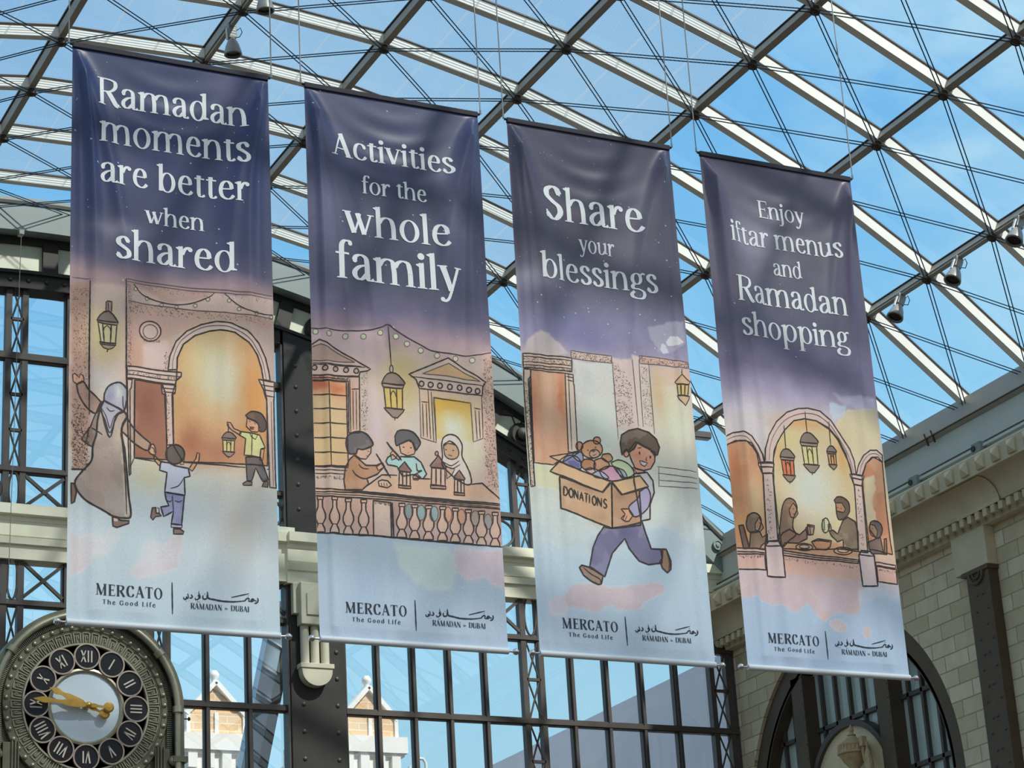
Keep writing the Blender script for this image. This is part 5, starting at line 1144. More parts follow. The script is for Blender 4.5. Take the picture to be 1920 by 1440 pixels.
('B',(176,120,92),.7,122,3499,59,423),
('F',(206,188,170),[23,3100,104,3105,91,3192,66,3223,64,4477,19,4488,13,3257],0),
('L',8,0,[23,3100,104,3105,91,3192,66,3223,64,4477,19,4488,13,3257,23,3100],0),
('S',200,14,0,[20,3257,72,3250,57,4471,20,4474]),
('L',8,0,[81,3221,61,4477],0),
('F',(208,190,172),[529,3104,634,3106,633,3221,640,3227,634,4013,550,4042,505,4040],0),
('L',7,0,[529,3104,634,3106,633,3221,640,3227,634,4013,550,4042,505,4040,529,3104],0),
('L',6,0,[574,3106,552,4014],0),
('L',6,0,[544,3138,634,3142],0),
('L',6,0,[553,3180,631,3185],0),
('W',(188,190,186),.9,5,[650,2925,1159,2907,1169,3895,652,3864]),
('B',(168,172,172),.7,800,3108,153,188),
('B',(196,210,200),.8,905,3696,260,256),
('F',(190,170,158),[625,2812,1167,2804,1160,2892,626,2906],0),
('L',6,1,[625,2812,1167,2804,1160,2892,626,2906,625,2812],0),
('S',160,14,1,[625,2820,1167,2811,1161,2877,627,2899]),
('W',(196,178,172),.8,6,[1173,2832,1437,2815,1446,3781,1181,3666]),
('S',240,18,0,[1178,2861,1300,2962,1392,3155,1368,3618,1181,3666,1155,3240]),
('L',7,1,[1170,2869,1176,3809],0),
('L',7,1,[1429,2816,1440,3639],0),
('W',(206,192,184),.8,4,[1448,2770,1641,2790,1641,3660,1443,3638]),
('L',7,1,[1515,2805,1505,3632],0),
('L',7,1,[1639,2812,1645,3703],0),
('S',140,14,1,[1532,2876,1618,2874,1630,3618,1523,3601]),
('F',(186,156,146),[1527,2760,2162,2771,2171,2844,1526,2855],0),
('L',6,1,[1527,2760,2162,2771,2171,2844,1526,2855,1527,2760],0),
('S',150,14,1,[1533,2774,2169,2782,2165,2830,1527,2848]),
('W',(196,168,148),.8,8,[1658,2861,2170,2852,2166,3066,1674,3122]),
('B',(206,200,170),.9,1868,3391,237,378),
('B',(190,160,120),.7,1726,3233,79,219),
('B',(206,212,190),.8,1959,3583,190,290),
('L',7,0,[2070,2864,2059,2946],0),
('F',(176,150,118),[1966,3037,2033,2964,2065,2933,2097,2956,2171,3014,2152,3045,1985,3057],0),
('L',7,0,[1966,3037,2033,2964,2065,2933,2097,2956,2171,3014,2152,3045,1985,3057,1966,3037],0),
('F',(222,190,120),[1992,3064,2151,3050,2126,3187,1993,3195],0),
('L',7,0,[1992,3064,2151,3050,2126,3187,1993,3195,1992,3064],0),
('L',10,0,[2036,3063,2031,3191],0),
('L',10,0,[2095,3059,2078,3190],0),
('F',(170,146,116),[1982,3203,2146,3192,2137,3230,2079,3317,2006,3252],0),
('L',7,0,[1982,3203,2146,3192,2137,3230,2079,3317,2006,3252,1982,3203],0),
('L',7,1,[74,4208,286,4215],0),
('W',(206,206,170),.8,10,[88,4227,388,4225,368,4503,78,4476]),
('L',6,1,[1641,4095,2158,4115],0),
('L',6,1,[1641,4173,2150,4194],0),
('L',6,1,[1649,4257,2145,4252],0),
('L',6,1,[1643,4328,2146,4316],0),
('L',6,1,[1663,4100,1641,4342],0),
('F',(104,102,128),[902,4867,990,4880,1189,4836,1390,4777,1412,4872,1476,5080,1621,5075,1598,5235,1422,5270,1304,5238,1197,5096,1154,4983,982,5168,863,5449,680,5348,742,5120,811,4985],0),
('L',11,0,[902,4867,990,4880,1189,4836,1390,4777,1412,4872,1476,5080,1621,5075,1598,5235,1422,5270,1304,5238,1197,5096,1154,4983,982,5168,863,5449,680,5348,742,5120,811,4985,902,4867],0),
('B',(88,88,120),.7,1151,4922,106,96),
('B',(112,114,142),.7,819,5168,89,123),
('F',(122,98,84),[546,5372,578,5343,672,5356,842,5437,812,5534,774,5547,689,5516,591,5456],0),
('L',11,0,[546,5372,578,5343,672,5356,842,5437,812,5534,774,5547,689,5516,591,5456,546,5372],0),
('L',6,0,[598,5368,695,5435,794,5481,805,5534],1),
('F',(136,110,92),[1598,5074,1667,5072,1712,5206,1703,5303,1657,5345,1600,5297,1577,5223,1609,5173],0),
('L',11,0,[1598,5074,1667,5072,1712,5206,1703,5303,1657,5345,1600,5297,1577,5223,1609,5173,1598,5074],0),
('L',6,0,[1666,5079,1692,5207,1676,5330],1),
('F',(168,166,172),[1333,4210,1503,4179,1571,4271,1574,4412,1508,4558,1492,4733,1376,4764,1325,4295],0),
('L',11,0,[1333,4210,1503,4179,1571,4271,1574,4412,1508,4558,1492,4733,1376,4764,1325,4295,1333,4210],0),
('F',(206,156,130),[1287,3946,1380,3830,1469,3864,1633,3925,1615,4041,1553,4132,1459,4162,1353,4151,1315,4056],0),
('L',9,0,[1287,3946,1380,3830,1469,3864,1633,3925,1615,4041,1553,4132,1459,4162,1353,4151,1315,4056,1287,3946],0),
('B',(214,140,116),.6,1382,3993,46,36),
('F',(92,80,72),[1206,3997,1195,3857,1219,3755,1308,3696,1426,3662,1577,3688,1663,3765,1693,3862,1661,3951,1621,3969,1575,3888,1500,3868,1411,3827,1358,3911,1293,3960,1265,3934],0),
('L',10,0,[1206,3997,1195,3857,1219,3755,1308,3696,1426,3662,1577,3688,1663,3765,1693,3862,1661,3951,1621,3969,1575,3888,1500,3868,1411,3827,1358,3911,1293,3960,1265,3934,1206,3997],0),
('F',(206,156,130),[1295,3967,1289,3990,1275,4008,1258,4016,1242,4011,1231,3996,1228,3973,1234,3950,1248,3932,1266,3924,1282,3929,1293,3944],0),
('L',7,0,[1295,3967,1289,3990,1275,4008,1258,4016,1242,4011,1231,3996,1228,3973,1234,3950,1248,3932,1266,3924,1282,3929,1293,3944,1295,3967],0),
('L',9,0,[1405,3899,1452,3890],0),
('L',9,0,[1572,3917,1609,3939],0),
('F',(60,45,40),[1438,3956,1433,3971,1423,3978,1413,3973,1411,3959,1416,3945,1426,3938,1436,3943],0),
('F',(60,45,40),[1580,3987,1574,4002,1564,4009,1555,4004,1552,3990,1557,3976,1568,3969,1577,3974],0),
('L',5,0,[1516,3994,1501,4031,1519,4033],1),
('F',(236,228,220),[1415,4046,1521,4064,1478,4111,1434,4094],0),
('L',6,0,[1415,4046,1521,4064,1478,4111,1434,4094,1415,4046],0),
('F',(206,156,130),[1309,4135,1444,4157,1488,4181,1378,4212],0),
('L',6,0,[1309,4135,1444,4157,1488,4181,1378,4212,1309,4135],0),
('F',(196,168,140),[264,4117,564,4048,655,4025,422,4173],0),
('L',7,0,[264,4117,564,4048,655,4025,422,4173,264,4117],0),
('F',(122,122,156),[422,4166,471,4099,562,4076,649,4109,655,4220,479,4202],1),
('L',8,0,[422,4166,471,4099,562,4076,649,4109,655,4220,479,4202,422,4166],1),
('F',(136,146,166),[547,4077,611,4022,685,4029,693,4119,618,4126],1),
('L',7,0,[547,4077,611,4022,685,4029,693,4119,618,4126,547,4077],1),
('F',(96,98,140),[482,4153,573,4131,645,4165,641,4214,508,4200],0),
('F',(170,186,150),[1054,4104,1163,4058,1281,4102,1333,4210,1237,4261,1149,4228],1),
('L',8,0,[1054,4104,1163,4058,1281,4102,1333,4210,1237,4261,1149,4228,1054,4104],1),
('F',(180,140,160),[887,4211,1005,4151,1125,4153,1194,4237,1190,4287,1051,4321,933,4290],1),
('L',8,0,[887,4211,1005,4151,1125,4153,1194,4237,1190,4287,1051,4321,933,4290,887,4211],1),
('F',(136,146,160),[1111,4147,1214,4179,1245,4253,1176,4267],1),
('L',6,0,[1111,4147,1214,4179,1245,4253,1176,4267,1111,4147],1),
('F',(150,156,170),[801,4261,894,4217,981,4258,1000,4298,843,4299],1),
('L',7,0,[801,4261,894,4217,981,4258,1000,4298,843,4299,801,4261],1),
('F',(180,156,156),[700,4222,791,4193,841,4230,786,4263],1),
('L',6,0,[700,4222,791,4193,841,4230,786,4263,700,4222],1),
('F',(176,132,100),[844,4096,951,4065,1036,4140,910,4209,829,4189],1),
('L',8,0,[844,4096,951,4065,1036,4140,910,4209,829,4189,844,4096],1),
('F',(172,128,96),[955,4015,1047,3999,1080,4059,1016,4100,936,4066],1),
('L',8,0,[955,4015,1047,3999,1080,4059,1016,4100,936,4066,955,4015],1),
('F',(160,118,90),[658,4178,709,4103,828,4105,837,4188,715,4221],1),
('L',8,0,[658,4178,709,4103,828,4105,837,4188,715,4221,658,4178],1),
('F',(186,140,108),[955,3959,944,3997,917,4031,878,4059,832,4076,784,4081,739,4073,704,4053,683,4023,677,3987,688,3950,715,3915,754,3887,800,3870,848,3865,893,3873,928,3893,950,3923],0),
('L',9,0,[955,3959,944,3997,917,4031,878,4059,832,4076,784,4081,739,4073,704,4053,683,4023,677,3987,688,3950,715,3915,754,3887,800,3870,848,3865,893,3873,928,3893,950,3923,955,3959],0),
('F',(176,130,100),[703,3947,697,3969,683,3988,664,4000,644,4002,627,3994,615,3978,613,3956,619,3934,633,3915,651,3903,671,3901,689,3909,700,3925],0),
('L',8,0,[703,3947,697,3969,683,3988,664,4000,644,4002,627,3994,615,3978,613,3956,619,3934,633,3915,651,3903,671,3901,689,3909,700,3925,703,3947],0),
('F',(176,130,100),[938,3855,932,3874,917,3890,897,3900,875,3903,857,3897,844,3883,841,3865,847,3846,862,3830,882,3820,904,3817,922,3823,935,3837],0),
('L',8,0,[938,3855,932,3874,917,3890,897,3900,875,3903,857,3897,844,3883,841,3865,847,3846,862,3830,882,3820,904,3817,922,3823,935,3837,938,3855],0),
('F',(206,168,140),[913,4015,905,4038,885,4057,858,4070,828,4073,802,4066,785,4050,780,4029,789,4006,808,3986,836,3974,865,3971,891,3978,908,3994],0),
('L',6,0,[913,4015,905,4038,885,4057,858,4070,828,4073,802,4066,785,4050,780,4029,789,4006,808,3986,836,3974,865,3971,891,3978,908,3994,913,4015],0),
('F',(80,60,52),[858,3990,850,4001,833,4006,816,4004,810,3995,818,3984,835,3978,852,3981],0),
('F',(60,45,40),[774,3991,769,4002,760,4003,756,3993,761,3983,770,3982],0),
('F',(60,45,40),[874,3946,868,3956,859,3957,855,3948,861,3938,870,3937],0),
('L',4,0,[818,4043,846,4036,865,4020],1),
('F',(176,146,118),[373,4344,919,4466,1042,4336,1005,4879,368,4709],0),
('L',11,0,[373,4344,919,4466,1042,4336,1005,4879,368,4709,373,4344],0),
('B',(150,120,98),.8,668,4441,270,55),
('B',(160,130,104),.7,867,4754,120,110),
('F',(160,130,106),[1042,4336,1159,4471,1384,4401,1381,4708,1364,4814,1005,4879],0),
('L',11,0,[1042,4336,1159,4471,1384,4401,1381,4708,1364,4814,1005,4879,1042,4336],0),
('B',(138,110,92),.8,1128,4481,91,56),
('F',(204,172,138),[259,4293,378,4171,1028,4330,912,4466],0),
('L',10,0,[259,4293,378,4171,1028,4330,912,4466,259,4293],0),
('F',(200,168,132),[1047,4328,1407,4228,1506,4348,1167,4466],0),
('L',10,0,[1047,4328,1407,4228,1506,4348,1167,4466,1047,4328],0),
('F',(150,146,172),[1388,4415,1487,4364,1523,4472,1464,4617,1304,4722,1238,4610,1353,4502],1),
('L',9,0,[1388,4415,1487,4364,1523,4472,1464,4617,1304,4722,1238,4610,1353,4502,1388,4415],1),
('F',(196,150,122),[1138,4640,1236,4631,1283,4703,1224,4777,1178,4784,1128,4751,1185,4698],0),
('L',8,0,[1138,4640,1236,4631,1283,4703,1224,4777,1178,4784,1128,4751,1185,4698,1138,4640],0),
('L',5,0,[1185,4698,1142,4771],0),
('L',5,0,[1207,4710,1171,4782],0),
('L',11,0,[416,4453,409,4557],1),
('L',11,0,[416,4453,446,4469,462,4514,440,4552,409,4557],1),
('L',11,0,[506,4469,527,4499,523,4551,499,4573,478,4543,482,4491,506,4469],1),
('L',11,0,[539,4580,547,4476,586,4589,594,4484],0),
('L',11,0,[609,4593,642,4493,659,4601],0),
('L',11,0,[623,4558,652,4563],0),
('L',11,0,[679,4499,731,4509],0),
('L',11,0,[705,4504,697,4608],0),
('L',11,0,[745,4511,737,4615],0),
('L',11,0,[806,4522,826,4552,822,4604,798,4626,778,4596,782,4544,806,4522],1),
('L',11,0,[839,4634,847,4529,886,4642,895,4537],0),
('L',11,0,[960,4562,942,4546,923,4564,929,4591,951,4611,951,4637,930,4650,912,4634],1),
('T','Share',413,1721,1190,309),
('T','your',835,1310,1550,159),
('T','blessings',299,1835,1957,232),
('K',110)]),
([(0,(84,82,100)),(1200,(90,90,102)),(2200,(86,86,106)),(2700,(104,100,126)),(3000,(140,134,158)),(3250,(178,172,180)),(3700,(190,182,160)),(4800,(190,168,140)),(5100,(176,156,152)),(5450,(160,180,200)),(6350,(160,182,206))],[
('B',(64,62,88),.6,224,901,146,679),
('B',(150,148,172),.5,613,1068,393,364),
('B',(76,72,100),.6,1953,1329,178,689),  # dark dapple of roof shade painted into the cloth colour
('W',(176,192,206),.8,6,[1443,3076,1696,3070,1664,3187,1497,3310,1443,3211]),
('W',(204,194,160),.9,8,[1687,3139,1968,3063,2159,3042,2154,3586,1965,3606,1759,3761,1665,3577,1525,3352]),
('W',(176,172,196),.8,10,[1507,2963,2158,2920,2159,3042,1861,3105,1696,3070]),
('W',(196,190,196),.8,12,[-9,3472,451,3379,509,3593,451,3818,187,3583,-7,3603]),
('F',(170,126,98),[-12,3735,162,3673,303,3702,386,3825,406,3939,422,4082,398,4801,355,4974,-24,4977,-27,4412],0),
('L',8,0,[-12,3735,162,3673,303,3702,386,3825,406,3939,422,4082,398,4801,355,4974,-24,4977,-27,4412,-12,3735],0),
('B',(150,96,66),.8,79,4000,97,290),
('B',(212,190,150),.85,306,4410,113,316),
('B',(196,150,104),.8,115,4711,144,214),
('F',(206,188,148),[575,3864,645,3682,780,3491,927,3357,1081,3310,1245,3323,1403,3395,1537,3530,1615,3701,1650,3890,1680,4108,1648,4869,580,4956,548,4674,541,4172],0),
('L',8,0,[575,3864,645,3682,780,3491,927,3357,1081,3310,1245,3323,1403,3395,1537,3530,1615,3701,1650,3890,1680,4108,1648,4869,580,4956,548,4674,541,4172,575,3864],0),
('B',(190,146,102),.8,1024,3376,336,90),
('B',(204,164,110),.7,680,3795,99,295),
('B',(200,150,90),.7,1557,3766,85,269),
('B',(206,214,206),.95,1091,4193,366,410),
('B',(214,206,150),.7,833,3603,166,134),
('F',(170,122,96),[1818,3948,1889,3792,2021,3690,2151,3737,2133,4243,2134,4727,2146,4886,1799,4857,1812,4126],0),
('L',8,0,[1818,3948,1889,3792,2021,3690,2151,3737,2133,4243,2134,4727,2146,4886,1799,4857,1812,4126,1818,3948],0),
('W',(206,196,164),.9,6,[1848,3974,1989,3931,1999,4108,1911,4264,1947,4495,1787,4567]),
('F',(206,184,176),[456,3920,474,3758,541,3590,677,3399,839,3262,1013,3191,1147,3172,1311,3196,1448,3301,1563,3453,1674,3635,1723,3779,1727,3942,1667,3947,1649,3831,1598,3703,1520,3532,1401,3410,1245,3323,1098,3309,927,3357,780,3491,664,3650,594,3775,561,3924],0),
('L',9,0,[456,3920,474,3758,541,3590,677,3399,839,3262,1013,3191,1147,3172,1311,3196,1448,3301,1563,3453,1674,3635,1723,3779,1727,3942,1667,3947,1649,3831,1598,3703,1520,3532,1401,3410,1245,3323,1098,3309,927,3357,780,3491,664,3650,594,3775,561,3924,456,3920],0),
('L',6,1,[507,3900,543,3721,645,3535,794,3371,969,3278,1123,3239,1271,3253,1410,3342,1525,3487,1621,3656,1674,3828,1693,3945],1),
('F',(206,184,176),[-5,3632,91,3581,205,3566,313,3614,397,3722,441,3834,448,3920,383,3927,370,3826,314,3745,225,3681,113,3678,-13,3742],0),
('L',9,0,[-5,3632,91,3581,205,3566,313,3614,397,3722,441,3834,448,3920,383,3927,370,3826,314,3745,225,3681,113,3678,-13,3742,-5,3632],0),
('L',5,1,[-7,3683,102,3628,199,3623,290,3674,375,3782,417,3909],1),
('F',(206,184,176),[1735,3941,1785,3818,1869,3690,1981,3612,2085,3597,2163,3646,2158,3743,2090,3683,1986,3701,1889,3792,1827,3947],0),
('L',9,0,[1735,3941,1785,3818,1869,3690,1981,3612,2085,3597,2163,3646,2158,3743,2090,3683,1986,3701,1889,3792,1827,3947,1735,3941],0),
('L',5,1,[1786,3936,1838,3797,1937,3683,2061,3644,2162,3691],1),
('F',(204,184,176),[374,3935,577,3935,562,3982,385,3977],0),
('L',8,0,[374,3935,577,3935,562,3982,385,3977,374,3935],0),
('F',(198,176,168),[388,3980,555,3984,534,4057,416,4054],0),
('L',8,0,[388,3980,555,3984,534,4057,416,4054,388,3980],0),
('F',(198,178,172),[425,4058,537,4061,526,4875,398,4872],0),
('L',9,0,[425,4058,537,4061,526,4875,398,4872,425,4058],0),
('S',30,26,0,[437,4088,486,4083,472,4851,424,4855]),
('F',(204,184,176),[1634,3951,1845,3951,1828,3999,1645,3994],0),
('L',8,0,[1634,3951,1845,3951,1828,3999,1645,3994,1634,3951],0),
('F',(198,176,168),[1648,3997,1821,4001,1798,4075,1675,4072],0),
('L',8,0,[1648,3997,1821,4001,1798,4075,1675,4072,1648,3997],0),
('F',(198,178,172),[1684,4076,1801,4079,1776,4902,1644,4898],0),
('L',9,0,[1684,4076,1801,4079,1776,4902,1644,4898,1684,4076],0),
('S',30,26,0,[1697,4107,1748,4102,1721,4877,1671,4881]),
('F',(112,96,84),[142,4681,176,4586,259,4550,327,4579,344,4649,283,4768,193,4790,150,4751],1),
('L',9,0,[142,4681,176,4586,259,4550,327,4579,344,4649,283,4768,193,4790,150,4751,142,4681],1),
('F',(150,120,98),[252,4685,318,4594,344,4649,368,4718,315,4768,244,4757],0),
('L',7,0,[252,4685,318,4594,344,4649,368,4718,315,4768,244,4757,252,4685],0),
('L',5,0,[310,4666,339,4664],0),
('F',(122,104,88),[186,4783,314,4772,339,4834,416,4785,406,4871,312,4935,291,4979,157,4976],0),
('L',8,0,[186,4783,314,4772,339,4834,416,4785,406,4871,312,4935,291,4979,157,4976,186,4783],0),
('F',(110,90,78),[52,4710,108,4701,157,4976,86,4982],0),
('L',9,0,[52,4710,108,4701,157,4976,86,4982,52,4710],0),
('F',(126,104,88),[555,4759,640,4437,732,4335,820,4349,849,4447,786,4568,764,4684,795,4767,689,4847,582,4941,535,4860],1),
('L',9,0,[555,4759,640,4437,732,4335,820,4349,849,4447,786,4568,764,4684,795,4767,689,4847,582,4941,535,4860,555,4759],1),
('F',(160,126,100),[732,4472,800,4379,836,4419,855,4504,802,4566,747,4557],0),
('L',7,0,[732,4472,800,4379,836,4419,855,4504,802,4566,747,4557,732,4472],0),
('L',5,0,[783,4453,807,4454],0),
('L',5,0,[784,4518,816,4515],0),
('F',(132,106,90),[705,4711,844,4763,968,4667,953,4797,815,4865,621,4881,582,4941,535,4860,602,4769],0),
('L',9,0,[705,4711,844,4763,968,4667,953,4797,815,4865,621,4881,582,4941,535,4860,602,4769,705,4711],0),
('F',(160,128,104),[944,4669,1007,4620,1009,4735,958,4753],0),
('L',6,0,[944,4669,1007,4620,1009,4735,958,4753,944,4669],0),
('F',(152,124,104),[974,4623,1074,4629,1044,4739,978,4752],0),
('L',8,0,[974,4623,1074,4629,1044,4739,978,4752,974,4623],0),
('L',6,0,[974,4645,1068,4647],0),
('F',(98,86,76),[1374,4298,1429,4249,1512,4249,1579,4308,1573,4426,1496,4505,1411,4527,1389,4442,1393,4340],1),
('L',9,0,[1374,4298,1429,4249,1512,4249,1579,4308,1573,4426,1496,4505,1411,4527,1389,4442,1393,4340,1374,4298],1),
('F',(160,124,98),[1395,4325,1487,4317,1528,4386,1497,4432,1399,4427,1394,4398],0),
('L',6,0,[1395,4325,1487,4317,1528,4386,1497,4432,1399,4427,1394,4398,1395,4325],0),
('L',5,0,[1404,4383,1429,4383],0),
('L',5,0,[1454,4385,1478,4388],0),
('F',(116,102,88),[1477,4529,1548,4486,1641,4536,1666,4665,1644,4898,1440,4886,1446,4770,1359,4806,1286,4740,1260,4685,1311,4666,1371,4711],0),
('L',9,0,[1477,4529,1548,4486,1641,4536,1666,4665,1644,4898,1440,4886,1446,4770,1359,4806,1286,4740,1260,4685,1311,4666,1371,4711,1477,4529],0),
('F',(160,126,100),[1260,4685,1254,4599,1287,4596,1295,4667],0),
('L',6,0,[1260,4685,1254,4599,1287,4596,1295,4667,1260,4685],0),
('F',(214,206,176),[1272,4612,1264,4647,1250,4677,1231,4698,1211,4706,1193,4701,1180,4683,1172,4654,1173,4620,1181,4585,1195,4555,1214,4534,1234,4525,1252,4531,1265,4549,1273,4577],0),
('L',8,0,[1272,4612,1264,4647,1250,4677,1231,4698,1211,4706,1193,4701,1180,4683,1172,4654,1173,4620,1181,4585,1195,4555,1214,4534,1234,4525,1252,4531,1265,4549,1273,4577,1272,4612],0),
('F',(120,150,110),[1187,4547,1212,4537,1204,4675,1172,4663],0),
('L',5,0,[1187,4547,1212,4537,1204,4675,1172,4663,1187,4547],0),
('F',(92,84,82),[1832,4607,1860,4525,1930,4499,2011,4519,2035,4590,1989,4681,1918,4716,1888,4690],1),
('L',9,0,[1832,4607,1860,4525,1930,4499,2011,4519,2035,4590,1989,4681,1918,4716,1888,4690,1832,4607],1),
('F',(150,120,98),[1843,4548,1905,4557,1946,4626,1920,4702,1854,4693,1831,4636],0),
('L',6,0,[1843,4548,1905,4557,1946,4626,1920,4702,1854,4693,1831,4636,1843,4548],0),
('L',5,0,[1858,4598,1880,4597],0),
('F',(104,92,88),[1918,4716,1987,4696,2010,4897,1825,4912,1801,4842,1794,4770,1882,4734],0),
('L',8,0,[1918,4716,1987,4696,2010,4897,1825,4912,1801,4842,1794,4770,1882,4734,1918,4716],0),
('F',(120,96,82),[2045,4706,2080,4695,2061,4893,2019,4897],0),
('L',8,0,[2045,4706,2080,4695,2061,4893,2019,4897,2045,4706],0),
('L',7,0,[777,3432,772,3735],0),
('F',(120,108,100),[675,3830,707,3768,751,3729,801,3724,847,3754,881,3823],1),
('L',8,0,[675,3830,707,3768,751,3729,801,3724,847,3754,881,3823,675,3830],1),
('F',(150,130,118),[675,3830,881,3823,870,3858,688,3863],0),
('L',8,0,[675,3830,881,3823,870,3858,688,3863,675,3830],0),
('F',(206,120,84),[692,3867,865,3858,860,4041,704,4047],0),
('L',8,0,[692,3867,865,3858,860,4041,704,4047,692,3867],0),
('F',(135,118,108),[688,4049,877,4043,861,4070,808,4126,763,4126,709,4076],0),
('L',8,0,[688,4049,877,4043,861,4070,808,4126,763,4126,709,4076,688,4049],0),
('L',8,0,[750,3865,755,4047],1),
('L',8,0,[812,3863,811,4045],1),
('L',6,0,[755,3941,763,3906,779,3888,796,3903,805,3936],1),
('L',11,0,[783,4124,784,4149],1),
('L',7,0,[1105,3218,1102,3494],0),
('F',(120,108,100),[983,3615,1022,3537,1076,3489,1137,3483,1192,3519,1234,3604],1),
('L',8,0,[983,3615,1022,3537,1076,3489,1137,3483,1192,3519,1234,3604,983,3615],1),
('F',(150,130,118),[983,3615,1234,3604,1219,3648,999,3655],0),
('L',8,0,[983,3615,1234,3604,1219,3648,999,3655,983,3615],0),
('F',(214,206,150),[1004,3659,1214,3648,1207,3874,1017,3883],0),
('L',8,0,[1004,3659,1214,3648,1207,3874,1017,3883,1004,3659],0),
('F',(135,118,108),[997,3885,1227,3878,1208,3911,1144,3979,1088,3980,1023,3918],0),
('L',8,0,[997,3885,1227,3878,1208,3911,1144,3979,1088,3980,1023,3918,997,3885],0),
('L',8,0,[1074,3658,1080,3882],1),
('L',8,0,[1149,3655,1147,3880],1),
('L',6,0,[1080,3751,1090,3708,1109,3685,1130,3704,1140,3745],1),
('L',11,0,[1113,3977,1114,4008],1),
('L',7,0,[1414,3319,1405,3633],0),
('F',(120,108,100),[1343,3699,1364,3654,1393,3627,1426,3624,1456,3645,1478,3694],1),
('L',8,0,[1343,3699,1364,3654,1393,3627,1426,3624,1456,3645,1478,3694,1343,3699],1),
('F',(150,130,118),[1343,3699,1478,3694,1470,3719,1351,3722],0),
('L',8,0,[1343,3699,1478,3694,1470,3719,1351,3722,1343,3699],0),
('F',(206,160,110),[1354,3725,1467,3720,1463,3850,1361,3855],0),
('L',8,0,[1354,3725,1467,3720,1463,3850,1361,3855,1354,3725],0),
('F',(135,118,108),[1350,3856,1474,3853,1463,3872,1429,3911,1399,3911,1364,3875],0),
('L',8,0,[1350,3856,1474,3853,1463,3872,1429,3911,1399,3911,1364,3875,1350,3856],0),
('L',8,0,[1392,3724,1394,3854],1),
('L',8,0,[1432,3723,1431,3854],1),
('L',6,0,[1395,3778,1400,3754,1411,3741,1422,3752,1427,3775],1),
('L',11,0,[1412,3910,1413,3928],1),
('W',(184,140,112),.95,3,[616,4924,801,4852,1423,4822,1629,4885,1633,4985,593,4983]),
('F',(180,150,124),[1022,4894,1011,4911,983,4928,942,4940,895,4947,848,4948,810,4942,785,4930,778,4914,789,4897,817,4881,858,4868,905,4861,951,4860,990,4866,1015,4878],0),
('L',8,0,[1022,4894,1011,4911,983,4928,942,4940,895,4947,848,4948,810,4942,785,4930,778,4914,789,4897,817,4881,858,4868,905,4861,951,4860,990,4866,1015,4878,1022,4894],0),
('F',(200,170,140),[974,4892,965,4903,944,4913,914,4919,881,4922,852,4920,833,4914,827,4904,836,4894,857,4884,887,4877,919,4875,948,4877,968,4883],0),
('L',6,0,[974,4892,965,4903,944,4913,914,4919,881,4922,852,4920,833,4914,827,4904,836,4894,857,4884,887,4877,919,4875,948,4877,968,4883,974,4892],0),
('F',(170,128,100),[1011,4828,1101,4785,1278,4798,1253,4872,1199,4913,1069,4909],0),
('L',9,0,[1011,4828,1101,4785,1278,4798,1253,4872,1199,4913,1069,4909,1011,4828],0),
('L',8,0,[1030,4826,1114,4805,1260,4814],1),
('F',(180,150,124),[1562,4897,1549,4916,1518,4933,1474,4947,1423,4955,1372,4955,1331,4949,1304,4936,1296,4919,1308,4900,1339,4883,1383,4869,1434,4862,1485,4861,1527,4868,1554,4881],0),
('L',8,0,[1562,4897,1549,4916,1518,4933,1474,4947,1423,4955,1372,4955,1331,4949,1304,4936,1296,4919,1308,4900,1339,4883,1383,4869,1434,4862,1485,4861,1527,4868,1554,4881,1562,4897],0),
('F',(200,170,140),[1512,4897,1502,4909,1478,4920,1444,4928,1408,4931,1375,4928,1353,4921,1346,4911,1356,4899,1380,4888,1414,4880,1451,4877,1484,4879,1505,4886],0),
('L',6,0,[1512,4897,1502,4909,1478,4920,1444,4928,1408,4931,1375,4928,1353,4921,1346,4911,1356,4899,1380,4888,1414,4880,1451,4877,1484,4879,1505,4886,1512,4897],0),
('F',(204,176,164),[-16,4976,370,4980,366,5018,-15,5018],0),
('L',8,0,[-16,4976,370,4980,366,5018,-15,5018,-16,4976],0),
('F',(204,176,164),[578,4977,1631,5000,1625,5043,579,5034],0),
('L',9,0,[578,4977,1631,5000,1625,5043,579,5034,578,4977],0),
('F',(204,176,164),[1870,5010,2170,5015,2165,5052,1865,5050],0),
('L',8,0,[1870,5010,2170,5015,2165,5052,1865,5050,1870,5010],0),
('F',(196,162,150),[-19,5049,348,5038,344,5221,-19,5228],0),
('L',9,0,[-19,5049,348,5038,344,5221,-19,5228,-19,5049],0),
('F',(198,164,152),[587,5040,1625,5046,1624,5244,595,5244],0),
('F',(196,162,150),[1872,5060,2171,5065,2167,5246,1871,5247],0),
('L',9,0,[1872,5060,2171,5065,2167,5246,1871,5247,1872,5060],0),
('L',8,0,[583,5005,1628,5022],0),
('S',50,18,0,[585,5054,1605,5074,1601,5103,582,5083]),
('S',30,16,0,[-2,5066,331,5054,328,5075,-4,5087]),
('S',26,16,0,[1901,5086,2160,5088,2157,5110,1898,5108]),
('F',(206,188,186),[368,4931,423,4870,542,4867,581,4920,586,5294,525,5298,360,5290],0),
('L',11,0,[368,4931,423,4870,542,4867,581,4920,586,5294,525,5298,360,5290,368,4931],0),
('L',9,0,[368,4931,580,4927],0),
('F',(206,190,190),[1644,4941,1688,4880,1812,4884,1855,4931,1860,5298,1656,5313],0),
('L',11,0,[1644,4941,1688,4880,1812,4884,1855,4931,1860,5298,1656,5313,1644,4941],0),
('L',9,0,[1644,4934,1854,4939],0),
('W',(180,160,162),.85,7,[-12,5242,359,5227,365,5310,589,5301,610,5250,1615,5252,1636,5343,1637,5456,1549,5633,1395,5685,1318,5648,1150,5702,1078,5763,1004,5712,873,5595,735,5689,608,5683,522,5606,377,5630,239,5598,201,5518,86,5568,-17,5575]),
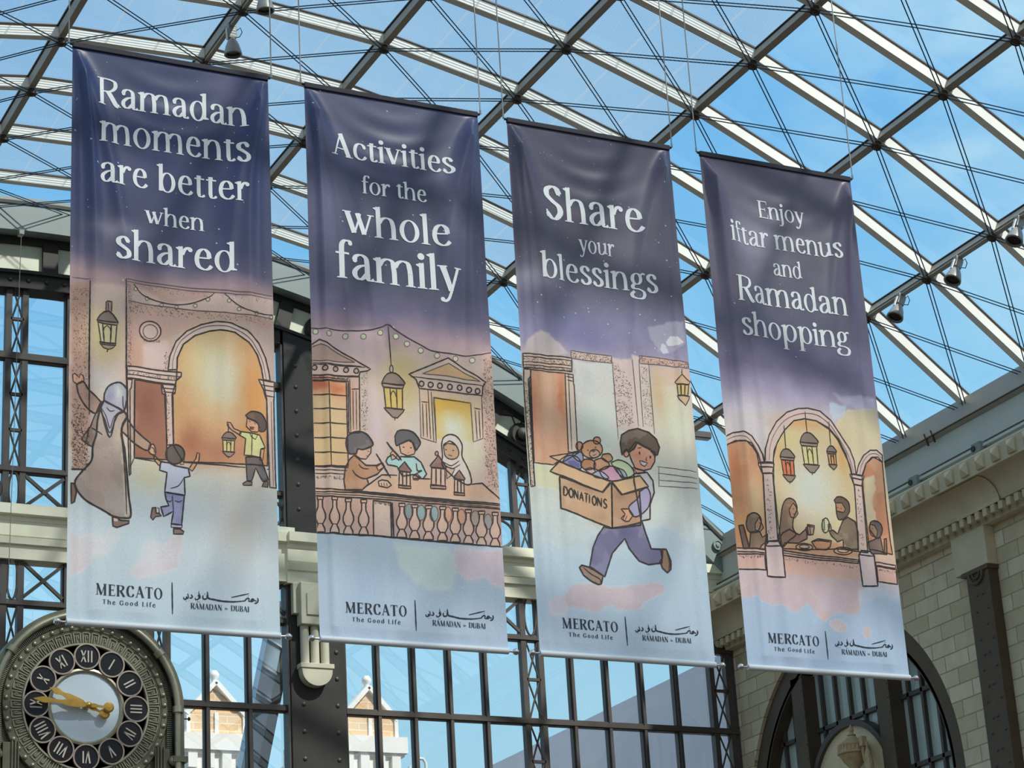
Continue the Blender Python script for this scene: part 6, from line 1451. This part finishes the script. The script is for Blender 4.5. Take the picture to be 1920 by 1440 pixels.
('W',(176,164,176),.7,9,[1053,5442,1245,5456,1362,5561,1188,5657,1064,5610]),
('W',(190,200,214),.6,8,[1586,5346,1886,5324,1783,5474,1593,5545]),
('W',(180,164,162),.75,5,[1145,5744,1277,5721,1399,5783,1373,5855,1289,5882,1152,5814]),
('W',(182,164,164),.8,3,[1574,5814,1642,5795,1709,5847,1674,5920,1623,5937,1573,5884]),
('W',(184,164,160),.8,4,[1025,5669,1121,5676,1094,5762,1033,5738]),
('T','Enjoy',744,1416,744,168),
('T','iftar menus',270,1887,1143,203),
('T','and',873,1281,1496,164),
('T','Ramadan',297,1870,1911,235),
('T','shopping',321,1847,2346,218),
('K',14)]),
]
# ------------------------------------------------------------------ lettering : broad-nib serif drawn as strips (x-height 1, capitals 1.38)
def cr(P,k=6):
    P=[np.array(p,float) for p in P]
    if len(P)<3: return P
    o=[]
    for i in range(len(P)-1):
        a=P[i-1] if i else 2*P[0]-P[1]; b=P[i]; c=P[i+1]; d=P[i+2] if i+2<len(P) else 2*P[-1]-P[-2]
        for j in range(k):
            t=j/k; o.append(.5*((2*b)+(c-a)*t+(2*a-5*b+4*c-d)*t*t+(3*b-a-3*c+d)*t**3))
    o.append(P[-1]); return o
TK,TN,CH=.235,.075,1.38
def nib(P,tk=None,tn=None,k=6,ends=(1,1)):
    tk=tk or TK; tn=tn or TN; q=cr(P,k); out=[]; n=len(q); L=[];R=[]
    for i,p in enumerate(q):
        d=q[min(i+1,n-1)]-q[max(i-1,0)]; l=np.hypot(*d) or 1; d=d/l; w=tn+(tk-tn)*abs(d[1])**1.3
        e=min(i/(n-1),1-i/(n-1)); nrm=np.array([-d[1],d[0]])*w/2; L.append(p+nrm); R.append(p-nrm)
    return [(L[i],L[i+1],R[i+1],R[i]) for i in range(n-1)]
def ring(cx,cy,rx,ry,tk=None,tn=None,n=36,lean=.0):
    tk=tk or TK; tn=tn or TN; o=[]
    for i in range(n):
        q=[]
        for t in (2*PI*i/n,2*PI*(i+1)/n):
            for a,b in ((rx,ry),(rx-tk,ry-tn)): q.append(np.array((cx+a*math.cos(t)-lean*math.sin(t),cy+b*math.sin(t))))
        o.append((q[0],q[2],q[3],q[1]))
    return o
def bar(x0,y0,x1,y1,w):
    d=np.array((x1-x0,y1-y0),float); l=np.hypot(*d); nrm=np.array([-d[1],d[0]])/l*w/2; a=np.array((x0,y0)); b=np.array((x1,y1)); return [(a+nrm,b+nrm,b-nrm,a-nrm)]
def P4(*p): return [tuple(np.array(q,float) for q in p)]
def stem(x,y0,y1,fl='',w=None):
    w=w or TK; h=w/2; o=P4((x-h,y0),(x+h,y0),(x+h,y1),(x-h,y1))
    if 't' in fl: o+=P4((x-h-.11,y1-.10),(x-h-.11,y1-.06),(x+h,y1+.03),(x-h,y1-.16))
    if 'T' in fl: o+=P4((x-h-.12,y1-.05),(x-h-.12,y1),(x+h+.08,y1),(x+h+.05,y1-.05))
    if 'b' in fl: o+=P4((x-h-.11,y0),(x+h+.11,y0),(x+h+.05,y0+.05),(x-h-.05,y0+.05))
    if 'r' in fl: o+=P4((x-h,y0),(x+h+.12,y0+.02),(x+h+.12,y0+.07),(x+h-.02,y0+.12))
    return o
def dot(x,y,r): return [(np.array((x,y)),np.array((x+r*math.cos(a),y+r*math.sin(a))),np.array((x+r*math.cos(a+PI/6),y+r*math.sin(a+PI/6))),np.array((x+r*math.cos(a+PI/3),y+r*math.sin(a+PI/3)))) for a in [k*PI/3 for k in range(6)]]
def arch(x,w=.58): return nib([(x,.70),(x+.12,.88),(x+.30,.955),(x+.48,.88),(x+w-.02,.66),(x+w,.45)])
def srf(x,y,w,t=.05): return P4((x-w/2,y),(x+w/2,y),(x+w/2,y+t),(x-w/2,y+t))
def glyph(c):
    A=1.42
    if c=='a': return .86,nib([(.14,.74),(.22,.90),(.40,.965),(.58,.86),(.62,.62)])+stem(.62,.16,.66)+nib([(.62,.22),(.66,.06),(.76,.03),(.86,.08)],.18)+nib([(.60,.60),(.36,.53),(.18,.36),(.16,.18),(.28,.05),(.44,.08),(.60,.26)])+dot(.17,.74,.09)
    if c=='b': return .98,stem(.2,.03,A,'t')+ring(.52,.49,.40,.52)
    if c=='c': return .82,nib([(.72,.76),(.60,.92),(.42,.965),(.24,.82),(.17,.50),(.24,.18),(.46,.03),(.64,.07),(.77,.22)])+dot(.69,.76,.085)
    if c=='d': return 1.0,ring(.45,.49,.40,.52)+stem(.76,.1,A,'tr')
    if c=='e': return .84,bar(.18,.56,.70,.56,.07)+nib([(.68,.56),(.64,.82),(.46,.965),(.26,.84),(.17,.50),(.24,.18),(.46,.03),(.64,.07),(.77,.22)])
    if c=='f': return .60,stem(.28,0,1.18,'b')+nib([(.28,1.12),(.30,1.30),(.40,1.42),(.54,1.43),(.64,1.36)])+dot(.61,1.34,.08)+bar(.06,.95,.56,.95,.075)
    if c=='g': return .90,ring(.40,.66,.31,.33)+nib([(.26,.38),(.17,.25),(.24,.13),(.50,.09),(.74,.0),(.80,-.17),(.68,-.36),(.40,-.42),(.16,-.34),(.10,-.18),(.24,-.02)],.2)+nib([(.62,.86),(.74,.96),(.88,.94)],.1,.1)
    if c=='h': return 1.02,stem(.2,0,A,'tb')+arch(.24)+stem(.82,0,.5,'b')
    if c=='i': return .42,stem(.21,0,.98,'tb')+dot(.21,1.24,.135)
    if c=='j': return .42,stem(.21,-.12,.98,'t')+nib([(.21,-.06),(.17,-.28),(.05,-.40),(-.1,-.38)])+dot(.21,1.24,.135)
    if c=='l': return .42,stem(.21,0,A,'tb')
    if c=='m': return 1.6,stem(.2,0,.98,'tb')+arch(.24,.54)+stem(.78,0,.5,'b')+arch(.82,.56)+stem(1.38,0,.5,'b')
    if c=='n': return 1.02,stem(.2,0,.98,'tb')+arch(.24)+stem(.82,0,.5,'b')
    if c=='o': return .94,ring(.47,.49,.42,.52)
    if c=='p': return 1.0,stem(.2,-.48,.98,'tb')+ring(.54,.49,.40,.52)
    if c=='r': return .70,stem(.2,0,.98,'tb')+nib([(.28,.62),(.38,.86),(.50,.94),(.62,.92)],.14,.11)+dot(.60,.87,.10)
    if c=='s': return .70,nib([(.56,.76),(.46,.92),(.32,.965),(.17,.86),(.18,.68),(.36,.52),(.56,.36),(.58,.16),(.42,.035),(.26,.05),(.12,.22)],.21,.08)+P4((.53,.72),(.60,.72),(.58,.90),(.54,.90))+P4((.10,.28),(.16,.28),(.14,.06),(.09,.06))
    if c=='t': return .58,stem(.26,.18,1.12)+nib([(.26,.26),(.30,.07),(.42,.03),(.56,.12)],.18)+bar(.05,.95,.54,.95,.075)+P4((.05,.93),(.15,1.0),(.15,1.12),(.14,.95))+P4((.145,.95),(.38,1.12),(.38,.95),(.2,.93))
    if c=='u': return 1.02,stem(.2,.36,.98,'t')+nib([(.2,.42),(.24,.14),(.40,.04),(.60,.12),(.74,.34)])+stem(.80,.1,.98,'tr')
    if c in 'vwy':
        o=bar(.15,.96,.44,.04,.22)+bar(.46,.04,.74,.96,.085)+srf(.14,.935,.36)+srf(.74,.935,.28)
        if c=='v': return .86,o
        if c=='w': return 1.30,o[:2]+bar(.60,.96,.88,.04,.22)+bar(.90,.04,1.18,.96,.085)+srf(.14,.935,.36)+srf(1.18,.935,.28)
        return .86,bar(.15,.96,.46,.05,.22)+srf(.14,.935,.36)+srf(.76,.935,.28)+nib([(.76,.96),(.62,.5),(.46,.0),(.34,-.28),(.20,-.38),(.08,-.34)],.11,.09)+dot(.11,-.33,.09)
    H=CH
    if c=='R': return 1.12,stem(.24,0,H,'bT')+nib([(.24,H-.04),(.58,H-.05),(.86,1.22),(.88,.95),(.66,.74),(.26,.69)])+nib([(.54,.72),(.74,.40),(.92,.10),(1.06,.02)],.24,.2)+srf(1.08,0,.16)
    if c=='A': return 1.16,bar(.16,.02,.56,H,.085)+bar(.54,H,.98,.02,.25)+bar(.30,.46,.82,.46,.07)+srf(.15,0,.34)+srf(1.0,0,.40)
    if c=='S': return .92,nib([(.74,1.06),(.62,1.28),(.44,1.35),(.22,1.22),(.20,.98),(.42,.76),(.68,.56),(.74,.30),(.56,.05),(.36,.03),(.14,.24)],.25,.08)+P4((.70,1.0),(.78,1.0),(.76,1.32),(.71,1.3))+P4((.11,.36),(.19,.36),(.16,.04),(.11,.06))
    if c=='E': return .94,stem(.24,0,H,'bT')+bar(.24,H-.035,.84,H-.035,.07)+bar(.24,.72,.70,.72,.07)+bar(.24,.035,.88,.035,.07)+P4((.78,H),(.84,H),(.86,H-.28),(.82,H-.28))+P4((.66,.86),(.71,.86),(.71,.58),(.66,.58))+P4((.84,.0),(.90,.0),(.94,.34),(.90,.34))
    if c=='M': return 1.60,bar(.26,0,.30,H,.085)+bar(.28,H,.80,.04,.25)+bar(.80,.02,1.28,H,.085)+stem(1.30,0,H,'bT')+srf(.24,0,.34)+srf(.22,H-.05,.22)
    if c=='C': return 1.10,nib([(.96,1.02),(.84,1.26),(.62,1.345),(.32,1.20),(.20,.70),(.32,.20),(.62,.04),(.84,.10),(1.0,.34)])+P4((.93,.98),(1.0,.98),(.99,1.34),(.94,1.30))
    if c=='T': return 1.06,stem(.53,0,H,'b')+bar(.06,H-.035,1.0,H-.035,.07)+P4((.05,H),(.11,H),(.07,H-.30),(.03,H-.30))+P4((.95,H),(1.01,H),(1.03,H-.30),(.99,H-.30))
    if c=='O': return 1.20,ring(.60,.69,.55,.71,.24,.06)
    if c=='G': return 1.20,glyph('C')[1]+stem(.96,.12,.62,'T')
    if c=='L': return .92,stem(.24,0,H,'bT')+bar(.24,.035,.84,.035,.07)+P4((.80,.0),(.86,.0),(.90,.36),(.86,.36))
    if c=='D': return 1.20,stem(.24,0,H,'bT')+nib([(.24,H-.035),(.60,H-.04),(.95,1.15),(1.02,.69),(.92,.24),(.60,.04),(.24,.035)])
    if c=='U': return 1.16,stem(.26,.4,H,'T')+nib([(.26,.46),(.32,.14),(.58,.03),(.84,.16),(.90,.46)])+stem(.92,.4,H,'T',.1)
    if c=='B': return 1.02,stem(.24,0,H,'bT')+nib([(.24,H-.035),(.56,H-.04),(.76,1.2),(.74,.92),(.54,.74),(.26,.72)],.22)+nib([(.26,.72),(.60,.70),(.84,.52),(.84,.22),(.60,.04),(.24,.035)])
    if c=='I': return .50,stem(.25,0,H,'bT')
    if c=='N': return 1.24,stem(.22,0,H,'b',.085)+bar(.22,H,1.02,.02,.25)+stem(1.03,0,H,'T',.085)+srf(.16,H-.05,.28)
    return .42,[]
def typeset(txt,x0,x1,base,xh,track=0):
    """strips for one line, in banner millimetres (y down); width fitted to x0..x1"""
    adv=0; Q=[]; mn=1e9;mx=-1e9
    for ch in txt:
        a,g=glyph(ch)
        for q in g:
            qq=[np.array((p[0]+adv,p[1])) for p in q]; Q.append(qq)
            for p in qq: mn=min(mn,p[0]);mx=max(mx,p[0])
        adv+=a+track
    s=(x1-x0)/(mx-mn); return [[(x0+(p[0]-mn)*s,base-p[1]*xh) for p in q] for q in Q]
# ------------------------------------------------------------------ banners
ILLUM=np.array((.545,.565,.58))
RES=7.0
class Noise:
    def __init__(s,seed): s.r=np.random.RandomState(seed); s.g=s.r.rand(256,256)
    def at(s,x,y):
        xi=np.floor(x).astype(int); yi=np.floor(y).astype(int); fx=x-xi; fy=y-yi; fx=fx*fx*(3-2*fx); fy=fy*fy*(3-2*fy); g=s.g
        a=g[yi%256,xi%256];b=g[yi%256,(xi+1)%256];c=g[(yi+1)%256,xi%256];d=g[(yi+1)%256,(xi+1)%256]
        return (a*(1-fx)+b*fx)*(1-fy)+(c*(1-fx)+d*fx)*fy
    def fbm(s,x,y,o=4):
        t=0;a=.5
        for k in range(o): t=t+a*s.at(x*2**k+17*k,y*2**k+31*k); a*=.5
        return t/(1-.5**o)-.5
def inside(px,py,poly):
    r=np.zeros(px.shape,bool); n=len(poly)
    for i in range(n):
        x0,y0=poly[i-1]; x1,y1=poly[i]
        if y0==y1: continue
        c=((y0>py)!=(y1>py))&(px<(x1-x0)*(py-y0)/(y1-y0)+x0); r^=c
    return r
def pairs(l): return [(l[i],l[i+1]) for i in range(0,len(l),2)]
def blur(a,r):
    for ax in (0,1):
        for _ in range(2):
            p=np.pad(a,[(r+1,r) if k==ax else (0,0) for k in (0,1)],mode='edge'); c=np.cumsum(p,axis=ax); n=2*r+1
            a=(np.take(c,range(n,c.shape[ax]),axis=ax)-np.take(c,range(0,c.shape[ax]-n),axis=ax))/n
    return a
def paint(W,H,base,ops,seed):
    nx=int(W/RES)+1; ny=int(H/RES)+1; gx,gy=np.meshgrid(np.linspace(0,W,nx),np.linspace(0,H,ny)); N=Noise(seed)
    C=np.stack([np.interp(gy+160*N.fbm(gx/420,gy/420),[b[0] for b in base],[b[1][k] for b in base]) for k in range(3)],-1).astype(float)
    wob=N.fbm(gx/300,gy/300,5); C*=(1+.16*wob)[...,None]
    wx=gx+70*N.fbm(gx/110,gy/110,4); wy=gy+70*N.fbm(gx/110+50,gy/110+9,4)
    for o in ops:
        if o[0] in 'FW':
            P=pairs(o[2] if o[0]=='F' else o[4])
            if o[0]=='F' and o[3]: P=[tuple(p) for p in cr(P+P[:1],4)]
            xs=[p[0] for p in P]; ys=[p[1] for p in P]; pad=30 if o[0]=='F' else int(o[3]*RES*2+80)
            i0,i1=max(0,int((min(xs)-pad)/RES)),min(nx,int((max(xs)+pad)/RES)+2); j0,j1=max(0,int((min(ys)-pad)/RES)),min(ny,int((max(ys)+pad)/RES)+2)
            if i0>=i1 or j0>=j1: continue
            sl=(slice(j0,j1),slice(i0,i1))
            if o[0]=='F':
                m=inside(gx[sl],gy[sl],P).astype(float)*.97; m=m*(1-.15*(wob[sl]>.1)); C[sl]=C[sl]*(1-m[...,None])+np.array(o[1])*(1+.14*wob[sl])[...,None]*m[...,None]
            else:
                m=inside(wx[sl],wy[sl],P).astype(float); r=max(1,int(o[3]*.28)); m=blur(m,r)*o[2]; C[sl]=C[sl]*(1-m[...,None])+np.array(o[1])*(1+.12*wob[sl])[...,None]*m[...,None]
        elif o[0]=='B':
            _,col,a,cx,cy,rx,ry=o; d=((wx-cx)/rx)**2+((wy-cy)/ry)**2; m=a*np.exp(-d*1.1); C=C*(1-m[...,None])+np.array(col)*m[...,None]
        elif o[0]=='K':
            rr=np.random.RandomState(seed+5)
            for k in range(o[1]):
                x,y=rr.rand()*W,rr.rand()**.8*2900; i,j=int(x/RES),int(y/RES)
                if 1<i<nx-2 and 1<j<ny-2:
                    q=.35+.65*rr.rand(); C[j,i]=C[j,i]*(1-q)+np.array((225,228,236))*q
                    if rr.rand()<.25: C[j:j+2,i:i+2]=C[j:j+2,i:i+2]*.4+np.array((225,228,236))*.6
    # woven print grain
    C*=(1+.03*(np.random.RandomState(seed).rand(ny,nx)-.5))[...,None]
    l=np.clip(C,4,252)/255.; l=np.where(l<=.04045,l/12.92,((l+.055)/1.055)**2.4)/ILLUM-.034
    l=l/np.maximum(1,l.max(-1,keepdims=True)/.86); return np.clip(l,.010,.9),nx,ny
def folds(b,seed,W,H):
    r=np.random.RandomState(seed); F=[]
    amp=(.032,.040,.044,.048)[b]
    for side in (0,1):
        for k,u1 in enumerate((.05,.12,.20,.30,.42)):
            F.append((side,u1+.03*r.randn(),.10+.05*k+.03*r.rand(),amp*(1.0-.12*k)*(.7+.6*r.rand()),.022+.012*k+.01*r.rand(),.45+.6*r.rand()))
            F.append((side,u1+.05*r.randn(),.10+.05*k+.04*r.rand(),amp*.30*(.6+.8*r.rand()),.017+.004*k,.5+.6*r.rand()))
    V=[(r.rand(),.04+.05*r.rand(),amp*.55*(r.rand()-.35),.25+.6*r.rand(),.2+.25*r.rand()) for k in range(12)]
    ph=r.rand(4)*6
    def disp(x,y):
        u=np.clip(np.asarray(x,float)/W,0,1); v=np.clip(np.asarray(y,float)/H,0,1); d=np.zeros(np.broadcast(u,v).shape)
        for side,u1,vs,a,w,dec in F:
            c=u1*(1-np.exp(-v/vs))+.01; uu=u if side==0 else 1-u
            d=d+a*np.exp(-((uu-c)/(w*(.55+.45*np.minimum(1,v/.25))))**2)*np.exp(-v/dec)*np.minimum(1,v/.05)*np.minimum(1,uu/.06)
        sag=v-.10*(1-(2*u-1)**2)
        d=d+amp*.10*np.cos(2*PI*sag/.045+ph[3])*np.exp(-((u-.5)/.22)**2)*np.exp(-((v-.10)/.07)**2)
        for c,w,a,v0,vw in V: d=d+a*np.exp(-((u-c-.05*np.sin(v*4+c*9))/w)**2)*np.exp(-((v-v0)/vw)**2)
        d=d+.030*np.sin(PI*u)*np.sin(PI*v)*(1 if b%2 else -.6)+.006*np.sin(2*PI*(u*1.5+v*.8)+ph[0])*np.sin(PI*v)+.004*np.sin(2*PI*(u*4-v*3)+ph[1])*np.sin(PI*v)
        e=np.minimum(1,v/.012)*np.minimum(1,(1-v)/.02); return d*e
    return disp
def clothmat():
    m=bpy.data.materials.new('printed_banner_cloth'); m.use_nodes=True; t=m.node_tree; N=t.nodes; L=t.links; p=N['Principled BSDF']; out=N['Material Output']
    at=N.new('ShaderNodeAttribute'); at.attribute_name='print'
    tc=N.new('ShaderNodeTexCoord'); nz=N.new('ShaderNodeTexNoise'); nz.inputs['Scale'].default_value=90; nz.inputs['Detail'].default_value=2; L.new(tc.outputs['Object'],nz.inputs[0])
    mr=N.new('ShaderNodeMapRange'); mr.inputs[1].default_value=.3; mr.inputs[2].default_value=.7; mr.inputs[3].default_value=.92; mr.inputs[4].default_value=1.08; L.new(nz.outputs[0],mr.inputs[0])
    mm=N.new('ShaderNodeMix'); mm.data_type='RGBA'; mm.blend_type='MULTIPLY'; mm.inputs['Factor'].default_value=1; L.new(at.outputs['Color'],mm.inputs['A']); L.new(mr.outputs[0],mm.inputs['B'])
    L.new(mm.outputs['Result'],p.inputs['Base Color']); p.inputs['Roughness'].default_value=.36; p.inputs['Specular IOR Level'].default_value=.38; p.inputs['Sheen Weight'].default_value=.06; p.inputs['Sheen Roughness'].default_value=.35
    return m
M['cloth']=clothmat()
M['letter']=mat('white_lettering_print',(242,248,250),.5,0,.02,3)
M['ink']=mat('dark_line_ink',(54,46,44),.6,0,.05,9); M['inksoft']=mat('soft_grey_ink',(112,98,96),.6,0,.1,9); M['inklogo']=mat('blue_black_logo_ink',(30,46,60),.6,0,.03,9)
BXW=[(6.12,8.335),(8.765,10.905),(11.28,13.455),(13.875,16.055)]; ZT=12.575; BH=6350.; YP=21.7
LAB=["hanging printed banner starting 'Ramadan moments', showing a woman and child walking to an arch","hanging printed banner starting 'Activities', showing three children making lanterns at a balcony table","hanging printed banner starting 'Share your blessings', showing a boy running with a donations box","hanging printed banner starting 'Enjoy iftar menus', showing a family dining under arches"]
def ribbon(mb,P,w,mi,fn,smooth,off):
    Q=[np.array(p,float) for p in P]
    if len(Q)>2 and smooth: Q=cr(Q,5)
    q=[Q[0]]
    for p in Q[1:]:
        l=np.hypot(*(p-q[-1])); 
        if l<1: continue
        a=q[-1]; k=max(1,int(l/28)); q+=[a+(p-a)*j/k for j in range(1,k+1)]
    if len(q)<2: return
    n=len(q); closed=np.hypot(*(q[0]-q[-1]))<3; vs=[]
    for i,p in enumerate(q):
        a=q[i-1] if i>0 else (q[-2] if closed else q[0]); c=q[i+1] if i<n-1 else (q[1] if closed else q[-1])
        d=c-a; l=np.hypot(*d) or 1; nr=np.array([-d[1],d[0]])/l
        ww=w/2*(1 if closed else (.55+.45*min(1,4*min(i,n-1-i)/max(1,n-1))))*(1+.12*math.sin(i*1.7))
        vs+=[p+nr*ww,p-nr*ww]
    # clamp to the cloth
    V=[fn(v[0],v[1],off) for v in vs]; mb.add(V,[(2*i,2*i+1,2*i+3,2*i+2) for i in range(n-1)],mi)
for b in range(4):
    x0,x1=BXW[b]; W=(x1-x0)*1000; H=BH; disp=folds(b,11+b,W,H)
    t=empty('hanging_banner',((x0+x1)/2,YP,ZT)); tag(t,LAB[b],'banner','printed banners hanging in a row')
    def fn(x,y,off=0.,W=W,H=H,disp=disp):
        x=min(max(x,2),W-2); return ((x-W/2)/1000,-float(disp(x,y))-off,-y/1000)
    base,ops=ART[b]; col,nx,ny=paint(W,H,base,ops,31+b)
    gx,gy=np.meshgrid(np.linspace(0,W,nx),np.linspace(0,H,ny)); D=disp(gx,gy)
    co=np.stack([(gx-W/2)/1000,-D,-gy/1000],-1).reshape(-1,3)
    me=bpy.data.meshes.new('cloth'); nf=(nx-1)*(ny-1); me.vertices.add(nx*ny); me.vertices.foreach_set('co',co.ravel())
    j,i=np.meshgrid(np.arange(ny-1),np.arange(nx-1),indexing='ij'); q=(j*nx+i).ravel(); idx=np.stack([q,q+nx,q+nx+1,q+1],-1)
    me.loops.add(nf*4); me.loops.foreach_set('vertex_index',idx.ravel()); me.polygons.add(nf); me.polygons.foreach_set('loop_start',np.arange(0,nf*4,4)); me.polygons.foreach_set('loop_total',np.full(nf,4)); me.polygons.foreach_set('use_smooth',np.ones(nf,bool))
    me.update(calc_edges=True); me.validate()
    ca=me.color_attributes.new('print','FLOAT_COLOR','POINT'); ca.data.foreach_set('color',np.concatenate([col.reshape(-1,3),np.ones((nx*ny,1))],1).ravel())
    me.materials.append(M['cloth']); cl=bpy.data.objects.new('cloth',me); link(cl); cl.parent=t
    # line drawing
    m=MB(); rr=random.Random(b)
    for o in ops:
        if o[0]=='L': ribbon(m,pairs(o[3]),o[1]*(1.55 if o[2]==0 else 1.2),o[2],fn,o[4],.0035)
        elif o[0]=='S':
            P=pairs(o[4]); xs=[p[0] for p in P]; ys=[p[1] for p in P]; k=0; tries=0
            while k<o[1] and tries<o[1]*6:
                tries+=1; x=rr.uniform(min(xs),max(xs)); y=rr.uniform(min(ys),max(ys))
                if bool(inside(np.array([x]),np.array([y]),P)[0]):
                    a=rr.uniform(-1.2,1.2)+.8; l=o[2]*rr.uniform(.5,1.2); ribbon(m,[(x,y),(x+l*math.cos(a),y+l*math.sin(a))],rr.uniform(4.5,8),o[3],fn,0,.003); k+=1
    m.build('line_drawing',[M['ink'],M['inksoft'],M['inklogo']],cl,fix=False)
    def quads(m,Q,mi,off):
        for qd in Q:
            ax=[np.array(p,float) for p in qd]
            k=max(1,int(max(np.hypot(*(ax[1]-ax[0])),np.hypot(*(ax[2]-ax[3])))/32)); h=max(1,int(max(np.hypot(*(ax[3]-ax[0])),np.hypot(*(ax[2]-ax[1])))/32)); vs=[]
            for i in range(k+1):
                for jj in range(h+1):
                    s_,t_=i/k,jj/h; p=(ax[0]*(1-s_)+ax[1]*s_)*(1-t_)+(ax[3]*(1-s_)+ax[2]*s_)*t_; vs.append(fn(p[0],p[1],off))
            m.add(vs,[(i*(h+1)+jj,(i+1)*(h+1)+jj,(i+1)*(h+1)+jj+1,i*(h+1)+jj+1) for i in range(k) for jj in range(h)],mi)
    m=MB()
    for o in ops:
        if o[0]=='T': TK,TN=.19,.062; quads(m,typeset(o[1],o[2],o[3],o[4],o[5]),0,.0045)
    m.build('lettering',M['letter'],cl,fix=False)
    m=MB()
    for o in LOGO:
        if o[0]=='T':
            TK,TN=(.27,.045) if o[1] not in ('The Good Life','in') else (.22,.10)
            quads(m,typeset(o[1],o[2],o[3],o[4],o[5] if o[1]!='MERCATO' and o[1] not in('RAMADAN','DUBAI') else o[5]/1.0,.30 if o[1]=='The Good Life' else (.02 if o[1]!='MERCATO' else .12)),0,.0045)
        else: ribbon(m,pairs(o[3]),o[1]*1.15,0,fn,o[4],.004)
    m.build('logo_print',M['inklogo'],cl,fix=False)
    w2=W/2000
    m=MB(); m.tube((-w2-.03,.0,.012),(w2+.03,.0,.012),.016,12); m.box(-w2,w2,-.022,.022,-.03,.034); m.build('top_rod',M['rodblack'],t,bevel=.008)
    m=MB(); m.tube((-w2-.0,0,-H/1000-.015),(w2+.0,0,-H/1000-.015),.034,16); m.build('bottom_sleeve',M['rodwhite'],t,True)
    m=MB(); m.tube((-w2-.085,0,-H/1000-.015),(w2+.085,0,-H/1000-.015),.011,10); br_=m.build('bottom_rod',M['chrome'],t,True)
    for sg in (-1,1):
        m=MB(); m.lathe([(0,-.036),(.022,-.03),(.034,-.01),(.036,.0),(.034,.012),(.02,.032),(0,.036)],(sg*(w2+.09),0,-H/1000-.015),'X',16); m.build('ball_finial',M['chrome'],br_,True)
        xw=sg*(w2+.04); zt=VC[1]+math.sqrt(VR**2-((x0+x1)/2+xw-VC[0])**2)-ZT
        m=MB(); m.path([(sg*(w2-.0),0,.012),(xw-sg*.01,0,.012),(xw,0,.022),(xw,0,zt)],.0075,8); m.tube((xw,0,.02),(xw,0,.07),.012,8); m.build('hanging_cable',M['hangcable'],t)
